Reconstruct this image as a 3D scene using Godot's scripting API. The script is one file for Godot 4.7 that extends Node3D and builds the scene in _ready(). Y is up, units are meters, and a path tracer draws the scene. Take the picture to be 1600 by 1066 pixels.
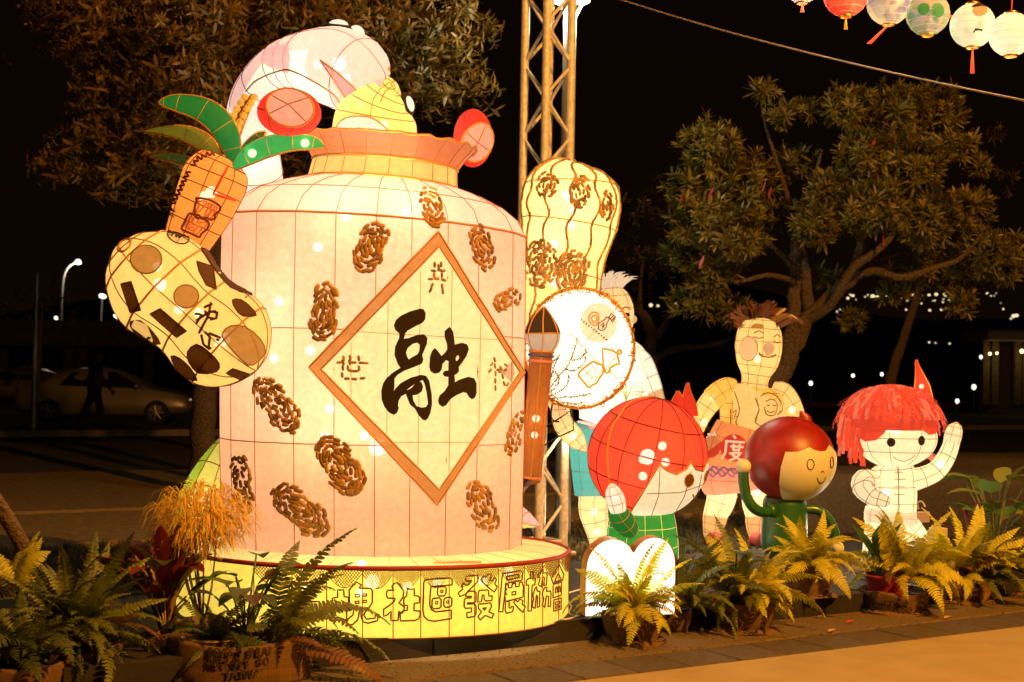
extends Node3D
# A lantern-festival display at night. Units are metres, y is up.
const F := 2200.0                      # focal length, in pixels of a 1600-pixel-wide picture
const EYE := Vector3(0, 1.4, 0)
var cb := Basis(Vector3.RIGHT, deg_to_rad(1.484)) * Basis(Vector3.BACK, deg_to_rad(1.0))
var rng := RandomNumberGenerator.new()
var taken := {}
var mats := {}
var tex := {}

func lin(r, g, b) -> Color:
	return Color(r, g, b).linear_to_srgb()

func P(x, y, z) -> Vector3:            # the point at depth z (along the view) that is seen in direction x, y
	return EYE + cb * Vector3((x - 800.0) / F, -(y - 533.0) / F, -1.0) * z

func G(x, y, h = 0.0) -> Vector3:      # the point of the level h seen in that direction
	var d = cb * Vector3((x - 800.0) / F, -(y - 533.0) / F, -1.0)
	return EYE + d * ((h - EYE.y) / d.y)

func proj(p: Vector3) -> Vector2:
	var q = cb.transposed() * (p - EYE)
	return Vector2(800.0 - q.x / q.z * F, 533.0 + q.y / q.z * F)

func depth(p: Vector3) -> float:
	return -(cb.transposed() * (p - EYE)).z

# ---------------------------------------------------------------- mesh building
class MB:
	var v := PackedVector3Array()
	var n := PackedVector3Array()
	var t := PackedVector2Array()
	var c := PackedColorArray()
	var ix := PackedInt32Array()
	func vert(p: Vector3, nn: Vector3, uv := Vector2.ZERO, col := Color.WHITE) -> int:
		v.append(p)
		n.append(nn)
		t.append(uv)
		c.append(col)
		return v.size() - 1
	func tri(a: int, b: int, d: int):
		if (v[b] - v[a]).cross(v[d] - v[a]).dot(n[a] + n[b] + n[d]) > 0.0:
			ix.append_array([a, d, b])
		else:
			ix.append_array([a, b, d])
	func quad(a: int, b: int, d: int, e: int):
		tri(a, b, d)
		tri(a, d, e)
	func flat(pts: Array, uv := Vector2.ZERO, col := Color.WHITE):   # one flat polygon, convex
		var nn = (pts[1] - pts[0]).cross(pts[2] - pts[0]).normalized()
		var k = []
		for p in pts:
			k.append(vert(p, nn, uv, col))
		for i in range(1, pts.size() - 1):
			tri(k[0], k[i], k[i + 1])
	func box(ctr: Vector3, size: Vector3, b := Basis(), bev := 0.0):
		var h = size / 2.0
		for ax in 3:
			for s in [-1.0, 1.0]:
				var nn = Vector3.ZERO
				nn[ax] = s
				var u = (ax + 1) % 3
				var w = (ax + 2) % 3
				var q = []
				for e in [[-1, -1], [1, -1], [1, 1], [-1, 1]]:
					var p = Vector3.ZERO
					p[ax] = s * h[ax]
					p[u] = e[0] * (h[u] - bev)
					p[w] = e[1] * (h[w] - bev)
					q.append(vert(ctr + b * p, b * nn))
				quad(q[0], q[1], q[2], q[3])
		if bev > 0.0:
			for ax in 3:
				var u = (ax + 1) % 3
				var w = (ax + 2) % 3
				for su in [-1.0, 1.0]:
					for sw in [-1.0, 1.0]:
						var q = []
						var nn = Vector3.ZERO
						nn[u] = su
						nn[w] = sw
						for e in [[-1, 0], [1, 0], [1, 1], [-1, 1]]:
							var p = Vector3.ZERO
							p[ax] = e[0] * (h[ax] - bev)
							p[u] = su * (h[u] - (bev if e[1] else 0.0))
							p[w] = sw * (h[w] - (0.0 if e[1] else bev))
							q.append(vert(ctr + b * p, b * nn.normalized()))
						quad(q[0], q[1], q[2], q[3])
			for sx in [-1.0, 1.0]:
				for sy in [-1.0, 1.0]:
					for sz in [-1.0, 1.0]:
						var s = Vector3(sx, sy, sz)
						var q = []
						for k in 3:
							var p = s * (h - Vector3.ONE * bev)
							p[k] = s[k] * h[k]
							q.append(vert(ctr + b * p, b * s.normalized()))
						tri(q[0], q[1], q[2])
	func tube(pts, r, sides := 5, closed := false, capped := true):
		var m = pts.size()
		if m < 2:
			return
		var side := Vector3.ZERO
		var rows = []
		for i in m:
			var a = pts[(i - 1 + m) % m] if closed or i > 0 else pts[i]
			var b = pts[(i + 1) % m] if closed or i < m - 1 else pts[i]
			var tg = (b - a).normalized()
			if tg == Vector3.ZERO:
				tg = Vector3.UP
			if side == Vector3.ZERO:
				side = tg.cross(Vector3(0.13, 0.31, 0.94) if absf(tg.z) < 0.9 else Vector3.UP)
			side = (side - tg * side.dot(tg)).normalized()
			var up = tg.cross(side)
			var rr = r if r is float else r[i]
			var row = []
			for j in sides:
				var ang = TAU * j / sides
				var d = side * cos(ang) + up * sin(ang)
				row.append(vert(pts[i] + d * rr, d, Vector2(float(j) / sides, i)))
			rows.append(row)
		for i in (m if closed else m - 1):
			var k = (i + 1) % m
			for j in sides:
				var j2 = (j + 1) % sides
				quad(rows[i][j], rows[i][j2], rows[k][j2], rows[k][j])
		if capped and not closed:
			for e in [0, m - 1]:
				var tg = (pts[0] - pts[1] if e == 0 else pts[m - 1] - pts[m - 2]).normalized()
				var k = []
				for j in sides:
					k.append(vert(v[rows[e][j]], tg))
				for j in range(1, sides - 1):
					tri(k[0], k[j], k[j + 1])
	func grid(rows: Array, nrm: Array, closed := false):              # rows of points with normals
		var k = []
		for i in rows.size():
			var kk = []
			for j in rows[i].size():
				kk.append(vert(rows[i][j], nrm[i][j], Vector2(float(j) / rows[i].size(), float(i) / rows.size())))
			k.append(kk)
		for i in rows.size() - 1:
			var m = rows[i].size()
			for j in (m if closed else m - 1):
				quad(k[i][j], k[i][(j + 1) % m], k[i + 1][(j + 1) % m], k[i + 1][j])
	func ball(ctr: Vector3, r, nu := 10, nv := 7, b := Basis()):
		var rows = []
		var nr = []
		var rad = r if r is Vector3 else Vector3(r, r, r)
		for i in nv + 1:
			var row = []
			var nn = []
			var la = PI * i / nv
			for j in nu:
				var lo = TAU * j / nu
				var d = Vector3(sin(la) * cos(lo), cos(la), sin(la) * sin(lo))
				row.append(ctr + b * (d * rad))
				nn.append((b * (d / rad)).normalized())
			rows.append(row)
			nr.append(nn)
		grid(rows, nr, true)
	func lathe(ctr: Vector3, prof: Array, nu := 20, wob := 0.0, sd := 0.0, b := Basis()):  # prof: [radius, height] pairs
		var rows = []
		for i in prof.size():
			var row = []
			for j in nu:
				var a = TAU * j / nu
				var w = 1.0 + wob * (sin(a * 3 + sd + i * 0.7) * 0.5 + sin(a * 7 + sd * 2.1 - i * 1.3) * 0.35 + sin(a * 11 + sd * 3.7 + i * 2.1) * 0.25)
				row.append(ctr + b * Vector3(cos(a) * prof[i][0] * w, prof[i][1] + wob * 0.12 * sin(a * 4 + sd + i), sin(a) * prof[i][0] * w))
			rows.append(row)
		smooth_grid(rows, ctr + b * Vector3(0, (prof[0][1] + prof[-1][1]) / 2.0, 0), true)
	func smooth_grid(rows: Array, inside: Vector3, closed := true):
		var nr = []
		var m = rows.size()
		for i in m:
			var nn = []
			var w = rows[i].size()
			for j in w:
				var du = rows[i][(j + 1) % w] - rows[i][(j - 1 + w) % w] if closed else rows[i][mini(j + 1, w - 1)] - rows[i][maxi(j - 1, 0)]
				var dv = rows[mini(i + 1, m - 1)][j] - rows[maxi(i - 1, 0)][j]
				var x = du.cross(dv)
				if x.length() < 1e-12:
					x = rows[i][j] - inside
				x = x.normalized()
				nn.append(x if x.dot(rows[i][j] - inside) >= 0 else -x)
			nr.append(nn)
		grid(rows, nr, closed)
	func mesh(off := Vector3.ZERO) -> ArrayMesh:
		var a = []
		a.resize(Mesh.ARRAY_MAX)
		var vv = v.duplicate()
		if off != Vector3.ZERO:
			for i in vv.size():
				vv[i] -= off
		a[Mesh.ARRAY_VERTEX] = vv
		a[Mesh.ARRAY_NORMAL] = n
		a[Mesh.ARRAY_TEX_UV] = t
		a[Mesh.ARRAY_COLOR] = c
		a[Mesh.ARRAY_INDEX] = ix
		var am = ArrayMesh.new()
		am.add_surface_from_arrays(Mesh.PRIMITIVE_TRIANGLES, a)
		return am

# A skin stretched over rings: rows of points round a path; at() and on() give points of it.
class Cover:
	var h                                # the scene
	var R := []                          # rows of points, closed round
	var N := []
	var X := []                          # where they are seen
	var nu := 0
	var key := []                        # the rows that carry a ring wire
	var last := Vector2(-1, -1)
	func finish(ctr: Array):
		nu = R[0].size()
		var m = R.size()
		for i in m:
			var nn = PackedVector3Array()
			var xx = PackedVector2Array()
			for j in nu:
				var du = R[i][(j + 1) % nu] - R[i][(j - 1 + nu) % nu]
				var dv = R[mini(i + 1, m - 1)][j] - R[maxi(i - 1, 0)][j]
				var x = du.cross(dv)
				var out = R[i][j] - ctr[i]
				if x.length() < 1e-9:
					x = (ctr[i] - ctr[1 if i == 0 else m - 2]) if i == 0 or i == m - 1 else out
				x = x.normalized()
				var other = out if out.length() > 1e-4 else ctr[i] - ctr[m / 2]
				nn.append(x if x.dot(other) >= 0 else -x)
				xx.append(h.proj(R[i][j]))
			N.append(nn)
			X.append(xx)
	func at(u: float, w: float) -> Vector3:
		w = clampf(w, 0.0, R.size() - 1.001)
		u = fposmod(u, nu)
		var i = int(w)
		var j = int(u) % nu
		var k = (j + 1) % nu
		return R[i][j].lerp(R[i][k], u - int(u)).lerp(R[i + 1][j].lerp(R[i + 1][k], u - int(u)), w - i)
	func nrm(u: float, w: float) -> Vector3:
		w = clampf(w, 0.0, R.size() - 1.001)
		u = fposmod(u, nu)
		var i = int(w)
		var j = int(u) % nu
		var k = (j + 1) % nu
		return N[i][j].lerp(N[i][k], u - int(u)).lerp(N[i + 1][j].lerp(N[i + 1][k], u - int(u)), w - i).normalized()
	func find(q: Vector2) -> Vector2:     # the place (column, row) on the near side that is seen at q
		var best = 1e9
		var g = Vector2.ZERO
		if last.x >= 0 and h.proj(at(last.x, last.y)).distance_to(q) < 25.0:
			g = last
		else:
			for i in R.size():
				for j in nu:
					var d = X[i][j].distance_squared_to(q)
					if d < best and N[i][j].dot(h.EYE - R[i][j]) > 0:
						best = d
						g = Vector2(j, i)
		for it in 7:
			var p = h.proj(at(g.x, g.y))
			var e = q - p
			if e.length() < 0.05:
				break
			var a = (h.proj(at(g.x + 0.3, g.y)) - h.proj(at(g.x - 0.3, g.y))) / 0.6
			var b = (h.proj(at(g.x, g.y + 0.3)) - h.proj(at(g.x, g.y - 0.3))) / 0.6
			var det = a.x * b.y - a.y * b.x
			if absf(det) < 1e-3:
				break
			var s = Vector2((e.x * b.y - e.y * b.x) / det, (a.x * e.y - a.y * e.x) / det)
			g += s.limit_length(4.0)
			g.y = clampf(g.y, 0.0, R.size() - 1.01)
		last = g
		return g
	func on(q: Vector2, off := 0.0) -> Array:
		var g = find(q)
		var nn = nrm(g.x, g.y)
		return [at(g.x, g.y) + nn * off, nn]

# An egg-shaped head or knob; on() turns a direction of view, also past its outline, into a point of it.
class Ball:
	var h
	var c: Vector3
	var q: Vector2
	var r: Vector3                        # metres: across, up, towards the eye
	var b: Basis
	var k: float
	func on(x: Vector2, off := 0.0) -> Array:
		var d = Vector2((x.x - q.x) * k / r.x, -(x.y - q.y) * k / r.y)
		var m = d.length()
		var al = asin(m) if m < 0.985 else asin(0.985) + (m - 0.985) * 2.4
		var u = d / maxf(m, 1e-6)
		var s = Vector3(sin(al) * u.x, sin(al) * u.y, cos(al))
		var nn = (b * (s / r)).normalized()
		return [c + b * (s * r) + nn * off, nn]

func ball_at(x, y, z, rx, ry, rz = 0.0, yaw = 0.0) -> Ball:
	var o = Ball.new()
	o.h = self
	o.c = P(x, y, z)
	o.q = Vector2(x, y)
	o.k = z / F
	o.r = Vector3(rx * o.k, ry * o.k, (rz if rz else (rx + ry) / 2.0) * o.k)
	var w = (EYE - o.c).normalized()
	var rt = Vector3.UP.cross(w).normalized()
	rt = (rt * cos(0.0175) + w.cross(rt) * sin(0.0175)).normalized()
	o.b = Basis(rt, w.cross(rt), w)
	return o

func ball_skin(o: Ball, nu, nv, axis: Vector3) -> Cover:           # the same egg as rings round an axis
	var s = Cover.new()
	s.h = self
	var ctr = []
	var a = axis.normalized()
	var e = a.cross(Vector3.BACK if absf(a.z) < 0.8 else Vector3.RIGHT).normalized()
	var f = a.cross(e)
	var ib = o.b.inverse()
	for i in nv + 1:
		var la = PI * i / nv
		var row = PackedVector3Array()
		for j in nu:
			var lo = TAU * j / nu
			var d = a * -cos(la) + (e * cos(lo) + f * sin(lo)) * maxf(sin(la), 0.001)
			row.append(o.c + o.b * ((ib * d) * o.r))
		s.R.append(row)
		ctr.append(o.c)
	s.finish(ctr)
	return s

func spline(a: Array, sub: int) -> Array:                          # Catmull-Rom through points of any type that adds and scales
	var out = []
	for i in a.size() - 1:
		var p0 = a[maxi(i - 1, 0)]
		var p1 = a[i]
		var p2 = a[i + 1]
		var p3 = a[mini(i + 2, a.size() - 1)]
		for s in sub:
			var t = float(s) / sub
			out.append(0.5 * (2.0 * p1 + (p2 - p0) * t + (2.0 * p0 - 5.0 * p1 + 4.0 * p2 - p3) * t * t + (3.0 * p1 - p0 - 3.0 * p2 + p3) * t * t * t))
	out.append(a[-1])
	return out

# Rings round a path. list: [x, y, depth, radius, radius towards the eye as a share (1)]; x, y and radius in picture pixels at that depth.
func loft(list: Array, nu := 24, sub := 3, ref := Vector3.BACK, flat_panels := 0.0, cols := []) -> Cover:
	var pa = []
	var ra = []
	for e in list:
		pa.append(P(e[0], e[1], e[2]))
		ra.append(Vector2(e[3] * e[2] / F, e[3] * e[2] / F * (e[4] if e.size() > 4 else 1.0)))
	var s = Cover.new()
	s.h = self
	for i in list.size():
		s.key.append(i * sub)
	var pp = spline(pa, sub)
	var rr = spline(ra, sub)
	for i in pp.size():
		var tg = (pp[mini(i + 1, pp.size() - 1)] - pp[maxi(i - 1, 0)]).normalized()
		var side = tg.cross(ref).normalized()
		var dep = side.cross(tg)
		var row = PackedVector3Array()
		for j in nu:
			var a = TAU * j / nu - PI / 2
			var k = 1.0
			if flat_panels > 0.0:
				k -= flat_panels * (1.0 - cos(TAU * j * cols.size() / nu)) / 2.0
			row.append(pp[i] + (side * cos(a) * maxf(rr[i].x, 0.0005) + dep * sin(a) * maxf(rr[i].y, 0.0005)) * k)
		s.R.append(row)
	s.finish(pp)
	return s

# ---------------------------------------------------------------- nodes
func numbered(called: String) -> String:
	taken[called] = taken.get(called, 0) + 1
	return called if taken[called] == 1 else "%s_%03d" % [called, taken[called] - 1]

func thing(called: String, label: String, category: String, at := Vector3.ZERO, group := "") -> Node3D:
	var o = Node3D.new()
	o.name = numbered(called)
	add_child(o)
	o.position = at
	o.set_meta("label", label)
	o.set_meta("category", category)
	if group:
		o.set_meta("group", group)
	return o

func world_at(o: Node) -> Vector3:
	var p = Vector3.ZERO
	while o is Node3D and o != self:
		p += o.position
		o = o.get_parent()
	return p

func put(root: Node, called: String, m: Mesh, mat: Material, xf := Transform3D()) -> MeshInstance3D:
	var o = MeshInstance3D.new()
	o.mesh = m
	o.material_override = mat
	o.name = called if root != self else numbered(called)
	o.transform = xf
	root.add_child(o, true)
	return o

func part(root: Node, called: String, mb: MB, mat: Material, label := "") -> MeshInstance3D:
	var o = put(root, called, mb.mesh(world_at(root)), mat)
	if label:
		o.set_meta("label", label)
	return o

func structure(called: String, mb: MB, mat: Material) -> MeshInstance3D:
	var o = put(self, called, mb.mesh(), mat)
	o.set_meta("kind", "structure")
	return o

func many(root: Node, called: String, m: Mesh, mat: Material, xfs: Array, tints = null, kind := "stuff") -> MultiMeshInstance3D:
	var mm = MultiMesh.new()
	mm.transform_format = MultiMesh.TRANSFORM_3D
	mm.use_colors = tints != null
	mm.mesh = m
	mm.instance_count = xfs.size()
	var off = world_at(root) if root != self else Vector3.ZERO
	for i in xfs.size():
		mm.set_instance_transform(i, Transform3D(xfs[i].basis, xfs[i].origin - off))
		if tints != null:
			mm.set_instance_color(i, tints[i])
	var o = MultiMeshInstance3D.new()
	o.multimesh = mm
	o.material_override = mat
	o.name = called if root != self else numbered(called)
	if kind:
		o.set_meta("kind", kind)
	root.add_child(o, true)
	return o

# ---------------------------------------------------------------- materials
func noise_tex(called: String, freq: float, lo: Color, hi: Color, oct := 4, size := 512, type := FastNoiseLite.TYPE_SIMPLEX_SMOOTH) -> NoiseTexture2D:
	if tex.has(called):
		return tex[called]
	var nz = FastNoiseLite.new()
	nz.noise_type = type
	nz.frequency = freq
	nz.fractal_octaves = oct
	nz.seed = called.length() * 7 + 3
	var g = Gradient.new()
	g.set_color(0, lo)
	g.set_color(1, hi)
	var t = NoiseTexture2D.new()
	t.width = size
	t.height = size
	t.seamless = true
	t.noise = nz
	t.color_ramp = g
	tex[called] = t
	return t

func bump_tex(called: String, freq: float, oct := 4, size := 512) -> NoiseTexture2D:
	return noise_tex(called, freq, Color.BLACK, Color.WHITE, oct, size)

func mat(called: String, col: Color, rough := 0.8, metal := 0.0, back := 0.0) -> StandardMaterial3D:
	if mats.has(called):
		return mats[called]
	var m = StandardMaterial3D.new()
	m.resource_name = called
	m.albedo_color = col.linear_to_srgb()
	m.roughness = rough
	m.metallic = metal
	if back > 0.0:
		m.backlight_enabled = true
		m.backlight = lin(back, back, back)
	mats[called] = m
	return m

func grain(m: StandardMaterial3D, t: Texture2D, scale: float, bump: Texture2D = null, height := 0.0, bscale := 0.0):
	m.albedo_texture = t
	m.uv1_triplanar = true
	m.uv1_scale = Vector3.ONE * scale
	if bump:
		m.heightmap_enabled = true
		m.heightmap_texture = bump
		m.heightmap_scale = height
	return m

# Lantern cloth, lit from inside: it glows, lets light through and shows its bulbs as pale discs.
func cloth(called: String, col: Color, glow: float, sheer := 0.06) -> StandardMaterial3D:
	var key = "lantern_cloth_" + called
	if mats.has(key):
		return mats[key]
	var m = mat(key, Color(col.r, col.g, col.b) * 0.30, 0.75, 0.0, 0.9 if sheer > 0.0 else 0.25)
	m.emission_enabled = true
	m.emission = Color.WHITE * 0.0 + col.linear_to_srgb()
	m.emission_operator = BaseMaterial3D.EMISSION_OP_MULTIPLY
	m.emission_energy_multiplier = glow * (1.75 if sheer > 0.0 else 1.15)
	m.emission_texture = noise_tex("cloth_fibres", 0.03, Color(0.89, 0.89, 0.88), Color(1, 1, 1), 6, 512)
	m.albedo_texture = noise_tex("cloth_fibres", 0.03, Color(0.89, 0.89, 0.88), Color(1, 1, 1), 6, 512)
	m.uv1_triplanar = true
	m.uv1_scale = Vector3.ONE * 1.3
	m.heightmap_enabled = true
	m.heightmap_texture = bump_tex("cloth_wrinkles", 0.02, 4)
	m.heightmap_scale = 0.6
	m.rim_enabled = true
	m.rim = 0.2
	if sheer > 0.0:
		m.transparency = BaseMaterial3D.TRANSPARENCY_ALPHA
		m.albedo_color.a = 1.0 - sheer
	return m

# ---------------------------------------------------------------- lantern parts
func skin_block(s: Cover, r0: int, r1: int, c0: int, c1: int) -> MB:     # rows r0..r1, columns c0..c1 (may pass the seam)
	var mb = MB.new()
	var rows = []
	var nr = []
	for i in range(r0, r1 + 1):
		var row = []
		var nn = []
		for j in range(c0, c1 + 1):
			row.append(s.R[i][posmod(j, s.nu)])
			nn.append(s.N[i][posmod(j, s.nu)])
		rows.append(row)
		nr.append(nn)
	mb.grid(rows, nr)
	return mb

func skin(root: Node, called: String, s: Cover, m: Material, r0 := 0, r1 := -1) -> MeshInstance3D:
	return part(root, called, skin_block(s, r0, s.R.size() - 1 if r1 < 0 else r1, 0, s.nu), m)

func panels(root: Node, called: String, s: Cover, rows: Array, cols: Array, m: Material):
	for i in rows.size() - 1:
		for j in cols.size():
			var c1 = cols[j + 1] if j + 1 < cols.size() else cols[0] + s.nu
			part(root, called, skin_block(s, rows[i], rows[i + 1], cols[j], c1), m)

func wires(root: Node, s: Cover, rows: Array, cols: Array, r: float, m: Material, called := "wire_frame") -> MeshInstance3D:
	var mb = MB.new()
	if r < 0.0045:
		r *= 0.9
	for i in rows:
		var p = []
		for j in s.nu:
			p.append(s.R[i][j] + s.N[i][j] * r * 0.5)
		mb.tube(p, r, 5, true)
	for j in cols:
		var p = []
		for i in s.R.size():
			p.append(s.R[i][j] + s.N[i][j] * r * 0.4)
		mb.tube(p, r * 0.85, 5)
	return part(root, called, mb, m)

func even(n: int, k: int) -> Array:                                # k columns of n, evenly
	var a = []
	for i in k:
		a.append(int(round(float(n) * i / k)))
	return a

func px(list: Array, o := Vector2.ZERO, s := 1.0) -> Array:        # [x, y, x, y ...] -> points
	var a = []
	for i in range(0, list.size(), 2):
		a.append(o + Vector2(list[i], list[i + 1]) / s)
	return a

func dense(pts: Array, step: float, closed := false) -> Array:
	var out = []
	var m = pts.size()
	for i in (m if closed else m - 1):
		var a = pts[i]
		var b = pts[(i + 1) % m]
		var k = maxi(1, int(ceil(a.distance_to(b) / step)))
		for j in k:
			out.append(a.lerp(b, float(j) / k))
	if not closed:
		out.append(pts[-1])
	return out

func rounded(pts: Array, sub := 4, closed := false) -> Array:
	if not closed:
		return spline(pts, sub)
	var m = pts.size()
	var a = [pts[m - 2], pts[m - 1]]
	a.append_array(pts)
	a.append_array([pts[0], pts[1]])
	var s = spline(a, sub)
	return s.slice(2 * sub, (m + 2) * sub)

func line_on(mb: MB, surf, pts: Array, r: float, closed := false, step := 6.0, off := 0.0):   # a cord laid along a skin
	var p = []
	for q in dense(pts, step, closed):
		p.append(surf.on(q, off + r * 0.6)[0])
	mb.tube(p, r, 5, closed)

func oval(x, y, rx, ry, deg = 0.0, n = 20) -> Array:
	var a = []
	for i in n:
		a.append(Vector2(x, y) + Vector2(cos(TAU * i / n) * rx, sin(TAU * i / n) * ry).rotated(deg_to_rad(deg)))
	return a

func keyhole(outer: Array, hole: Array) -> Array:                  # cut a hole into an outline by a slit
	var best = 1e9
	var bi = 0
	var bj = 0
	for i in outer.size():
		for j in hole.size():
			var d = outer[i].distance_squared_to(hole[j])
			if d < best:
				best = d
				bi = i
				bj = j
	var a = outer.slice(0, bi + 1)
	var hh = hole.duplicate()
	if Geometry2D.is_polygon_clockwise(PackedVector2Array(hole)) == Geometry2D.is_polygon_clockwise(PackedVector2Array(outer)):
		hh.reverse()
		bj = hole.size() - 1 - bj
	for j in hole.size() + 1:
		a.append(hh[(bj + j) % hh.size()])
	a.append_array(outer.slice(bi))
	return a

func sheet_on(mb: MB, surf, poly: Array, off := 0.004, step := 10.0, col := Color.WHITE):      # a piece of stuff laid on a skin
	var ids = Geometry2D.triangulate_polygon(PackedVector2Array(poly))
	var tris = []
	for i in range(0, ids.size(), 3):
		tris.append([poly[ids[i]], poly[ids[i + 1]], poly[ids[i + 2]]])
	var guard = 0
	while guard < 6:
		guard += 1
		var more = []
		var split = false
		for t in tris:
			var e = [t[0].distance_to(t[1]), t[1].distance_to(t[2]), t[2].distance_to(t[0])]
			var k = e.find(e.max())
			if e[k] > step:
				split = true
				var mid = (t[k] + t[(k + 1) % 3]) / 2.0
				more.append([t[k], mid, t[(k + 2) % 3]])
				more.append([mid, t[(k + 1) % 3], t[(k + 2) % 3]])
			else:
				more.append(t)
		tris = more
		if not split:
			break
	var seen = {}
	for t in tris:
		var k = []
		for q in t:
			var id = Vector2i((q * 50.0).round())
			if not seen.has(id):
				var pn = surf.on(q, off)
				seen[id] = mb.vert(pn[0], pn[1], Vector2.ZERO, col)
			k.append(seen[id])
		mb.tri(k[0], k[1], k[2])

func bulb(root: Node, p: Vector3, r: float, e: float, col := Color(1.0, 0.8, 0.5)):
	var k = "bulb%.3f" % r
	if not mats.has(k):
		var b = MB.new()
		b.ball(Vector3.ZERO, r, 10, 7)
		mats[k] = b.mesh()
	var m = mat("bulb_glass", Color(1, 0.95, 0.85), 0.4)
	m.emission_enabled = true
	m.emission = lin(1.0, 0.86, 0.62)
	m.emission_energy_multiplier = 16.0
	var o = put(root, "bulb", mats[k], m, Transform3D(Basis(), p - world_at(root)))
	var l = OmniLight3D.new()
	l.name = "bulb_light"
	l.light_energy = e * 5.0
	l.light_color = col.linear_to_srgb()
	l.light_size = r * 0.8
	l.omni_range = 12.0
	l.omni_attenuation = 2.0
	l.shadow_enabled = true
	o.add_child(l, true)

# ---------------------------------------------------------------- the place: s runs along the kerb, t towards the eye
const KX := Vector3(0.845, 0, -0.534)
const KT := Vector3(0.534, 0, 0.845)
const K0 := Vector3(-0.38, 0, -6.51)

func K(s, t, h = 0.0) -> Vector3:
	return K0 + KX * s + KT * t + Vector3(0, h, 0)

func strip(mb: MB, s0, s1, t0, t1, h):
	mb.flat([K(s0, t0, h), K(s1, t0, h), K(s1, t1, h), K(s0, t1, h)])

func slab(mb: MB, s0, s1, t0, t1, h0, h1, bev := 0.006):
	mb.box(K((s0 + s1) / 2.0, (t0 + t1) / 2.0, (h0 + h1) / 2.0), Vector3(s1 - s0, h1 - h0, t1 - t0), Basis(KX, Vector3.UP, KT), bev)

func _ready():
	rng.seed = 20
	# camera
	var cam = Camera3D.new()
	cam.name = "camera"
	add_child(cam)
	cam.transform = Transform3D(cb, EYE)
	cam.fov = rad_to_deg(2.0 * atan(533.0 / F))
	cam.near = 0.1
	cam.far = 3000.0
	cam.current = true
	var ca = CameraAttributesPhysical.new()
	ca.frustum_focal_length = 49.53
	ca.frustum_focus_distance = 8.0
	ca.exposure_aperture = 4.0
	cam.attributes = ca
	# night sky
	var we = WorldEnvironment.new()
	we.name = "environment"
	var en = Environment.new()
	en.background_mode = Environment.BG_SKY
	var sm = ProceduralSkyMaterial.new()
	sm.sky_top_color = lin(0.0022, 0.0010, 0.0005)
	sm.sky_horizon_color = lin(0.0042, 0.0018, 0.0006)
	sm.ground_bottom_color = lin(0.002, 0.001, 0.0004)
	sm.ground_horizon_color = lin(0.0042, 0.0018, 0.0006)
	sm.sky_curve = 0.2
	var sky = Sky.new()
	sky.sky_material = sm
	en.sky = sky
	en.tonemap_mode = Environment.TONE_MAPPER_LINEAR
	en.tonemap_exposure = 1.0
	en.sdfgi_enabled = true
	en.ssao_enabled = true
	en.ssil_enabled = true
	we.environment = en
	add_child(we)
	street_lamp_beside_road()
	# large structure
	build_ground()
	build_background()
	build_trees()
	# the display
	build_jar()
	build_drum()
	build_snakes()
	build_jar_friends()
	build_peanut_lanterns()
	build_tray_and_brush()
	build_figures()
	build_heart_lamp()
	build_truss()
	build_festoon()
	build_plants()
	build_small_things()

# The sodium street lamp whose light lies on the paving and the plants; it stands outside the picture.
func street_lamp_beside_road():
	var at = Vector3(7.0, 0, -1.2)
	var o = thing("street_lamp", "tall grey street lamp with an orange sodium head beside the concrete lane", "street lamp", at)
	var m = MB.new()
	m.tube([at, at + Vector3(0, 3, 0), at + Vector3(0, 7.2, 0)], [0.1, 0.085, 0.06], 10)
	m.tube(spline([at + Vector3(0, 7.15, 0), at + Vector3(-0.5, 7.6, -0.2), at + Vector3(-1.3, 7.7, -0.5)], 4), 0.045, 8)
	part(o, "pole", m, mat("galvanised", Color(0.35, 0.35, 0.34), 0.5, 0.6))
	var hd = MB.new()
	hd.ball(at + Vector3(-1.5, 7.72, -0.57), Vector3(0.38, 0.11, 0.19), 14, 8, Basis(Vector3.UP, 0.36))
	part(o, "lamp_head", hd, mat("galvanised", Color.WHITE))
	var g = mat("sodium_lamp_glass", Color(1, 0.7, 0.3), 0.4)
	g.emission_enabled = true
	g.emission = lin(1.0, 0.5, 0.12)
	g.emission_energy_multiplier = 60.0
	var e = MB.new()
	e.ball(at + Vector3(-1.55, 7.6, -0.58), Vector3(0.2, 0.06, 0.11), 12, 6, Basis(Vector3.UP, 0.36))
	part(o, "lamp_glass", e, g)
	var l = OmniLight3D.new()
	l.name = "sodium_light"
	l.light_color = lin(1.0, 0.40, 0.05)
	l.light_energy = 205.0
	l.light_size = 0.1
	l.omni_range = 80.0
	l.omni_attenuation = 2.0
	l.shadow_enabled = true
	l.position = Vector3(-1.55, 7.45, -0.58)
	o.add_child(l, true)

func concrete(called: String, col: Color, scale := 0.9) -> StandardMaterial3D:
	var m = mat(called, col, 0.85)
	if m.albedo_texture == null:
		grain(m, noise_tex("concrete_tone", 0.02, Color(0.62, 0.60, 0.58), Color(1, 1, 1), 7, 1024), scale, bump_tex("concrete_bump", 0.12, 4), 0.35)
	return m

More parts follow.
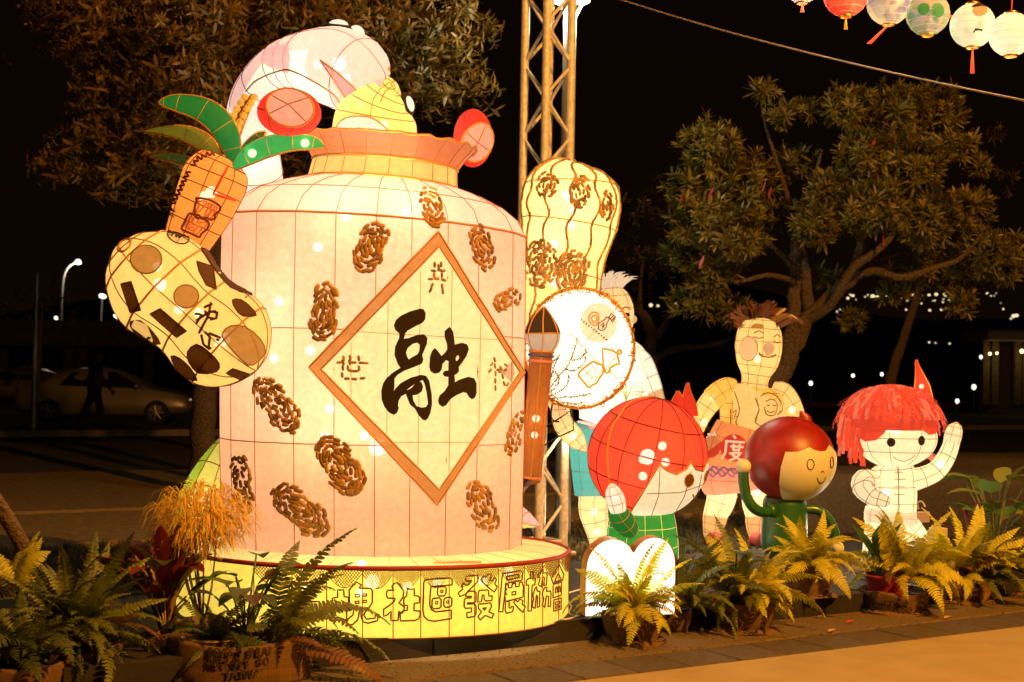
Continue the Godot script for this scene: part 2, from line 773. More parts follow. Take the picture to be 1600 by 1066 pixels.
func build_ground():
	var soil = mat("soil", Color(0.055, 0.036, 0.014), 0.95)
	grain(soil, noise_tex("soil_tone", 0.05, Color(0.45, 0.42, 0.38), Color(1, 1, 1), 6, 1024), 0.5, bump_tex("soil_bump", 0.09, 5), 2.0)
	var g = MB.new()
	g.flat([Vector3(-1500, -0.02, 60), Vector3(1500, -0.02, 60), Vector3(1500, -0.02, -2500), Vector3(-1500, -0.02, -2500)])
	structure("ground", g, soil)
	# the smooth lane the photographer stands on
	var lane = MB.new()
	strip(lane, -8, 14, 0.338, 9, 0.0)
	var lm = mat("lane_concrete", Color(0.345, 0.262, 0.095), 0.9)
	grain(lm, noise_tex("lane_tone", 0.008, Color(0.90, 0.89, 0.88), Color(1, 1, 1), 9, 1024), 0.33, bump_tex("lane_bump", 0.35, 3), 0.03)
	structure("lane", lane, lm)
	var bed = MB.new()
	strip(bed, -6, 10, -0.03, 0.345, -0.012)
	structure("joint_bed", bed, mat("joint_dirt", Color(0.02, 0.014, 0.007), 0.95))
	# rough edging in front of the stage
	var edge = MB.new()
	slab(edge, -6, 10, -1.2, -0.012, -0.06, 0.006, 0.008)
	structure("pavement", edge, concrete("edging_concrete", Color(0.19, 0.128, 0.05), 1.6))
	# the row of grey paving tiles
	var row = thing("paver_row", "row of square grey-brown paving tiles between the rough edging and the smooth lane", "paving", K(2, 0.16))
	row.remove_meta("category")
	row.set_meta("kind", "structure")
	var pm = []
	for i in 4:
		var m = mat("paver_%d" % i, Color(0.112, 0.082, 0.042) * [0.86, 1.0, 1.1, 0.95][i], 0.8)
		grain(m, noise_tex("paver_tone", 0.03, Color(0.72, 0.7, 0.68), Color(1, 1, 1), 6, 512), 1.1 + 0.17 * i, bump_tex("concrete_bump", 0.12, 4), 0.3)
		m.uv1_offset = Vector3(i * 0.37, 0, i * 0.21)
		pm.append(m)
	var tile = MB.new()
	tile.box(Vector3.ZERO, Vector3(0.308, 0.03, 0.322), Basis(), 0.005)
	var tm = tile.mesh()
	for i in 30:
		var b = Basis(KX, Vector3.UP, KT) * Basis(Vector3.RIGHT, rng.randf_range(-0.006, 0.006)) * Basis(Vector3.BACK, rng.randf_range(-0.008, 0.008)) * Basis(Vector3.UP, rng.randf_range(-0.006, 0.006))
		put(row, "paver", tm, pm[rng.randi() % 4], Transform3D(b, K(-3.0 + i * 0.32, 0.165, -0.013 + rng.randf_range(-0.0015, 0.0015)) - row.position))
	# the low black stage
	var st = thing("stage", "low black stage carrying the peanut jar lantern and its neighbours", "stage", K(1.5, -1.5))
	var black = mat("stage_black", Color(0.024, 0.018, 0.012), 0.85)
	grain(black, noise_tex("stage_tone", 0.02, Color(0.55, 0.5, 0.45), Color(1, 1, 1), 6, 512), 0.8, bump_tex("concrete_bump", 0.12, 4), 0.15)
	var k = 0
	for sx in [-1.52, 0.30, 2.12, 3.94]:
		var b = MB.new()
		slab(b, sx + 0.003, sx + 1.817, -2.45, -0.45 + [0.0, 0.006, -0.004, 0.003][k], 0.0, 0.117 + [0.0, 0.003, -0.002, 0.002][k], 0.004)
		part(st, "deck_board", b, black)
		k += 1
	# turf, green carpet, paths and the road behind
	var carpet = mat("green_carpet", Color(0.035, 0.10, 0.015), 0.95)
	grain(carpet, noise_tex("carpet_tone", 0.25, Color(0.4, 0.4, 0.4), Color(1, 1, 1), 3, 512), 3.0, bump_tex("carpet_bump", 0.3, 3), 1.5)
	var cp = MB.new()
	slab(cp, 2.4, 6.0, -3.9, -2.46, -0.02, 0.012, 0.004)
	structure("carpet_path", cp, carpet)
	var path = MB.new()
	slab(path, -30, 40, -8.0, -5.6, -0.05, 0.03, 0.02)
	slab(path, -30, 40, -13.8, -8.45, -0.05, 0.012, 0.02)
	structure("path", path, concrete("path_concrete", Color(0.23, 0.15, 0.045), 0.35))
	var road = MB.new()
	strip(road, -120, 160, -70, -24.7, -0.008)
	var asphalt = mat("asphalt", Color(0.05, 0.038, 0.022), 0.9)
	grain(asphalt, noise_tex("soil_tone", 0.05, Color.BLACK, Color.WHITE), 0.4, bump_tex("concrete_bump", 0.12, 4), 0.6)
	structure("road", road, asphalt)
	var kerb = MB.new()
	slab(kerb, -80, 90, -24.9, -24.65, -0.05, 0.12, 0.02)
	structure("kerb", kerb, concrete("kerb_concrete", Color(0.3, 0.27, 0.2), 0.5))
	var red = MB.new()
	slab(red, -120, 160, -56.5, -56.2, -0.05, 0.22, 0.02)
	structure("kerb_red", red, mat("red_kerb_paint", Color(0.28, 0.025, 0.02), 0.7))
	# turf
	var blade = MB.new()
	for i in 7:
		var a = TAU * i / 7.0 + i
		var d = Vector3(cos(a), 0, sin(a))
		var w = Vector3(-d.z, 0, d.x) * 0.004
		var q = [d * 0.006, d * (0.012 + 0.01 * (i % 3)) + Vector3(0, 0.035, 0), d * (0.03 + 0.012 * (i % 2)) + Vector3(0, 0.055 + 0.008 * (i % 4), 0)]
		mb_ribbon(blade, q, [0.004, 0.0035, 0.0005], w.normalized())
	var xf = []
	var tint = []
	for i in 9000:
		var p = K(rng.randf_range(-3.5, 11), rng.randf_range(-5.6, -2.5), -0.02)
		if p.distance_to(P(583, 700, 7.73) * Vector3(1, 0, 1)) < 1.2:
			continue
		var s = rng.randf_range(0.6, 1.3)
		xf.append(Transform3D(Basis(Vector3.UP, rng.randf() * TAU).scaled(Vector3(s, s, s)), p))
		var g0 = rng.randf_range(0.5, 1.2)
		tint.append(Color(0.075 * g0, 0.062 * g0, 0.014 * g0) if rng.randf() < 0.65 else Color(0.11 * g0, 0.07 * g0, 0.025 * g0))
	var gm = mat("grass_blades", Color.WHITE, 0.8, 0.0, 0.5)
	gm.vertex_color_use_as_albedo = true
	var mass_grass = many(self, "grass", blade.mesh(), gm, xf, tint)
	mass_grass.set_meta("label", "dry brownish grass behind the stage")
	mass_grass.set_meta("category", "grass")

func mb_ribbon(mb: MB, pts: Array, half: Array, w: Vector3, col := Color.WHITE):      # a thin leaf: a strip along pts, w across
	var rows = []
	var nr = []
	for i in pts.size():
		var tg = (pts[mini(i + 1, pts.size() - 1)] - pts[maxi(i - 1, 0)]).normalized()
		var nn = w.cross(tg).normalized()
		if nn.y < 0:
			nn = -nn
		rows.append([pts[i] - w * half[i], pts[i] + w * half[i]])
		nr.append([nn, nn])
	var k = []
	for i in rows.size():
		k.append([mb.vert(rows[i][0], nr[i][0], Vector2(0, i), col), mb.vert(rows[i][1], nr[i][1], Vector2(1, i), col)])
	for i in rows.size() - 1:
		mb.quad(k[i][0], k[i][1], k[i + 1][1], k[i + 1][0])

func lamp_glow(called: String, col: Color, e: float) -> StandardMaterial3D:
	var m = mat("lamp_" + called, Color(0.9, 0.9, 0.85), 0.5)
	m.emission_enabled = true
	m.emission = col.linear_to_srgb()
	m.emission_energy_multiplier = e
	return m

func build_background():
	var dark = mat("hill_scrub", Color(0.03, 0.032, 0.018), 0.95)
	# the hillside across the valley, with its scattered house lights
	var rows = []
	for i in 9:
		var row = []
		for j in 41:
			var x = -700.0 + j * 40.0
			var z = -560.0 - i * 45.0
			var hgt = 58.0 * sin(PI * 0.5 * i / 8.0) * (0.75 + 0.35 * sin(x * 0.006 + 1.3) + 0.15 * sin(x * 0.021))
			row.append(Vector3(x, hgt - 0.5, z))
		rows.append(row)
	var hm = MB.new()
	hm.smooth_grid(rows, Vector3(0, -500, -700), false)
	structure("hill", hm, dark)
	var lt = MB.new()
	lt.ball(Vector3.ZERO, 0.62, 8, 6)
	var xf = []
	for e in [[1325, 466, 1], [1333, 462, 1], [1352, 464, 0.8], [1364, 463, 1.5], [1371, 464, 1], [1384, 462, 1.2], [1392, 464, 0.9], [1408, 466, 0.6], [1418, 470, 0.7], [1428, 461, 1.6], [1441, 463, 0.7], [1452, 461, 0.9], [1463, 460, 1.2], [1476, 460, 1.3], [1478, 463, 0.7], [1416, 484, 0.8], [1453, 485, 1.1], [1471, 484, 0.9], [1479, 483, 0.8], [1346, 485, 0.7], [1313, 484, 0.8], [1308, 487, 0.6], [1017, 477, 1.5], [1028, 478, 1.0], [1055, 474, 0.9], [1568, 483, 0.9], [1584, 494, 1.6], [1589, 493, 1.4], [1580, 498, 0.9], [1452, 535, 0.8], [1462, 536, 0.7], [1484, 537, 0.8], [1520, 529, 0.9], [1537, 530, 0.6], [1543, 458, 0.6], [1330, 510, 0.5]]:
		var s = 0.7 * e[2] + rng.randf_range(-0.1, 0.1)
		xf.append(Transform3D(Basis().scaled(Vector3(s * rng.randf_range(0.9, 1.5), s, s)), P(e[0], e[1], 545.0 + rng.randf_range(-20, 8))))
	for i in 26:
		var s = rng.randf_range(0.25, 0.5)
		xf.append(Transform3D(Basis().scaled(Vector3(s * 1.2, s, s)), P(rng.randf_range(1290, 1600), 458 + 30.0 * rng.randf() * rng.randf(), 545.0)))
	var mass_town_lights = many(self, "town_lights", lt.mesh(), lamp_glow("town", Color(1.0, 0.78, 0.42), 1.3), xf)
	mass_town_lights.set_meta("label", "scattered house lights on the far dark hillside")
	mass_town_lights.set_meta("category", "lights")
	# the raised road on the far side, on piers
	var br = thing("overpass", "long dark concrete overpass on round piers behind the parked cars", "overpass", P(150, 520, 92) * Vector3(1, 0, 1))
	var conc = concrete("bridge_concrete", Color(0.16, 0.14, 0.11), 0.1)
	var a = P(-140, 520, 92)
	var b = P(560, 528, 100)
	var dir = (b - a).normalized()
	var bs = Basis(dir, Vector3.UP, dir.cross(Vector3.UP))
	var m = MB.new()
	m.box((a + b) / 2.0 - Vector3(0, 0.35, 0), Vector3(a.distance_to(b), 0.9, 7.0), bs, 0.05)
	part(br, "deck", m, conc)
	m = MB.new()
	m.box((a + b) / 2.0 + Vector3(0, 0.45, 0) - bs.z * 3.3, Vector3(a.distance_to(b), 0.75, 0.25), bs, 0.03)
	m.box((a + b) / 2.0 + Vector3(0, 0.45, 0) + bs.z * 3.3, Vector3(a.distance_to(b), 0.75, 0.25), bs, 0.03)
	part(br, "parapet", m, conc)
	for x in [-60, 5, 108, 128, 232, 330, 430]:
		var top = P(x, 545, 95)
		m = MB.new()
		m.tube([top * Vector3(1, 0, 1), top + Vector3(0, 1.0, 0)], 0.42, 10)
		part(br, "pier", m, conc)
	# lamps on the overpass
	var k = 0
	for e in [[122, 409, 95, 8.5, "tallest lamp with a curved arm, over the left end of the overpass"], [160, 463, 98, 8.0, "lamp with a bright flat head above the silver car"], [183, 494, 100, 8.0, "lamp just beside the big tilted peanut lantern"], [88, 497, 104, 6.0, "small lamp close below the curved-arm lamp"], [156, 512, 104, 6.5, "lowest small lamp, right above the parapet"]]:
		var p = P(e[0], e[1], e[2])
		var base = P(e[0] - (27 if k == 0 else 3), 523, e[2])
		var o = thing("overpass_lamp", "far street " + e[4], "street lamp", base, "street lamps along the overpass")
		var pm = MB.new()
		if k == 0:
			pm.tube(spline([base, P(97, 450, 95), P(104, 420, 95), p + Vector3(0, 0.1, 0)], 5), 0.09, 6)
		else:
			pm.tube([base, p + Vector3(0.0, -0.1, 0)], 0.07, 6)
		part(o, "pole", pm, mat("galvanised", Color.WHITE))
		var hm2 = MB.new()
		hm2.ball(p, Vector3(e[3] * 0.5 / F * e[2] * (1.5 if k in [1, 2] else 1.1), e[3] * 0.46 / F * e[2], 0.25), 10, 7, Basis(Vector3.BACK, -0.2))
		part(o, "lamp_head", hm2, lamp_glow("white", Color(1.0, 0.93, 0.75), 2.5))
		if k == 0:
			var l = OmniLight3D.new()
			l.name = "lamp_light"
			l.light_color = lin(1.0, 0.85, 0.6)
			l.light_energy = 10.0
			l.light_size = 0.2
			l.omni_range = 60.0
			l.omni_attenuation = 2.0
			l.shadow_enabled = true
			l.position = p - base + Vector3(0, -0.5, 0)
			o.add_child(l, true)
		k += 1
	# a bare post nearer by
	var pb = P(52, 672, 31)
	var po = thing("sign_post", "plain grey post standing before the silver car", "post", pb)
	m = MB.new()
	m.tube([pb - Vector3(0, 0.3, 0), P(58, 428, 31)], [0.075, 0.05], 8)
	part(po, "post", m, mat("galvanised", Color.WHITE))
	# low clipped hedge beyond the road
	var hx = []
	for i in 2600:
		var p = K(rng.randf_range(-42, 16), rng.randf_range(-61, -58), rng.randf_range(0.1, 1.4))
		var s = rng.randf_range(0.7, 1.4)
		hx.append(Transform3D(Basis.from_euler(Vector3(rng.randf() * TAU, rng.randf() * TAU, 0)).scaled(Vector3(s, s, s)), p))
	var hl = MB.new()
	for i in 5:
		var d = Vector3(cos(i * 1.26), 0.5, sin(i * 1.26)).normalized()
		mb_ribbon(hl, [Vector3.ZERO, d * 0.15, d * 0.3], [0.02, 0.07, 0.005], d.cross(Vector3.UP).normalized())
	var hedge = thing("hedge", "low dark hedge along the far side of the road", "hedge", K(-13, -59.5))
	many(hedge, "foliage", hl.mesh(), mat("dark_leaf", Color(0.045, 0.055, 0.02), 0.7, 0.0, 0.3), hx)
	# the lit pavilion at the far side of the road
	var pv = thing("pavilion", "far low building whose pale columns are washed by warm wall lamps", "building", P(1575, 640, 70) * Vector3(1, 0, 1))
	var wall = concrete("pavilion_stone", Color(0.14, 0.10, 0.05), 0.2)
	m = MB.new()
	m.box(P(1640, 585, 73) + Vector3(0, 0.0, 0), Vector3(6.6, 4.6, 1.0), Basis(), 0.02)
	part(pv, "wall", m, mat("pavilion_wall", Color(0.1, 0.085, 0.06), 0.9))
	m = MB.new()
	m.box(P(1640, 528, 71.5), Vector3(7.6, 0.5, 4.0), Basis(), 0.03)
	part(pv, "roof", m, mat("pavilion_wall", Color.WHITE))
	for x in [1540, 1554, 1590, 1602, 1640]:
		var c = P(x, 580, 70.5)
		m = MB.new()
		m.box(c, Vector3(0.34, 3.4, 0.34), Basis(), 0.02)
		part(pv, "column", m, wall)
	var q = 0
	for e in [[1547, 553, 6], [1558, 552, 5], [1597, 549, 8], [1610, 553, 5]]:
		var c = P(e[0], e[1], 69.6)
		m = MB.new()
		m.ball(c, e[2] * 0.42 / F * 70.0, 8, 6)
		var f = part(pv, "wall_lamp", m, lamp_glow("warm", Color(1.0, 0.72, 0.3), 3.0))
		var l = OmniLight3D.new()
		l.name = "wall_light"
		l.light_color = lin(1.0, 0.66, 0.28)
		l.light_energy = 0.18
		l.light_size = 0.1
		l.omni_range = 12.0
		l.omni_attenuation = 2.0
		l.shadow_enabled = true
		l.position = c - pv.position + Vector3(0, -0.2, 0.25)
		f.add_child(l, true)
	# small white lights standing in the park
	for e in [[1533, 558, 60, 5, "park lamp glowing white beside the lit pavilion"], [1522, 605, 58, 7, "park lamp with a tall pale glow left of the pavilion"], [1378, 585, 50, 5, "park lamp glowing white just above the dancing child's red hair"], [1267, 599, 48, 6, "park lamp shining between the tree trunk and the red hair"], [1333, 587, 52, 5, "yellowish park lamp behind the red fringe of hair"], [1496, 627, 57, 6, "low pale light near the ground left of the pavilion"]]:
		var c = P(e[0], e[1], e[2])
		var o = thing("park_lamp", e[4], "park lamp", c * Vector3(1, 0, 1), "small lamps across the dark park")
		m = MB.new()
		m.tube([c * Vector3(1, 0, 1), c - Vector3(0, 0.12, 0)], 0.04, 6)
		part(o, "post", m, mat("dark_metal", Color(0.03, 0.03, 0.03), 0.5, 0.5))
		m = MB.new()
		m.ball(c, Vector3(0.5, 0.6, 0.5) * e[3] / F * e[2], 10, 7)
		part(o, "lamp_globe", m, lamp_glow("park", Color(0.95, 0.95, 0.75), 2.5))
	build_car("parked_car", "silver saloon car parked at the roadside behind the walking person", P(170, 655, 37.5) * Vector3(1, 0, 1), 0.10, 1.0, Color(0.22, 0.19, 0.14))
	build_car("parked_car", "dark car with a glowing red tail light, half behind the grey post", P(28, 622, 57) * Vector3(1, 0, 1), PI + 0.15, 1.0, Color(0.12, 0.1, 0.09))
	build_person()
	build_benches()

func build_car(called: String, label: String, at: Vector3, yaw: float, sc: float, paint: Color):
	var o = thing(called, label, "car", at, "cars parked along the road")
	o.rotation.y = yaw
	var body = mat("car_paint_%d" % int(paint.r * 100), paint, 0.35, 0.5)
	body.clearcoat_enabled = true
	body.clearcoat = 0.6
	# sections from tail to nose: x, belt half-width, sill height, belt height, roof height, roof half-width
	var sec = spline_rows([[-2.28, 0.66, 0.42, 0.86, 0.88, 0.55], [-2.2, 0.82, 0.3, 0.98, 1.0, 0.6], [-1.75, 0.88, 0.24, 1.0, 1.08, 0.6], [-1.2, 0.89, 0.2, 0.98, 1.34, 0.58], [-0.5, 0.89, 0.19, 0.95, 1.46, 0.6], [0.2, 0.89, 0.19, 0.93, 1.43, 0.6], [0.85, 0.89, 0.2, 0.92, 1.16, 0.62], [1.25, 0.88, 0.22, 0.9, 0.97, 0.66], [1.8, 0.86, 0.25, 0.82, 0.86, 0.6], [2.15, 0.78, 0.3, 0.72, 0.75, 0.5], [2.28, 0.6, 0.4, 0.6, 0.62, 0.4]], 3)
	var rows = []
	var glass_rows = []
	for e in sec:
		var q = [Vector3(0, e[2], 0), Vector3(0, e[2], e[1] * 0.85), Vector3(0, e[2] + 0.12, e[1]), Vector3(0, (e[2] + e[3]) / 2.0, e[1] * 1.01), Vector3(0, e[3], e[1] * 0.95), Vector3(0, lerpf(e[3], e[4], 0.5), lerpf(e[1] * 0.95, e[5], 0.45)), Vector3(0, e[4] - 0.02, e[5]), Vector3(0, e[4], e[5] * 0.6), Vector3(0, e[4] + 0.01, 0)]
		var row = []
		for p in q:
			row.append(at + (p + Vector3(e[0], 0, 0)) * sc)
		for i in range(7, 0, -1):
			var p = q[i]
			row.append(at + Vector3(e[0], p.y, -p.z) * sc)
		rows.append(row)
	var m = MB.new()
	m.smooth_grid(rows, at + Vector3(0, 0.6, 0), true)
	part(o, "body", m, body)
	for s in [-1.0, 1.0]:
		for w in [[[-1.15, 0.99], [-0.85, 1.33], [-0.18, 1.4], [-0.18, 0.97]], [[-0.1, 0.97], [-0.1, 1.4], [0.25, 1.37], [0.95, 1.0], [0.95, 0.96]]]:
			m = MB.new()
			var pts = []
			for p in w:
				pts.append(at + Vector3(p[0], p[1], s * (0.872 - 0.34 * clampf((p[1] - 0.95) / 0.45, 0, 1) * 0.76)))
			m.flat(pts)
			part(o, "window", m, mat("car_glass", Color(0.01, 0.01, 0.01), 0.1, 0.0))
		for x in [-1.38, 1.36]:
			var c = at + Vector3(x, 0.32, s * 0.82)
			m = MB.new()
			m.lathe(c, [[0.2, -0.1], [0.3, -0.1], [0.325, -0.05], [0.325, 0.05], [0.3, 0.1], [0.2, 0.105]], 20, 0, 0, Basis(Vector3.RIGHT, PI / 2 * s))
			var wheel = part(o, "wheel", m, mat("tyre_rubber", Color(0.015, 0.015, 0.015), 0.9))
			m = MB.new()
			for i in 7:
				var d = Vector3(cos(TAU * i / 7.0), sin(TAU * i / 7.0), 0)
				m.tube([c + Vector3(0, 0, s * 0.1), c + d * 0.2 + Vector3(0, 0, s * 0.09)], 0.025, 5)
			m.lathe(c, [[0.2, 0.1], [0.22, 0.1], [0.22, 0.06], [0.2, 0.05]], 20, 0, 0, Basis(Vector3.RIGHT, PI / 2 * s))
			part(wheel, "rim", m, mat("alloy", Color(0.5, 0.48, 0.45), 0.35, 0.8))
		m = MB.new()
		m.ball(at + Vector3(2.1, 0.66, s * 0.62), Vector3(0.14, 0.06, 0.14), 10, 6)
		part(o, "headlight", m, lamp_glow("headlight", Color(1, 0.9, 0.7), 0.5))
		m = MB.new()
		m.ball(at + Vector3(-2.2, 0.86, s * 0.62), Vector3(0.07, 0.07, 0.17), 10, 6)
		part(o, "tail_light", m, lamp_glow("tail", Color(1, 0.08, 0.03), 2.0 if yaw > 1 else 0.05) if yaw > 1 else mat("tail_lens", Color(0.25, 0.02, 0.02), 0.3))
		m = MB.new()
		m.ball(at + Vector3(0.85, 1.0, s * 0.96), Vector3(0.09, 0.07, 0.1), 8, 6)
		part(o, "mirror", m, body)

func spline_rows(a: Array, sub: int) -> Array:
	var cols = []
	for j in a[0].size():
		var c = []
		for e in a:
			c.append(float(e[j]))
		cols.append(spline(c, sub))
	var out = []
	for i in cols[0].size():
		var r = []
		for j in cols.size():
			r.append(cols[j][i])
		out.append(r)
	return out

# One continuous body from joints with radii: the field of smoothly joined tapered capsules, meshed by surface nets.
func body_mesh(mb: MB, bones: Array, cell: float, soft: float):
	var lo = Vector3.ONE * 1e9
	var hi = -lo
	for b in bones:
		for k in [[b[0], b[2]], [b[1], b[3]]]:
			lo = lo.min(k[0] - Vector3.ONE * (k[1] + cell * 2))
			hi = hi.max(k[0] + Vector3.ONE * (k[1] + cell * 2))
	var n = Vector3i(((hi - lo) / cell).ceil()) + Vector3i.ONE
	var f = PackedFloat32Array()
	f.resize(n.x * n.y * n.z)
	f.fill(1.0)
	for b in bones:
		var reach = maxf(b[2], b[3]) + cell * 3 + soft
		var b0 = Vector3i(((b[0].min(b[1]) - Vector3.ONE * reach - lo) / cell).floor()).clamp(Vector3i.ZERO, n - Vector3i.ONE)
		var b1 = Vector3i(((b[0].max(b[1]) + Vector3.ONE * reach - lo) / cell).ceil()).clamp(Vector3i.ZERO, n - Vector3i.ONE)
		var ab = b[1] - b[0]
		var l2 = maxf(ab.length_squared(), 1e-9)
		for z in range(b0.z, b1.z + 1):
			for y in range(b0.y, b1.y + 1):
				for x in range(b0.x, b1.x + 1):
					var p = lo + Vector3(x, y, z) * cell
					var t = clampf((p - b[0]).dot(ab) / l2, 0.0, 1.0)
					var d = p.distance_to(b[0] + ab * t) - lerpf(b[2], b[3], t)
					var i = x + n.x * (y + n.y * z)
					var e = f[i]
					var hh = clampf(0.5 + 0.5 * (e - d) / soft, 0.0, 1.0)
					f[i] = lerpf(e, d, hh) - soft * hh * (1.0 - hh)
	var id = {}
	for z in n.z - 1:
		for y in n.y - 1:
			for x in n.x - 1:
				var i0 = x + n.x * (y + n.y * z)
				var s = 0
				var ctr = Vector3.ZERO
				var gr = Vector3.ZERO
				for k in 8:
					var e = Vector3i(k & 1, (k >> 1) & 1, k >> 2)
					var val = f[i0 + e.x + n.x * (e.y + n.y * e.z)]
					if val < 0:
						s += 1
					gr += (Vector3(e) - Vector3.ONE * 0.5) * val
				if s == 0 or s == 8:
					continue
				var cnt = 0
				for k in 8:
					for ax in 3:
						var bit = 1 << ax
						if k & bit:
							continue
						var e = Vector3(k & 1, (k >> 1) & 1, k >> 2)
						var va = f[i0 + (k & 1) + n.x * (((k >> 1) & 1) + n.y * (k >> 2))]
						var k2 = k | bit
						var vb = f[i0 + (k2 & 1) + n.x * (((k2 >> 1) & 1) + n.y * (k2 >> 2))]
						if (va < 0) != (vb < 0):
							var dd = Vector3.ZERO
							dd[ax] = va / (va - vb)
							ctr += e + dd
							cnt += 1
				id[Vector3i(x, y, z)] = mb.vert(lo + (Vector3(x, y, z) + ctr / cnt) * cell, gr.normalized())
	for c in id:
		var i0 = c.x + n.x * (c.y + n.y * c.z)
		for ax in 3:
			var st = [1, n.x, n.x * n.y][ax]
			if (f[i0] < 0) != (f[i0 + st] < 0):
				var u = Vector3i.ZERO
				var w = Vector3i.ZERO
				u[(ax + 1) % 3] = 1
				w[(ax + 2) % 3] = 1
				if id.has(c - u) and id.has(c - w) and id.has(c - u - w):
					mb.quad(id[c], id[c - u], id[c - u - w], id[c - w])

func build_person():
	var at = P(146, 668, 30.5)
	at.y = 0.0
	var o = thing("person", "person in dark clothes walking past the silver car, seen from the side", "person", at)
	var J = func(x, y, z): return at + Vector3(x, y, z)
	var bones = []
	for b in [[0, 0.96, 0, 0, 1.2, 0, 0.15, 0.16], [0, 1.2, 0, 0.02, 1.42, 0, 0.16, 0.15], [0.02, 1.42, -0.12, 0.02, 1.42, 0.12, 0.09, 0.09], [0.03, 1.45, 0, 0.06, 1.56, 0, 0.065, 0.06],
			[0.0, 0.95, -0.08, 0.12, 0.52, -0.08, 0.1, 0.075], [0.12, 0.52, -0.08, 0.1, 0.09, -0.08, 0.065, 0.045], [0.1, 0.06, -0.08, 0.28, 0.04, -0.08, 0.045, 0.035],
			[0.0, 0.95, 0.09, -0.16, 0.52, 0.09, 0.1, 0.075], [-0.16, 0.52, 0.09, -0.42, 0.16, 0.09, 0.065, 0.045], [-0.43, 0.15, 0.09, -0.38, 0.02, 0.1, 0.045, 0.035],
			[0.02, 1.4, 0.2, -0.1, 1.12, 0.24, 0.06, 0.05], [-0.1, 1.12, 0.24, 0.08, 0.92, 0.22, 0.047, 0.035], [0.02, 1.4, -0.2, 0.12, 1.14, -0.24, 0.06, 0.05], [0.12, 1.14, -0.24, 0.3, 0.98, -0.2, 0.047, 0.035]]:
		bones.append([J.call(b[0], b[1], b[2]), J.call(b[3], b[4], b[5]), b[6], b[7]])
	var m = MB.new()
	body_mesh(m, bones, 0.03, 0.05)
	m.ball(J.call(0.08, 1.66, 0), Vector3(0.095, 0.12, 0.078), 14, 10)
	m.ball(J.call(0.175, 1.645, 0), Vector3(0.018, 0.02, 0.014), 6, 5)
	m.ball(J.call(0.34, 0.92, -0.2), Vector3(0.04, 0.06, 0.025), 8, 6)
	m.ball(J.call(0.12, 0.87, 0.22), Vector3(0.035, 0.06, 0.025), 8, 6)
	part(o, "body", m, mat("dark_clothes", Color(0.012, 0.011, 0.012), 0.9))
	m = MB.new()
	m.ball(J.call(0.06, 1.69, 0), Vector3(0.108, 0.115, 0.088), 14, 10)
	part(o, "hair", m, mat("black_hair", Color(0.006, 0.005, 0.005), 0.6))

func build_benches():
	var st = concrete("bench_stone", Color(0.06, 0.04, 0.016), 1.1)
	for e in [[P(1450, 815, 13.0), 3.0, 0.5, 0.62, "long low stone bench with a rounded back edge behind the dancing child"], [P(1500, 770, 16.2), 2.2, 0.45, 0.62, "farther stone bench with a scrolled end"]]:
		var at = e[0] * Vector3(1, 0, 1)
		var o = thing("stone_bench", e[4], "bench", at)
		o.rotation.y = -0.12
		var prof = []
		for q in rounded(px([-0.30, 0.0, -0.34, 0.2, -0.36, 0.42, -0.33, 0.52, -0.2, 0.56, 0.1, 0.57, 0.36, 0.56, 0.40, 0.50, 0.36, 0.45, 0.24, 0.42, 0.14, 0.30, 0.12, 0.12, 0.16, 0.0]), 3):
			prof.append(q)
		for k in 2:
			var m = MB.new()
			var rows = []
			var w = e[1] * 0.5
			for xx in ([-w, w] if k == 0 else [w, w + 0.012]):
				var row = []
				for q in prof:
					row.append(at + Vector3(xx if true else 0.0, q.y * e[3] / 0.57, -q.x))
				rows.append(row)
			if k == 0:
				var ra = []
				for i in 9:
					var row = []
					for j in rows[0].size():
						row.append(rows[0][j].lerp(rows[1][j], i / 8.0))
					ra.append(row)
				m.smooth_grid(ra, at + Vector3(0, 0.3, 0), true)
				for side in [0, 8]:
					var ids = Geometry2D.triangulate_polygon(PackedVector2Array(prof))
					for i in range(0, ids.size(), 3):
						m.flat([ra[side][ids[i]], ra[side][ids[i + 1]], ra[side][ids[i + 2]]])
				part(o, "seat_block", m, st)

# ---------------------------------------------------------------- trees
func leaf_blade(mb: MB, base: Vector3, dir: Vector3, len: float, wid: float, droop: float, col: Color, twist := 0.0):
	var d = dir.normalized()
	var w = d.cross(Vector3.UP)
	if w.length() < 0.1:
		w = d.cross(Vector3.RIGHT)
	w = w.normalized().rotated(d, twist)
	var p1 = base + d * len * 0.33 + Vector3(0, -droop * len * 0.08, 0)
	var p2 = base + d * len * 0.68 + Vector3(0, -droop * len * 0.3, 0)
	var p3 = base + d * len * 0.97 + Vector3(0, -droop * len * 0.62, 0)
	mb_ribbon(mb, [base, p1, p2, p3], [wid * 0.12, wid * 0.5, wid * 0.42, wid * 0.03], w, col)

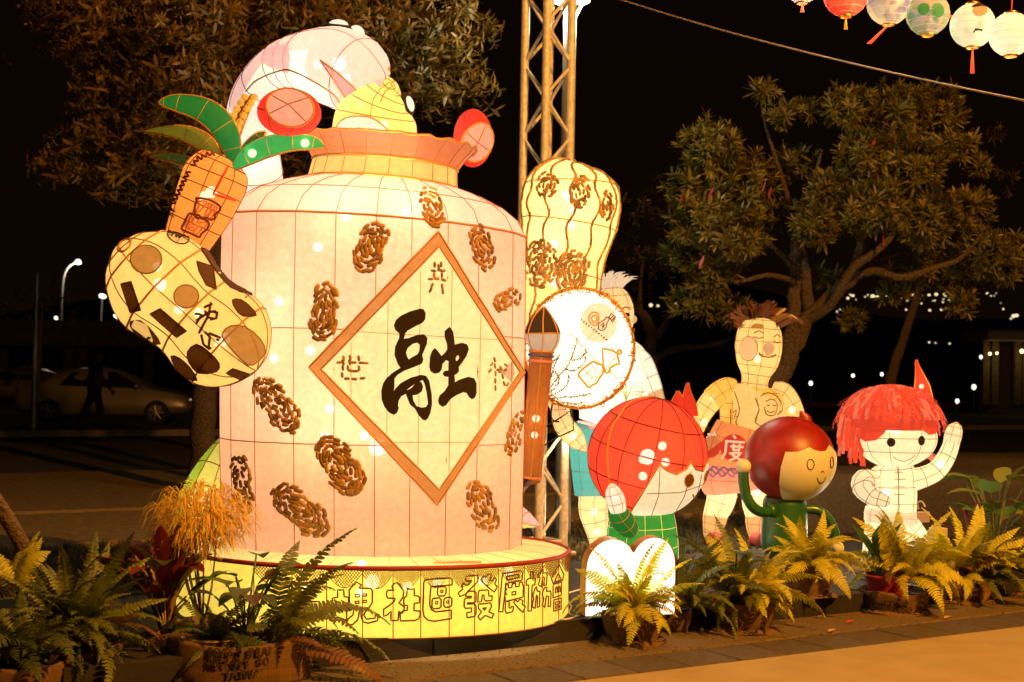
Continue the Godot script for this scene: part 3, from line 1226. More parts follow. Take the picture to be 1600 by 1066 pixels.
func tree(called: String, label: String, base: Vector3, limbs: Array, bark: Material, clumps: Array, spray: Array, leaf: Material, per: float, hang: bool, tone: Color, group := ""):
	var o = thing(called, label, "tree", base, group)
	var first = true
	for l in limbs:
		var pts = []
		var rad = []
		for e in l:
			pts.append(P(e[0], e[1], e[2]) if e.size() == 4 else e[0])
			rad.append(e[3] * e[2] / F)
		var pp = spline(pts, 5)
		var rr = spline(rad, 5)
		for i in pp.size():
			var w = rr[i] * 0.25
			pp[i] += Vector3(rng.randf_range(-w, w), 0, rng.randf_range(-w, w))
			rr[i] *= rng.randf_range(0.93, 1.08)
		var m = MB.new()
		m.tube(pp, rr, 10 if first else 7)
		part(o, "trunk" if first else "limb", m, bark)
		first = false
	var xf = []
	for i in spray.size():
		xf.append([])
	var tint = []
	for i in spray.size():
		tint.append([])
	for c in clumps:
		var ctr = P(c[0], c[1], c[3])
		var r = c[2] * c[3] / F
		var k = int(per * c[2] * c[2] / 100.0 * (c[4] if c.size() > 4 else 1.0))
		for i in k:
			var d = Vector3(rng.randfn(), rng.randfn(), rng.randfn()).normalized()
			var q = pow(rng.randf(), 0.45)
			var p = ctr + Vector3(d.x, d.y * 0.85, d.z) * r * q * rng.randf_range(0.75, 1.12)
			var out = (d + Vector3(0, -0.5 if hang else 0.55, 0) + Vector3(rng.randfn(), rng.randfn(), rng.randfn()) * 0.35).normalized()
			var ax = Vector3.UP.cross(out)
			var b = Basis(ax.normalized(), Vector3.UP.angle_to(out)) if ax.length() > 0.01 else Basis()
			b = b * Basis(Vector3.UP, rng.randf() * TAU)
			var s = rng.randf_range(0.6, 1.15)
			var v = rng.randi() % spray.size()
			xf[v].append(Transform3D(b.scaled(Vector3(s, s, s)), p))
			var g = rng.randf_range(0.6, 1.3)
			tint[v].append(Color(tone.r * g * rng.randf_range(0.85, 1.25), tone.g * g, tone.b * g * rng.randf_range(0.7, 1.2)))
	for v in spray.size():
		many(o, "crown", spray[v], leaf, xf[v], tint[v])
	return o

func rosette(sd: int, n: int, len: float, wid: float) -> ArrayMesh:
	var g = RandomNumberGenerator.new()
	g.seed = sd
	var m = MB.new()
	m.tube([Vector3(0, -len * 0.7, 0), Vector3.ZERO], len * 0.03, 4)
	for i in n:
		var a = i * 2.4 + g.randf_range(-0.3, 0.3)
		var up = lerpf(0.1, 1.6, float(i) / n) + g.randf_range(-0.2, 0.2)
		var d = Vector3(cos(a), up, sin(a))
		leaf_blade(m, Vector3(0, -len * 0.45 * (1.0 - float(i) / n), 0), d, len * g.randf_range(0.75, 1.1), wid, g.randf_range(0.1, 0.5), Color(1, 1, 1) * g.randf_range(0.8, 1.15), g.randf_range(-0.4, 0.4))
	return m.mesh()

func hanging_spray(sd: int, n: int, len: float, wid: float) -> ArrayMesh:
	var g = RandomNumberGenerator.new()
	g.seed = sd
	var m = MB.new()
	var tw = []
	for i in 5:
		tw.append(Vector3(0.02 * i * i * 0.1, len * 0.38 * i, 0.0) + Vector3(g.randf_range(-0.02, 0.02), 0, g.randf_range(-0.02, 0.02)))
	m.tube(tw, len * 0.022, 4)
	for i in n:
		var t = float(i) / n
		var p = tw[int(t * 4)].lerp(tw[int(t * 4) + 1], t * 4 - int(t * 4))
		var a = i * 2.4 + g.randf_range(-0.5, 0.5)
		var d = Vector3(cos(a), g.randf_range(0.0, 0.9), sin(a))
		leaf_blade(m, p, d, len * g.randf_range(0.7, 1.1), wid, g.randf_range(0.2, 0.9), Color(1, 1, 1) * g.randf_range(0.7, 1.2), g.randf_range(-0.7, 0.7))
	return m.mesh()

func build_trees():
	var bark = mat("grey_bark", Color(0.15, 0.10, 0.045), 0.95)
	grain(bark, noise_tex("bark_tone", 0.035, Color(0.45, 0.42, 0.4), Color(1, 1, 1), 6, 512), 1.4, bump_tex("bark_bump", 0.05, 5), 3.0)
	var leaf = mat("tree_leaf", Color.WHITE, 0.5, 0.0, 0.55)
	leaf.vertex_color_use_as_albedo = true
	var ros = [rosette(1, 15, 0.15, 0.026), rosette(2, 17, 0.13, 0.022), rosette(3, 13, 0.17, 0.028), rosette(7, 9, 0.11, 0.02)]
	var han = [hanging_spray(4, 13, 0.145, 0.03), hanging_spray(5, 15, 0.125, 0.026), hanging_spray(6, 12, 0.165, 0.033), hanging_spray(8, 7, 0.10, 0.022)]
	# the broad tree behind the small lantern figures
	var z = 15.0
	tree("broad_tree", "broad grey-barked tree with forked limbs behind the apron figure", G(1165, 800),
		[[[1163, 806, z, 20], [1185, 700, z, 17], [1212, 610, z, 16], [1238, 545, z, 15], [1262, 500, z, 13], [1300, 462, z, 11], [1332, 432, z, 10], [1344, 385, z - 0.1, 7], [1346, 320, z - 0.2, 5], [1362, 240, z - 0.2, 2]],
		[[1232, 560, z, 13], [1238, 500, z, 12], [1244, 440, z + 0.1, 10], [1243, 380, z + 0.1, 8], [1262, 310, z + 0.1, 5], [1285, 235, z + 0.2, 2]],
		[[1240, 535, z, 11], [1262, 495, z + 0.1, 10], [1258, 440, z + 0.1, 9], [1252, 390, z + 0.2, 7], [1225, 290, z + 0.3, 4], [1195, 190, z + 0.3, 2], [1186, 120, z + 0.3, 1]],
		[[1328, 436, z, 8], [1366, 424, z - 0.2, 7], [1410, 434, z - 0.4, 6], [1462, 418, z - 0.5, 5], [1500, 404, z - 0.5, 4], [1535, 365, z - 0.6, 2]],
		[[1262, 500, z, 9], [1296, 478, z - 0.2, 8], [1334, 420, z - 0.5, 7], [1392, 372, z - 0.6, 5], [1420, 300, z - 0.6, 3], [1440, 230, z - 0.6, 1.5]],
		[[1243, 420, z, 6], [1205, 385, z - 0.3, 4], [1150, 345, z - 0.4, 3], [1110, 290, z - 0.5, 1.5]],
		[[1242, 440, z, 5], [1200, 430, z - 0.4, 4], [1150, 440, z - 0.5, 3], [1095, 425, z - 0.6, 1.5]],
		[[1345, 380, z, 5], [1320, 330, z + 0.3, 4], [1300, 280, z + 0.4, 2]],
		[[1352, 410, z, 5], [1420, 390, z + 0.3, 4], [1480, 350, z + 0.4, 3], [1540, 300, z + 0.4, 1.5]]], bark,
		[[1112, 225, 55, z - 0.4], [1075, 295, 42, z - 0.2], [1098, 345, 55, z - 0.6], [1062, 395, 30, z], [1118, 418, 50, z - 0.4], [1085, 465, 40, z - 0.2], [1150, 370, 50, z - 0.8], [1165, 285, 52, z - 0.2], [1140, 480, 35, z, 0.7], [1190, 140, 24, z, 0.5], [1215, 175, 30, z, 0.5], [1262, 170, 26, z, 0.5],
		[1325, 165, 42, z - 0.3], [1395, 170, 56, z - 0.2], [1465, 175, 48, z - 0.1], [1492, 225, 36, z - 0.2], [1420, 255, 66, z - 0.6], [1350, 245, 56, z - 0.6], [1298, 300, 44, z - 0.4], [1275, 350, 46, z - 0.8], [1362, 325, 50, z - 0.9], [1440, 335, 58, z - 0.6], [1505, 325, 46, z - 0.2], [1528, 255, 22, z, 0.8], [1540, 390, 48, z - 0.3], [1572, 420, 36, z - 0.2], [1500, 415, 42, z + 0.2], [1440, 410, 40, z + 0.3], [1585, 385, 24, z], [1285, 435, 26, z + 0.3, 0.7], [1330, 500, 28, z + 0.5, 0.5], [1505, 470, 30, z, 0.6], [1400, 455, 30, z + 0.6, 0.5], [1240, 250, 38, z + 0.6, 0.5], [1200, 340, 45, z + 0.7, 0.6]],
		ros, leaf, 4.8, false, Color(0.128, 0.113, 0.012))
	# a few red leaves in it
	# the big tree that hangs over the jar
	z = 14.0
	tree("overhanging_tree", "large tree with drooping brown-lit leaves hanging over the jar lantern", G(318, 768),
		[[[316, 775, 16.3, 22], [318, 690, 16.3, 19], [322, 600, 16.3, 18], [330, 480, 16.2, 17], [345, 330, 16.0, 15], [372, 160, 15.6, 12], [398, 20, 15.2, 10], [410, -120, 15, 7]],
		[[352, 290, 16, 11], [300, 190, 15.4, 8], [230, 90, 14.6, 6], [150, 20, 14, 4]],
		[[372, 160, 15.6, 9], [450, 80, 14.8, 7], [540, 60, 14.2, 5], [620, 95, 13.8, 4], [690, 130, 13.6, 2]],
		[[345, 330, 16, 8], [270, 285, 15, 6], [200, 262, 14.4, 4], [120, 255, 14, 2]],
		[[560, 40, 14.3, 5], [610, 90, 14, 4], [628, 170, 13.8, 3], [650, 205, 13.8, 1.5]],
		[[398, 20, 15.2, 8], [480, -30, 14.6, 6], [600, -40, 14.2, 4], [720, 10, 14, 2]]], bark,
		[[100, 20, 60, z], [170, 40, 75, z - 0.8], [270, 40, 85, z - 1.0], [370, 40, 85, z - 0.6], [470, 10, 80, z - 0.4], [560, 30, 75, z - 0.7], [640, 30, 75, z - 0.4], [705, 70, 50, z - 0.2], [735, 130, 32, z], [725, 30, 40, z], [640, 115, 52, z - 0.3], [690, 150, 34, z, 0.8], [600, 90, 50, z], [190, 130, 70, z - 0.6], [290, 130, 75, z - 0.9], [150, 200, 50, z - 0.4], [230, 215, 62, z - 0.6], [105, 250, 42, z - 0.2], [180, 265, 46, z - 0.4], [310, 215, 60, z + 0.2], [400, 130, 70, z], [260, 285, 36, z - 0.2, 0.8], [90, 10, 40, z - 0.4], [340, 290, 40, z + 0.8, 0.6], [470, 250, 40, z + 1.4, 0.7], [480, 130, 60, z + 1, 0.7], [660, 225, 22, z, 0.6], [430, -60, 90, z], [250, -60, 90, z], [620, -60, 80, z]],
		han, leaf, 1.9, true, Color(0.14, 0.092, 0.013))
	# dim trees farther back
	var dim_ = Color(0.05, 0.045, 0.02)
	z = 24.0
	tree("small_tree", "dim tree with low spreading limbs behind the white-shirted figure", G(1012, 690) ,
		[[[1012, 720, z, 15], [1016, 600, z, 13], [1018, 540, z, 11], [1012, 500, z, 7], [980, 470, z, 4], [940, 430, z, 2]], [[1018, 535, z, 8], [1040, 505, z, 5], [1062, 470, z, 3], [1080, 420, z, 2]], [[1018, 562, z, 8], [1060, 545, z, 6], [1110, 540, z, 4], [1170, 520, z, 2]], [[1014, 520, z, 6], [1000, 480, z, 4], [1005, 400, z, 2]]], bark,
		[[985, 330, 50, z, 1], [1015, 400, 60, z], [960, 420, 50, z], [1040, 350, 45, z], [1080, 480, 50, z, 0.7], [1130, 500, 45, z, 0.7], [980, 480, 50, z, 0.7], [1010, 310, 30, z]],
		han, leaf, 0.7, true, dim_)
	z = 21.0
	tree("thin_tree", "thin leaning tree trunk between the broad tree and the pavilion", G(1385, 745),
		[[[1378, 752, z, 9], [1388, 640, z, 9], [1395, 580, z, 8], [1418, 510, z, 7], [1438, 445, z, 5], [1452, 380, z, 3]]], bark,
		[[1450, 400, 50, z, 0.8], [1500, 430, 50, z, 0.7], [1420, 440, 40, z, 0.7], [1560, 200, 45, z, 0.4], [1580, 280, 40, z, 0.4]],
		ros, leaf, 0.8, true, Color(0.08, 0.06, 0.028))
	z = 40.0
	tree("roadside_tree", "rounded dim tree beside the tall curved-arm street lamp", P(60, 600, z) * Vector3(1, 0, 1),
		[[[60, 612, z, 3], [62, 540, z, 3], [66, 480, z, 1.5]]], bark,
		[[40, 470, 34, z], [90, 465, 36, z], [120, 490, 20, z], [10, 480, 30, z], [65, 440, 26, z, 0.7], [6, 90, 18, 30, 0.5]],
		ros, leaf, 2.2, false, Color(0.06, 0.06, 0.025))

# ---------------------------------------------------------------- the jar
const JZ := 7.73
var jar: Cover
var drum: Cover

func ring_skin(rows: Array, z: float, sq: float, angles: Array, sag: float, sub: Array) -> Cover:
	# rows: [centre x, centre y, radius, drop to the side] in pixels at depth z; angles: the columns' directions (0 towards the eye), each gap cut in 4
	var s = Cover.new()
	s.h = self
	var cols = []
	for i in angles.size():
		var a = float(angles[i])
		var b = float(angles[i + 1]) if i + 1 < angles.size() else float(angles[0]) + 360.0
		for j in 4:
			cols.append([deg_to_rad(lerpf(a, b, j / 4.0)), sin(PI * j / 4.0) * (b - a) / 15.0])
	var ctr = []
	var n = 0
	for i in rows.size():
		var parts = sub[i] if i < sub.size() else 1
		var kmax = parts if i < rows.size() - 1 else 1
		s.key.append(n)
		for q in kmax:
			var t = float(q) / parts
			var e = rows[i]
			var f = rows[mini(i + 1, rows.size() - 1)]
			var c = P(lerpf(e[0], f[0], t), lerpf(e[1], f[1], t), z)
			var r = lerpf(e[2], f[2], t) * z / F
			var tilt = lerpf(e[3], f[3], t)
			var row = PackedVector3Array()
			for k in cols:
				var sg = 1.0 - sag * k[1]
				var d = Vector3(sin(k[0]) * r * sg, 0, cos(k[0]) * r * sq * sg)
				d.y = -d.x * tilt
				row.append(c + d)
			s.R.append(row)
			ctr.append(c)
			n += 1
	s.finish(ctr)
	return s

func peanut_mesh() -> ArrayMesh:
	if mats.has("peanut_mesh"):
		return mats["peanut_mesh"]
	var m = MB.new()
	var pr = []
	for i in 9:
		var t = -1.0 + i / 4.0
		pr.append([sqrt(maxf(1.0 - t * t, 0.0)) * (0.82 + 0.25 * absf(t)) * 0.5 + 0.001, t])
	m.lathe(Vector3.ZERO, pr, 8, 0.05, 1.0)
	mats["peanut_mesh"] = m.mesh()
	return mats["peanut_mesh"]

func peanut_mat() -> StandardMaterial3D:
	var m = mat("peanut_shell", Color.WHITE, 0.7)
	m.vertex_color_use_as_albedo = true
	return m

func peanut_xf(surf, q: Vector2, dir: Vector2, half: float, k: float) -> Transform3D:
	var a = surf.on(q, half * 0.36 * k)
	var b = surf.on(q + dir.normalized() * 3.0, half * 0.36 * k)
	var y = (b[0] - a[0]).normalized()
	var zz = a[1]
	var x = y.cross(zz).normalized()
	zz = x.cross(y)
	var s = half * k
	return Transform3D(Basis(x * s * rng.randf_range(0.95, 1.15), y * s, zz * s * 0.8), a[0])

func nut_tint() -> Color:
	var g = rng.randf_range(0.5, 1.35)
	return Color(0.34 * g, 0.19 * g * rng.randf_range(0.9, 1.08), 0.05 * g * rng.randf_range(0.7, 1.3))

# A peanut-shaped field of real peanuts glued to a skin: centre, half length, half width, lean from upright in degrees.
func peanut_patch(root: Node, surf, cx, cy, hl, hw, deg, k: float, nut := 7.0, waist := 0.24, called := "peanut_patch"):
	var xf = []
	var tint = []
	var put_ = []
	for tr in int(hl * hw * 1.9) + 400:
		var y = rng.randf_range(-1.0, 1.0)
		var x = rng.randf_range(-1.0, 1.0)
		var w = pow(maxf(1.0 - y * y, 0.0), 0.42) * (1.0 - waist * exp(-pow((y + 0.05) / 0.3, 2.0)))
		if absf(x) > w:
			continue
		var q = Vector2(x * hw, y * hl)
		var tg = Vector2(-y / hl, x / hw)
		if tg.length() * hw < 0.25:
			tg = Vector2(0.3, 1.0)
		tg = tg.normalized().rotated(rng.randf_range(-0.35, 0.35))
		var ok = true
		for e in put_:
			var d = (q - e[0]).rotated(-e[1].angle())
			if pow(d.x / (nut * 1.42), 2.0) + pow(d.y / (nut * 0.68), 2.0) < 1.0:
				ok = false
				break
		if ok:
			put_.append([q, tg])
	for e in put_:
		var rot = deg_to_rad(deg)
		xf.append(peanut_xf(surf, Vector2(cx, cy) + e[0].rotated(rot), e[1].rotated(rot), nut * rng.randf_range(0.88, 1.1), k))
		tint.append(nut_tint())
	many(root, called, peanut_mesh(), peanut_mat(), xf, tint)

func build_jar():
	var ang = [-59, -42.5, -24.4, -9.2, 5, 17.4, 31, 44.5, 65.7, 84, 102, 121, 140, 159, 178, 197, 216, 235, 254, 278]
	var base = P(584, 862, JZ)
	var o = thing("peanut_jar_lantern", "huge pink jar-shaped lantern with a yellow diamond and peanut mosaics", "lantern", base)
	jar = ring_skin([[582.5, 856, 233, 0], [583, 687, 236.5, 0.0], [583.5, 522, 237.5, 0.016], [586, 357, 236.5, 0.05], [588, 333, 222, 0.05], [590, 314, 196, 0.055], [593, 299, 160, 0.055], [598, 287, 117, 0.06]], JZ, 0.8, ang, 0.011, [6, 6, 6, 3, 3, 2, 2])
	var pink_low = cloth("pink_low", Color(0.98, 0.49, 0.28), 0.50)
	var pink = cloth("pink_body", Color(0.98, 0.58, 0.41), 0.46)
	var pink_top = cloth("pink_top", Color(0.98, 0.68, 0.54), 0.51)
	var cols = []
	for i in ang.size():
		cols.append(i * 4)
	var k = jar.key
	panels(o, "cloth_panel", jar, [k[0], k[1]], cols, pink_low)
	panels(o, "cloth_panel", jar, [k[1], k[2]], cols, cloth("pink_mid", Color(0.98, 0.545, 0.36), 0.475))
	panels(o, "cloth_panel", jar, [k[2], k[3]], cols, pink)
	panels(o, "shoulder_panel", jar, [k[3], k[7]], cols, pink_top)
	var cord = mat("rust_wire", Color(0.36, 0.10, 0.022), 0.7)
	wires(o, jar, [k[0], k[1], k[2]], cols, 0.0032, cord)
	wires(o, jar, [k[3]], [], 0.0065, mat("orange_cord", Color(0.5, 0.2, 0.03), 0.6), "shoulder_cord")
	wires(o, jar, [k[5] ], [], 0.0028, cord, "shoulder_wire")
	# collar and flaring coral rim
	var ca = []
	for i in 20:
		ca.append(-172.0 + i * 18.0)
	var collar = ring_skin([[598, 287.5, 117, 0.06], [602, 258, 112.5, 0.06]], JZ, 0.82, ca, 0.006, [2])
	var cc = []
	for i in 20:
		cc.append(i * 4)
	panels(o, "collar_panel", collar, [0, 2], cc, cloth("collar", Color(0.98, 0.66, 0.2), 0.66))
	var gold = mat("gold_braid", Color(0.55, 0.25, 0.035), 0.45, 0.3)
	wires(o, collar, [0, 2], [], 0.008, gold, "gold_braid")
	wires(o, collar, [], cc, 0.003, cord)
	var rim = ring_skin([[602, 257.5, 113, 0.06], [604, 240, 124, 0.06], [607, 222, 139, 0.06]], JZ, 0.82, ca, 0.012, [2, 2])
	for j in rim.nu:                                             # the rim's edge dips between its ribs
		rim.R[4][j] += Vector3(0, -0.014 * (1.0 - absf(cos(PI * j / 4.0))) + 0.006 * sin(j * 1.7), 0)
	panels(o, "rim_panel", rim, [0, 4], cc, cloth("coral", Color(0.97, 0.27, 0.10), 0.60))
	wires(o, rim, [0, 4], [], 0.0065, gold, "gold_braid")
	wires(o, rim, [], cc, 0.003, cord)
	# the diamond
	var outer = px([684, 362, 817, 582, 682, 789, 484, 574])
	var inner = px([685, 385, 809, 582, 685, 765, 503, 577])
	var m = MB.new()
	sheet_on(m, jar, inner, 0.0105, 4.5)
	var dia = part(o, "diamond_panel", m, cloth("lemon", Color(1.0, 0.88, 0.40), 0.9), "pale yellow diamond panel")
	for i in 4:
		m = MB.new()
		sheet_on(m, jar, [outer[i], outer[(i + 1) % 4], inner[(i + 1) % 4], inner[i]], 0.0135, 4.5)
		part(dia, "border_strip", m, cloth("amber", Color(0.9, 0.36, 0.07), 0.5))
	m = MB.new()
	line_on(m, jar, outer, 0.006, true, 6.0, 0.008)
	line_on(m, jar, inner, 0.005, true, 6.0, 0.010)
	part(dia, "gold_braid", m, gold)
	m = MB.new()
	for e in [[549, 535, 549, 622], [606, 470, 604, 678], [656, 424, 652, 728], [705, 420, 700, 738], [749, 490, 746, 672], [552, 518, 777, 531], [580, 691, 742, 691]]:
		line_on(m, jar, px(e), 0.002, false, 5.0, 0.0115)
	part(dia, "wire_frame", m, mat("pale_wire", Color(0.62, 0.42, 0.1), 0.7))
	# the big brush-written character of dark felt
	var felt = mat("dark_felt", Color(0.045, 0.022, 0.008), 0.95)
	grain(felt, noise_tex("felt_tone", 0.3, Color(0.5, 0.5, 0.5), Color(1, 1, 1), 3, 256), 3.0, bump_tex("felt_bump", 0.3, 3), 0.8)
	var zo = Vector2(570, 470)
	var s = 5.33
	var a = px([245, 205, 260, 165, 300, 130, 370, 95, 450, 72, 478, 75, 495, 105, 490, 155, 470, 180, 420, 205, 350, 245, 330, 270, 318, 320, 360, 318, 430, 290, 485, 285, 510, 310, 505, 360, 465, 455, 475, 490, 465, 520, 400, 548, 330, 575, 270, 610, 240, 645, 238, 755, 300, 690, 380, 645, 460, 622, 500, 630, 525, 670, 545, 780, 548, 860, 535, 930, 515, 975, 495, 992, 475, 985, 445, 950, 415, 895, 375, 860, 360, 820, 340, 770, 300, 790, 275, 830, 270, 880, 278, 890, 262, 930, 240, 945, 200, 925, 165, 880, 143, 820, 140, 750, 155, 690, 180, 650, 230, 605, 300, 560, 275, 520, 250, 450, 255, 385, 290, 310, 290, 270, 255, 240], zo, s)
	a = keyhole(a, px([335, 430, 350, 390, 390, 355, 430, 345, 458, 365, 455, 410, 435, 450, 390, 475, 362, 495, 345, 470], zo, s))
	a = keyhole(a, px([440, 668, 478, 655, 495, 690, 512, 760, 524, 855, 505, 888, 465, 895, 420, 880, 395, 835, 388, 785, 430, 775, 465, 750, 472, 715, 462, 685], zo, s))
	a = keyhole(a, px([342, 740, 375, 712, 420, 680, 410, 702, 385, 732, 352, 748], zo, s))
	var b = px([695, 222, 720, 260, 735, 370, 800, 355, 840, 370, 850, 405, 830, 460, 790, 520, 765, 550, 768, 585, 750, 605, 730, 615, 735, 685, 780, 660, 850, 638, 895, 650, 912, 690, 912, 770, 900, 805, 880, 815, 860, 800, 840, 765, 810, 755, 750, 780, 700, 815, 665, 865, 640, 878, 615, 860, 608, 830, 620, 790, 660, 755, 690, 705, 690, 630, 655, 625, 645, 605, 655, 590, 690, 585, 692, 500, 665, 490, 635, 525, 628, 570, 610, 595, 575, 602, 545, 585, 535, 550, 540, 470, 555, 425, 575, 398, 600, 425, 630, 465, 660, 440, 682, 405, 680, 360, 660, 300, 660, 255], zo, s)
	b = keyhole(b, px([740, 475, 755, 450, 775, 455, 778, 480, 755, 510, 742, 500], zo, s))
	for poly in [a, b]:
		m = MB.new()
		sheet_on(m, jar, poly, 0.0165, 6.0)
		line_on(m, jar, poly, 0.0035, true, 6.0, 0.0125)
		part(dia, "felt_character", m, felt)
	# the three small characters, each laid from single peanuts
	for glyph in [["793,150,90 838,148,90 822,165,80 786,192,8 850,192,0 830,188,15 790,222,90 843,222,90 765,250,0 808,247,5 855,256,20 775,295,-65 765,326,-60 845,300,85 849,335,85"],
			["135,828,0 165,800,80 160,828,70 210,795,85 206,826,80 270,798,85 236,828,0 288,830,0 318,832,5 160,865,88 195,865,88 215,885,10 246,888,0 272,868,88 155,915,85 188,940,0 240,943,5 295,938,-5"],
			["1205,808,75 1185,840,-55 1174,885,-50 1208,852,80 1212,905,88 1210,955,88 1211,1005,88 1250,868,60 1246,892,0 1280,880,-20 1285,846,40 1262,925,75 1272,975,70 1296,980,-55 1232,880,10"]]:
		var xf = []
		var tint = []
		for w in glyph[0].split(" "):
			var e = w.split(",")
			var q = Vector2(500, 380) + Vector2(float(e[0]), float(e[1])) / 4.44
			xf.append(peanut_xf(jar, q, Vector2.RIGHT.rotated(deg_to_rad(float(e[2]))), 4.6, JZ / F))
			xf[-1].origin += (EYE - xf[-1].origin).normalized() * 0.010
			tint.append(nut_tint())
		many(dia, "peanut_character", peanut_mesh(), peanut_mat(), xf, tint)
	for e in [[675, 324, 31, 18, -14], [580, 386, 41, 24, 20], [752, 388, 36, 18, -14], [507, 487, 45, 22, 6], [791, 470, 21, 18, 70], [434, 633, 50, 25, -36], [532, 727, 52, 29, -32], [380, 757, 47, 17, -6], [471, 798, 54, 27, -48], [752, 792, 41, 22, -22], [803, 675, 37, 12, 14]]:
		peanut_patch(o, jar, e[0], e[1], e[2], e[3], e[4], JZ / F)
	for e in [[537, 328], [487, 384], [475, 548], [505, 640], [565, 683], [498, 684], [575, 600], [655, 520], [678, 432], [697, 612], [676, 679], [640, 312], [420, 470], [745, 585], [735, 705], [412, 560]]:
		bulb(o, jar.on(Vector2(e[0], e[1]), -0.085)[0], 0.024, 0.045)
	for y in [1.0, 1.75]:
		bulb(o, Vector3(base.x, y, base.z - 0.1), 0.05, 0.26)

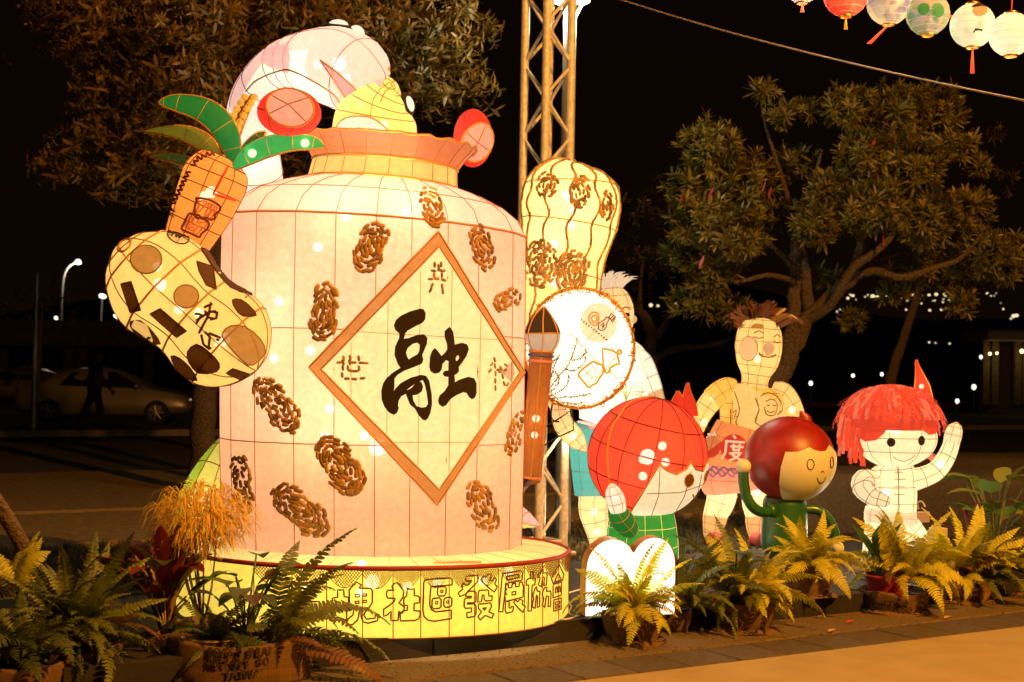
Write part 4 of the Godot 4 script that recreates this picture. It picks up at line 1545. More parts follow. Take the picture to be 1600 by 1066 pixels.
func build_drum():
	var base = P(584, 950, JZ)
	base.y = 0.118
	var o = thing("drum_lantern", "yellow drum-shaped lantern base with outlined characters, under the pink jar", "lantern", base)
	var ang = []
	for x in [436, 492.6, 542, 592, 634, 672, 711, 746, 780, 817, 844, 869]:
		ang.append(rad_to_deg(asin(clampf((x - 584.0) / 303.0, -1, 1))))
	for i in 8:
		ang.append(90.0 + i * 27.0)
	var z = JZ
	drum = ring_skin([[584, 953, 304, 0.0], [584, 855, 304, 0.0]], z, 0.8, ang, 0.004, [8])
	var cols = []
	for i in ang.size():
		cols.append(i * 4)
	var yel = cloth("drum_yellow", Color(1.0, 0.72, 0.10), 0.92)
	panels(o, "cloth_panel", drum, [0, 8], cols, yel)
	var top = ring_skin([[584, 855, 303, 0.0], [584, 850, 268, 0.0], [584, 846, 225, 0.0], [584, 846, 20, 0.0]], z, 0.8, ang, 0.002, [2, 2, 1])
	panels(o, "top_panel", top, [0, 5], cols, cloth("drum_top", Color(1.0, 0.80, 0.27), 0.82))
	wires(o, drum, [0], cols, 0.0038, mat("rust_wire", Color.WHITE))
	wires(o, top, [], cols, 0.002, mat("pale_wire", Color.WHITE))
	var red = mat("red_ribbon", Color(0.30, 0.022, 0.018), 0.6)
	wires(o, drum, [8], [], 0.0125, red, "rim_ribbon")
	# scalloped net hanging from the rim
	var net = mat("brown_net", Color(0.16, 0.055, 0.012), 0.8)
	for i in 12:
		var c0 = cols[i]
		var c1 = cols[i + 1]
		var m = MB.new()
		var w = float(c1 - c0)
		var edge = []
		var nx = 12
		for dir in [1, -1]:
			for k in range(-nx, nx * 2):
				var pts = []
				for st in 9:
					var v = st / 8.0
					var u = (k + dir * v * 5.0) / nx
					var lim = 0.2 + 0.8 * sin(PI * clampf(u, 0, 1))
					if u >= 0 and u <= 1 and v <= lim:
						pts.append(drum.at(c0 + u * w, 8.0 - 0.1 - v * 2.15) + drum.nrm(c0 + u * w, 7.0) * 0.012)
				if pts.size() > 1:
					m.tube(pts, 0.0021, 3, false, false)
		for st in 13:
			var u = st / 12.0
			edge.append(drum.at(c0 + u * w, 7.9 - (0.2 + 0.8 * sin(PI * u)) * 2.15) + drum.nrm(c0 + u * w, 7.0) * 0.012)
		m.tube(edge, 0.002, 4)
		part(o, "scallop_net", m, net)
	# the outlined characters
	var ink = mat("maroon_cord", Color(0.13, 0.012, 0.01), 0.7)
	var cream = cloth("drum_cream", Color(0.99, 0.80, 0.28), 0.78)
	var A = [Vector2(400, 850), 6.6625]
	var B = [Vector2(600, 850), 7.1056]
	var C = [Vector2(760, 850), 7.614]
	var chars = [
		[A, [345, 500, 345, 440, 375, 408, 600, 402, 650, 420, 655, 505, 505, 508, 505, 600, 660, 600, 660, 800, 500, 800, 500, 700, 380, 700, 350, 640]],
		[A, [850, 480, 915, 478, 918, 550, 962, 555, 962, 630, 920, 635, 915, 690, 945, 700, 945, 795, 780, 795, 765, 760, 850, 690, 855, 635, 800, 630, 795, 565, 850, 555],
			[1050, 398, 1098, 428, 1072, 462, 1195, 460, 1212, 490, 1210, 610, 1175, 665, 1000, 672, 975, 640, 970, 480, 1000, 445], [1035, 527, 1075, 524, 1075, 550, 1035, 552], [1115, 522, 1150, 520, 1150, 542, 1115, 544], [1032, 597, 1072, 595, 1072, 618, 1032, 620], [1115, 590, 1150, 588, 1150, 610, 1115, 612],
			[1020, 680, 1010, 740, 950, 790, 945, 850, 1010, 838, 1060, 790, 1080, 685], [1090, 685, 1095, 760, 1120, 815, 1170, 825, 1265, 800, 1270, 735, 1240, 725, 1240, 772, 1150, 785, 1120, 740, 1150, 690, 1185, 668]],
		[B, [85, 475, 105, 445, 140, 428, 170, 455, 200, 500, 220, 520, 210, 590, 165, 655, 225, 700, 220, 740, 195, 775, 165, 745, 155, 850, 75, 850, 78, 745, 40, 785, -5, 805, -5, 725, 50, 690, 110, 640, 125, 605, 40, 600, 28, 575, 30, 530, 45, 515, 110, 512, 90, 485],
			[255, 505, 335, 500, 335, 575, 380, 580, 395, 600, 390, 655, 335, 660, 330, 740, 395, 745, 403, 780, 385, 830, 340, 850, 180, 855, 178, 775, 215, 740, 255, 740, 260, 685, 225, 680, 215, 640, 222, 600, 250, 580, 255, 520]],
		[B, [755, 455, 520, 475, 510, 560, 505, 680, 525, 730, 570, 755, 745, 735, 745, 830, 560, 860, 490, 850, 445, 810, 430, 745, 440, 430, 455, 400, 490, 395, 735, 378, 755, 395], [605, 480, 670, 475, 688, 495, 685, 555, 665, 578, 610, 578, 592, 560, 595, 495], [628, 514, 652, 512, 652, 538, 628, 540],
			[545, 605, 615, 598, 632, 620, 632, 695, 612, 715, 550, 722, 530, 700, 533, 625], [570, 642, 595, 640, 595, 666, 570, 668], [680, 600, 735, 592, 752, 612, 750, 680, 730, 700, 680, 705, 662, 685, 664, 620], [692, 634, 716, 632, 716, 656, 692, 658]],
		[B, [905, 360, 1040, 348, 1042, 415, 985, 475, 935, 520, 905, 560, 840, 585, 820, 545, 870, 505, 858, 465, 880, 435, 905, 460, 935, 455, 975, 405, 915, 415, 900, 400], [1070, 400, 1100, 360, 1130, 370, 1155, 330, 1185, 345, 1175, 405, 1198, 410, 1225, 370, 1245, 395, 1225, 445, 1255, 475, 1222, 535, 1150, 480, 1095, 430],
			[905, 585, 915, 540, 950, 525, 1005, 525, 1020, 550, 1018, 640, 1000, 655, 925, 655, 920, 670, 1000, 665, 1020, 690, 1020, 770, 1005, 805, 920, 820, 918, 765, 970, 755, 970, 710, 900, 715, 887, 690, 890, 620, 905, 605, 965, 600, 970, 582], [1040, 650, 1045, 540, 1060, 515, 1150, 510, 1160, 530, 1160, 580, 1200, 575, 1195, 630, 1130, 635, 1110, 620, 1108, 570, 1090, 565, 1078, 640],
			[1045, 670, 1185, 655, 1190, 700, 1160, 755, 1215, 775, 1195, 825, 1120, 795, 1065, 845, 1040, 805, 1080, 755, 1045, 715], [1085, 715, 1135, 710, 1115, 735]],
		[C, [190, 355, 405, 318, 428, 340, 418, 435, 225, 472, 215, 600, 190, 810, 142, 805, 165, 600, 182, 400], [232, 390, 380, 362, 385, 400, 235, 430], [225, 490, 260, 485, 255, 520, 300, 520, 303, 480, 345, 472, 345, 512, 385, 505, 388, 460, 425, 455, 435, 515, 432, 630, 330, 660, 225, 685, 215, 610, 240, 600, 215, 565, 240, 540, 225, 525], [300, 575, 345, 565, 345, 600, 300, 610],
			[225, 690, 265, 685, 265, 760, 285, 765, 300, 740, 318, 745, 310, 805, 235, 825, 218, 790], [320, 695, 345, 665, 370, 690, 395, 660, 430, 675, 420, 720, 460, 745, 430, 815, 375, 765]],
		[C, [525, 330, 552, 330, 550, 410, 578, 410, 572, 490, 540, 490, 532, 795, 490, 800, 500, 490, 470, 490, 470, 435, 500, 410, 518, 415], [645, 310, 670, 305, 668, 350, 710, 340, 718, 365, 708, 490, 680, 495, 685, 400, 665, 395, 650, 515, 615, 490, 635, 400, 610, 395, 610, 360, 640, 350],
			[570, 540, 592, 510, 600, 560, 632, 565, 628, 745, 600, 755, 605, 620, 590, 610, 575, 770, 540, 745, 558, 650, 550, 610], [690, 520, 715, 520, 712, 565, 755, 560, 765, 590, 758, 740, 730, 745, 735, 625, 710, 620, 690, 755, 660, 730, 680, 650, 660, 610, 665, 570]],
		[C, [860, 245, 915, 360, 900, 435, 790, 470, 768, 410], [850, 350, 805, 450, 885, 430], [790, 482, 888, 457, 885, 612, 788, 640], [815, 580, 820, 517, 838, 513, 838, 575], [850, 572, 852, 510, 870, 506, 872, 568], [798, 667, 885, 645, 885, 775, 795, 800], [818, 695, 868, 685, 866, 712, 818, 722], [818, 745, 868, 735, 866, 758, 818, 768]]]
	for ch in chars:
		var m = MB.new()
		for i in range(1, ch.size()):
			line_on(m, drum, px(ch[i], ch[0][0], ch[0][1]), 0.0042, true, 4.0)
		part(o, "outlined_character", m, ink)
	# a paper note on the drum's top
	var np = P(715, 871, 7.05)
	var m2 = MB.new()
	m2.box(Vector3(np.x, top.R[1][0].y + 0.006, np.z), Vector3(0.24, 0.002, 0.09), Basis(Vector3.UP, 0.1))
	var note = thing("paper_note", "pinkish slip of paper lying on the yellow drum's front edge", "paper", np)
	part(note, "sheet", m2, mat("pink_paper", Color(0.75, 0.4, 0.22), 0.8))
	for e in [[562, 868], [470, 918], [560, 925], [640, 915], [690, 910], [766, 905], [812, 890]]:
		bulb(o, drum.on(Vector2(e[0], e[1] + 6), -0.08)[0], 0.025, 0.04)
	bulb(o, Vector3(base.x, 0.28, base.z + 0.1), 0.04, 0.16)

# ---------------------------------------------------------------- the other lanterns
func L2(s: Cover, root: Node, m: Material, nwire: int, wire: Material, r := 0.003, rings := true):     # whole skin with its wires
	skin(root, "cloth_skin", s, m)
	wires(root, s, s.key.slice(1, -1) if rings else [], even(s.nu, nwire), r, wire)

func leaf_wire() -> StandardMaterial3D:
	return mat("dark_green_wire", Color(0.03, 0.07, 0.015), 0.7)

func build_snakes():
	# the pink one: rises behind the jar and bends its head over the rim
	var base = P(398, 330, 9.3)
	base.y = 2.2
	var o = thing("pink_serpent_lantern", "pink and white serpent lantern rising behind the jar, head drooping over its mouth", "lantern", base)
	var s = loft([[402, 330, 9.1, 44], [398, 270, 9.0, 43], [392, 215, 8.8, 41], [395, 165, 8.6, 38], [412, 128, 8.4, 36], [444, 102, 8.2, 39], [484, 98, 8.0, 50, 1.0], [524, 104, 7.85, 62], [558, 118, 7.75, 60], [584, 132, 7.7, 42], [594, 138, 7.7, 16], [596, 139, 7.7, 1]], 32, 4, Vector3.BACK)
	var white = cloth("milk_white", Color(1.0, 0.90, 0.70), 1.02)
	var pink = cloth("rose_pink", Color(1.0, 0.60, 0.54), 0.80)
	# the belly side (towards the jar) is white, the back pink
	var n = s.R.size() - 1
	var k3 = s.key[3]
	var k7 = s.key[7]
	part(o, "belly_cloth", skin_block(s, 0, k3, 2, 22), white)
	part(o, "back_cloth", skin_block(s, 0, k3, 22, 34), pink)
	part(o, "belly_cloth", skin_block(s, k3, k7, 2, 16), white)
	part(o, "back_cloth", skin_block(s, k3, k7, 16, 34), pink)
	part(o, "jaw_cloth", skin_block(s, k7, s.key[8], 2, 12), white)
	part(o, "head_cloth", skin_block(s, k7, s.key[8], 12, 34), pink)
	part(o, "snout_cloth", skin_block(s, s.key[8], n, 0, 32), pink)
	var w = mat("plum_wire", Color(0.26, 0.06, 0.06), 0.7)
	wires(o, s, [s.key[1], s.key[2], s.key[4], s.key[5], s.key[5] + 2, s.key[6], s.key[8]], [2, 8, 20, 28], 0.003, w)
	var m = MB.new()
	for q in [[[384, 143, 403, 124, 440, 110, 460, 112, 499, 132, 527, 153, 531, 172]], [[500, 94, 520, 122, 538, 150, 555, 173]], [[500, 94, 530, 116, 556, 141, 559, 160, 555, 173]]]:
		line_on(m, s, rounded(px(q[0])), 0.005, false, 5.0)
	part(o, "mouth_braid", m, mat("gold_braid", Color.WHITE))
	m = MB.new()
	sheet_on(m, s, rounded(px([501, 95, 530, 117, 556, 142, 558, 160, 555, 171, 540, 150, 520, 120]), 3, true), 0.004, 8.0)
	part(o, "tongue_cloth", m, cloth("tongue_pink", Color(0.95, 0.40, 0.42), 0.6))
	m = MB.new()
	sheet_on(m, s, rounded(px([404, 94, 424, 72, 438, 70, 452, 72, 452, 112, 441, 112]), 2, true), 0.003, 8.0)
	part(o, "neck_patch", m, cloth("neck_pink", Color(0.98, 0.42, 0.36), 1.2))
	# eyes on top of the head, standing proud
	var eye = P(527, 46, 7.9)
	m = MB.new()
	m.ball(eye, Vector3(0.088, 0.034, 0.075), 18, 8, Basis(Vector3.BACK, -0.03))
	part(o, "eye_ring", m, mat("black_felt", Color(0.012, 0.01, 0.008), 0.9))
	m = MB.new()
	m.ball(eye + Vector3(0.008, 0.02, 0.02), Vector3(0.056, 0.03, 0.05), 16, 8)
	part(o, "eye_white", m, cloth("eye_white", Color(1, 0.95, 0.85), 0.9, 0.0))
	m = MB.new()
	m.ball(P(556, 53, 7.95), Vector3(0.05, 0.05, 0.04), 14, 8, Basis(Vector3.BACK, -0.7))
	part(o, "brow", m, white)
	for e in [[593, 81, 0.026], [606, 106, 0.022]]:
		m = MB.new()
		m.ball(P(e[0], e[1], 7.72), Vector3(0.5, 1.0, 0.6) * e[2], 10, 6, Basis(Vector3.BACK, 0.5))
		part(o, "nostril", m, mat("gold_braid", Color.WHITE))
	for e in [[397, 250, -0.1], [420, 110, -0.06], [482, 98, -0.07], [462, 125, -0.05], [535, 125, -0.06]]:
		bulb(o, s.on(Vector2(e[0], e[1]), e[2])[0], 0.024, 0.035)
	bulb(o, P(530, 100, 7.9), 0.04, 0.06)
	# the yellow one: peeps out of the jar's mouth
	base = P(586, 224, 7.75)
	o = thing("yellow_serpent_lantern", "small yellow round-eyed serpent head peeping out of the jar's mouth", "lantern", base)
	var yel = cloth("serpent_yellow", Color(1.0, 0.83, 0.20), 0.92)
	s = loft([[583, 262, 7.75, 60], [584, 232, 7.74, 66], [585, 205, 7.73, 66], [587, 180, 7.72, 62], [592, 158, 7.7, 51], [600, 142, 7.68, 39], [605, 134, 7.67, 25], [607, 131, 7.66, 12], [608, 130, 7.66, 1]], 28, 3)
	L2(s, o, yel, 4, mat("rust_wire", Color.WHITE))
	m = MB.new()
	var bel = rounded(px([522, 216, 526, 200, 536, 188, 556, 182, 578, 184, 598, 196, 612, 212, 600, 220, 560, 222]), 3, true)
	sheet_on(m, s, bel, 0.004, 8.0)
	part(o, "belly_patch", m, white)
	m = MB.new()
	line_on(m, s, rounded(px([523, 208, 529, 194, 540, 185, 556, 182, 578, 184, 598, 196, 612, 212]), 4), 0.005)
	line_on(m, s, rounded(px([594, 160, 604, 140, 622, 134, 636, 146]), 4), 0.004)
	part(o, "gold_braid", m, mat("gold_braid", Color.WHITE))
	eye = s.on(Vector2(634, 164), 0.01)
	m = MB.new()
	var eb = Basis(Vector3.UP, 0.75) * Basis(Vector3.BACK, 0.42)
	m.ball(eye[0], Vector3(0.042, 0.07, 0.022), 16, 8, eb)
	part(o, "eye_ring", m, mat("black_felt", Color.WHITE))
	m = MB.new()
	m.ball(eye[0] + eb.z * 0.016 + eb.x * 0.004, Vector3(0.025, 0.044, 0.018), 14, 8, eb)
	part(o, "eye_white", m, cloth("eye_white", Color.WHITE, 0.9, 0.0))
	bulb(o, P(560, 160, 7.68), 0.024, 0.03)
	bulb(o, P(600, 195, 7.62), 0.024, 0.02)
	# its coil behind the jar
	base = P(315, 800, 8.6)
	o = thing("yellow_coil_lantern", "green-edged yellow coil lantern curling out behind the jar's base", "lantern", base * Vector3(1, 0, 1))
	s = loft([[356, 676, 8.9, 4], [344, 702, 8.8, 14], [330, 732, 8.7, 23], [318, 765, 8.65, 31], [312, 800, 8.6, 38], [312, 840, 8.6, 42], [314, 890, 8.6, 44]], 20, 4, Vector3.BACK)
	part(o, "back_cloth", skin_block(s, 0, s.R.size() - 1, 9, 20), cloth("coil_yellow", Color(0.95, 0.80, 0.16), 0.55))
	part(o, "edge_cloth", skin_block(s, 0, s.R.size() - 1, 0, 9), cloth("coil_green", Color(0.45, 0.62, 0.05), 0.42))
	wires(o, s, s.key.slice(1, -1), [9, 12, 17], 0.004, mat("rust_wire", Color.WHITE))
	bulb(o, P(320, 780, 8.6), 0.03, 0.04)
	# pink tail tip on the other side
	base = P(820, 812, 8.1)
	o = thing("pink_tail_lantern", "pointed pink and cream tail lantern poking out beside the truss foot", "lantern", base * Vector3(1, 0, 1))
	s = loft([[770, 796, 8.3, 30], [800, 805, 8.2, 21], [822, 813, 8.1, 13], [836, 819, 8.1, 6], [843, 822, 8.1, 1]], 18, 3, Vector3.BACK)
	part(o, "top_cloth", skin_block(s, 0, s.R.size() - 1, 8, 18), cloth("rose_pink", Color.WHITE, 0.7))
	part(o, "under_cloth", skin_block(s, 0, s.R.size() - 1, 0, 8), cloth("serpent_yellow", Color.WHITE, 0.7))
	wires(o, s, [s.key[2]], [0, 8], 0.004, mat("gold_braid", Color.WHITE))

func leaf_lantern(root: Node, called: String, list: Array, m: Material, edge: Material, bulbs := []):
	var ref = Vector3(0, 0.35, 1).normalized()
	var s = loft(list, 16, 4, ref)
	for i in s.R.size():
		for j in s.nu:
			pass
	var lf = skin(root, called, s, m)
	var mb = MB.new()
	for j in [4, 12]:
		var p = []
		for i in s.R.size():
			p.append(s.R[i][j])
		mb.tube(p, 0.006, 5)
	for i in s.key.slice(1, -1):
		var p = []
		for j in range(4, 13):
			p.append(s.R[i][j] + s.N[i][j] * 0.001)
		mb.tube(p, 0.002, 4)
	part(lf, "edge_braid", mb, edge)
	for b in bulbs:
		bulb(root, s.on(Vector2(b[0], b[1]), -0.03)[0], 0.022, 0.014)

func window_ball(called: String, label: String, x, y, z, rx, ry, win: Array, lean: float, wires_: Array):
	var c = ball_at(x, y, z, rx, ry, (rx + ry) * 0.5)
	var o = thing(called, label, "lantern", c.c - Vector3(0, c.r.y, 0), "red balls with pink windows at the jar's shoulders")
	var s = ball_skin(c, 28, 18, Vector3(sin(lean), cos(lean), 0.25))
	skin(o, "cloth_skin", s, cloth("lacquer_red", Color(0.88, 0.035, 0.018), 0.72))
	var m = MB.new()
	sheet_on(m, c, win, 0.012, 8.0)
	var wdw = part(o, "window_cloth", m, cloth("window_pink", Color(0.96, 0.42, 0.27), 0.78))
	m = MB.new()
	line_on(m, c, win, 0.006, true, 5.0, 0.01)
	part(wdw, "gold_braid", m, mat("gold_braid", Color.WHITE))
	m = MB.new()
	for q in wires_:
		line_on(m, c, px(q), 0.0028, false, 6.0, 0.012)
	part(wdw, "cross_wire", m, mat("rust_wire", Color.WHITE))
	wires(o, s, [9], even(28, 6), 0.0028, mat("dark_red_wire", Color(0.16, 0.008, 0.006), 0.7))
	return [o, c]

func build_jar_friends():
	var r = window_ball("red_ball_lantern", "red ball lantern with a pink round window, above the green carrot leaf", 452, 176, 7.0, 50, 37, oval(453, 169, 34, 26, 8), 0.2, [[424, 178, 452, 164, 482, 154], [426, 153, 452, 166, 478, 190]])
	bulb(r[0], r[1].on(Vector2(467, 186), -0.05)[0], 0.024, 0.02)
	bulb(r[0], r[1].c, 0.03, 0.02)
	r = window_ball("red_ball_lantern", "red ball lantern with a pink oval window, at the far end of the coral rim", 739, 216, 7.95, 30, 45, oval(745, 222, 21, 29, 22), -0.3, [[728, 205, 745, 222, 764, 236], [756, 198, 746, 222, 732, 246]])
	bulb(r[0], r[1].on(Vector2(724, 226), -0.04)[0], 0.02, 0.02)
	bulb(r[0], r[1].c, 0.03, 0.02)
	# ear of golden kernels
	var base = P(370, 224, 7.3)
	var o = thing("grain_ear_ornament", "slanting ear of round golden kernels standing between the green leaf and the red ball", "ornament", base)
	var m = MB.new()
	m.tube([P(366, 226, 7.32), P(373, 196, 7.3), P(384, 168, 7.3), P(396, 148, 7.3)], [0.02, 0.028, 0.028, 0.012], 8)
	part(o, "stalk", m, mat("ear_brown", Color(0.30, 0.09, 0.02), 0.6))
	var km = cloth("kernel_gold", Color(0.95, 0.48, 0.04), 0.62, 0.0)
	for e in [[382, 152], [397, 152], [376, 161], [392, 161], [370, 171], [386, 170], [365, 181], [380, 180], [361, 191], [374, 191], [371, 201], [359, 201], [370, 212]]:
		m = MB.new()
		m.ball(P(e[0], e[1], 7.26), Vector3(0.0195, 0.0185, 0.016), 12, 8)
		part(o, "kernel", m, km)
	m = MB.new()
	line_on(m, ball_at(380, 182, 7.25, 60, 60, 3), px([366, 214, 372, 194, 380, 170, 391, 152]), 0.003)
	part(o, "braid", m, mat("rust_wire", Color.WHITE))
	# the carrot with its leaves
	base = P(280, 392, 7.2)
	o = thing("carrot_lantern", "orange carrot-shaped lantern with green leaves, leaning between peanut and jar", "lantern", base)
	var s = loft([[351, 242, 7.15, 2], [350, 246, 7.15, 24], [345, 256, 7.15, 42], [338, 274, 7.15, 51], [329, 296, 7.15, 51], [318, 322, 7.15, 48], [305, 350, 7.15, 43], [292, 378, 7.15, 37], [281, 402, 7.15, 30], [275, 416, 7.15, 12], [274, 418, 7.15, 1]], 32, 3, Vector3.BACK, 0.04, even(32, 8))
	L2(s, o, cloth("carrot_orange", Color(0.99, 0.31, 0.045), 0.82), 8, mat("dark_red_wire", Color.WHITE), 0.003)
	m = MB.new()
	line_on(m, s, px([356, 260, 340, 290, 333, 303, 350, 308, 367, 313]), 0.0065)
	part(o, "red_cord", m, mat("red_cord", Color(0.55, 0.04, 0.012), 0.7))
	var Z = Vector2(240, 230)
	var brown = mat("maroon_cord", Color.WHITE)
	var rosy = mat("rosy_cord", Color(0.62, 0.16, 0.10), 0.7)
	m = MB.new()
	for q in [[415, 500, 540, 512, 650, 580, 625, 640, 595, 655, 600, 690, 560, 712, 520, 690, 470, 690, 445, 665, 400, 650, 412, 545, 430, 530], [275, 800, 300, 745, 345, 655, 390, 660, 430, 690, 500, 705, 540, 745, 520, 800, 470, 840, 445, 880, 380, 850, 330, 830]]:
		line_on(m, s, rounded(px(q, Z, 6.27), 2, true), 0.0062, true, 4.0)
	part(o, "character_outline", m, brown)
	m = MB.new()
	for q in [[440, 530, 520, 530, 500, 575, 430, 640, 420, 625, 450, 560], [530, 550, 600, 580, 560, 640, 500, 670, 520, 620, 540, 590], [560, 570, 620, 590, 590, 640, 570, 690, 530, 680, 555, 640], [310, 780, 350, 690, 380, 690, 340, 780, 350, 810], [375, 760, 400, 690, 440, 710, 420, 745, 500, 730, 520, 760, 470, 800, 430, 850, 390, 835, 440, 770], [330, 800, 400, 820, 380, 780]]:
		line_on(m, s, rounded(px(q, Z, 6.27), 2, true), 0.0042, true, 4.0)
	part(o, "character_strokes", m, rosy)
	for row in [[[370, 190, 420, 110, 470, 90, 500, 70, 540, 60, 600, 62]], [[345, 215, 290, 330, 260, 400, 200, 520, 165, 600, 130, 690]]]:
		var pts = dense(px(row[0], Z, 6.27), 1.0)
		m = MB.new()
		var along = []
		for i in range(2, pts.size() - 3, 1):
			var d = (pts[i + 2] - pts[i - 2]).normalized()
			var k = fmod(i, 8.0) / 8.0
			along.append(pts[i] + d.orthogonal() * (3.2 * (1.0 if k < 0.5 else -1.0) * absf(sin(k * TAU))) + Vector2(1.5, 1.5))
		line_on(m, s, along, 0.0055, false, 2.0)
		part(o, "side_lettering", m, brown)
	bulb(o, s.on(Vector2(316, 308), -0.05)[0], 0.026, 0.03)
	bulb(o, P(330, 300, 7.2), 0.03, 0.03)
	var green = cloth("leaf_green", Color(0.02, 0.36, 0.05), 0.42)
	var lit = cloth("leaf_bright", Color(0.05, 0.50, 0.11), 0.52)
	var olive = cloth("leaf_olive", Color(0.42, 0.33, 0.02), 0.34)
	var ed = mat("gold_braid", Color.WHITE)
	leaf_lantern(o, "leaf", [[364, 258, 7.1, 4, 0.5], [362, 232, 7.08, 14, 0.5], [348, 198, 7.05, 20, 0.4], [318, 172, 7.05, 20, 0.35], [278, 161, 7.05, 15, 0.35], [256, 160, 7.05, 8, 0.35], [248, 161, 7.05, 1]], green, ed, [])
	leaf_lantern(o, "leaf", [[340, 244, 7.18, 5, 0.5], [322, 224, 7.2, 13, 0.4], [292, 209, 7.2, 13, 0.35], [254, 204, 7.2, 7, 0.35], [224, 206, 7.2, 1]], olive, ed)
	leaf_lantern(o, "leaf", [[316, 262, 7.22, 4, 0.5], [292, 253, 7.22, 8, 0.4], [264, 246, 7.22, 7, 0.35], [235, 244, 7.22, 1]], cloth("leaf_deep", Color(0.12, 0.2, 0.03), 0.22), ed)
	leaf_lantern(o, "leaf", [[366, 262, 7.05, 5, 0.6], [386, 244, 7.02, 16, 0.5], [420, 229, 7.0, 18, 0.45], [458, 222, 7.0, 15, 0.45], [490, 224, 7.0, 11, 0.45], [508, 230, 7.0, 1]], lit, ed, [[389, 236], [476, 219]])
	leaf_lantern(o, "leaf", [[374, 250, 7.12, 4, 0.5], [388, 230, 7.13, 9, 0.4], [404, 214, 7.13, 8, 0.4], [416, 206, 7.13, 1]], cloth("leaf_deep", Color.WHITE, 0.22), ed)

func build_peanut_lanterns():
	# the tilted peanut in front of the jar
	var base = P(300, 610, 6.6)
	var o = thing("peanut_lantern", "tilted amber peanut lantern with brown felt patches, hanging before the jar", "lantern", base)
	var z = 6.6
	var s = loft([[188, 381, z, 2], [191, 385, z, 22], [199, 393, z, 42], [214, 408, z, 64], [236, 428, z, 81], [262, 453, z, 87], [286, 475, z, 79], [308, 495, z, 75.5], [334, 518, z, 83], [358, 540, z, 81], [379, 559, z, 64], [392, 571, z, 40], [398, 577, z, 18], [400, 579, z, 1]], 40, 3, Vector3.BACK, 0.035, even(40, 10))
	skin(o, "cloth_skin", s, cloth("peanut_amber", Color(0.99, 0.55, 0.145), 1.0))
	var gold = mat("mustard_cord", Color(0.50, 0.24, 0.02), 0.6)
	wires(o, s, [s.key[3], s.key[5], s.key[7], s.key[9]], [], 0.0052, gold, "hoop_cord")
	wires(o, s, [s.key[2]], even(40, 10), 0.0036, mat("brown_wire", Color(0.20, 0.085, 0.015), 0.7))
	var Z = Vector2(150, 230)
	var k = 2.665
	var dark = mat("brown_felt", Color(0.24, 0.10, 0.024), 0.8, 0.0, 0.7)
	grain(dark, noise_tex("felt_tone", 0.3, Color.BLACK, Color.WHITE), 3.0, bump_tex("felt_ribs", 0.12, 2), 2.0)
	var light = cloth("brown_gauze", Color(0.66, 0.27, 0.04), 0.48, 0.12)
	var dk = [oval(340, 378, 46, 27, 22), px([108, 570, 150, 560, 188, 676, 146, 686]), px([226, 692, 268, 670, 380, 766, 340, 792]), rounded(px([145, 722, 190, 716, 240, 760, 276, 816, 215, 812, 165, 770]), 2, true), px([415, 478, 482, 500, 498, 597, 455, 577, 425, 520]), rounded(px([432, 425, 482, 452, 520, 515, 570, 545, 640, 580, 655, 600, 640, 615, 560, 590, 500, 525]), 2, true),
		rounded(px([565, 642, 600, 640, 635, 665, 662, 702, 610, 706, 580, 680]), 2, true), rounded(px([318, 868, 350, 875, 395, 915, 422, 965, 375, 955, 335, 910]), 2, true), rounded(px([385, 850, 420, 820, 470, 850, 512, 898, 500, 930, 430, 936, 390, 890]), 2, true), px([540, 938, 566, 918, 634, 940, 602, 965])]
	var lt = [oval(210, 470, 64, 58), oval(375, 622, 52, 48, 15), rounded(px([525, 775, 560, 745, 620, 750, 680, 800, 700, 850, 670, 890, 630, 905, 570, 850, 530, 800]), 2, true)]
	for q in dk:
		var pts = []
		for e in q:
			pts.append(Z + e / k)
		var m = MB.new()
		sheet_on(m, s, pts, 0.009, 3.5)
		line_on(m, s, pts, 0.0035, true, 3.0, 0.006)
		part(o, "felt_patch", m, dark)
	for q in lt:
		var pts = []
		for e in q:
			pts.append(Z + e / k)
		var m = MB.new()
		sheet_on(m, s, pts, 0.008, 3.5)
		var g = part(o, "gauze_patch", m, light)
		m = MB.new()
		line_on(m, s, pts, 0.0035, true, 4.0, 0.004)
		part(g, "patch_edge", m, mat("brown_wire", Color.WHITE))
	var m3 = MB.new()
	for q in [[430, 775, 470, 700, 478, 650], [418, 725, 470, 690, 500, 685], [412, 695, 440, 700, 420, 735], [450, 670, 485, 655], [475, 720, 500, 715, 505, 690, 490, 690], [455, 685, 470, 712, 495, 718], [440, 780, 450, 820, 475, 840], [470, 775, 520, 795], [455, 770, 475, 790, 470, 830, 480, 838], [500, 800, 515, 805]]:
		line_on(m3, s, px(q, Z, k), 0.0062, false, 4.0, 0.003)
	part(o, "stroke_character", m3, mat("brown_felt", Color.WHITE))
	m3 = MB.new()
	line_on(m3, s, oval(195, 384, 12, 7, -45), 0.006, true, 4.0)
	part(o, "tip_ring", m3, gold)
	for e in [[273, 489], [308, 481], [344, 541], [240, 405]]:
		bulb(o, s.on(Vector2(e[0], e[1]), -0.07)[0], 0.021, 0.02)
	for e in [[250, 445], [350, 530]]:
		bulb(o, P(e[0], e[1], z), 0.03, 0.012)
	# the upright peanut behind the brush, set with real peanuts
	z = 9.5
	base = P(872, 560, z)
	o = thing("peanut_lantern", "upright pale yellow peanut lantern striped with chains of real peanuts", "lantern", base)
	s = loft([[897, 254, z, 2], [896, 257, z, 26], [894, 266, z, 50], [892, 288, z, 70], [892, 318, z, 76], [889, 350, z, 73], [882, 385, z, 66], [874, 425, z, 65], [867, 465, z, 68], [862, 505, z, 62], [858, 540, z, 40], [857, 556, z, 14], [857, 560, z, 1]], 36, 3, Vector3.BACK, 0.02, even(36, 12))
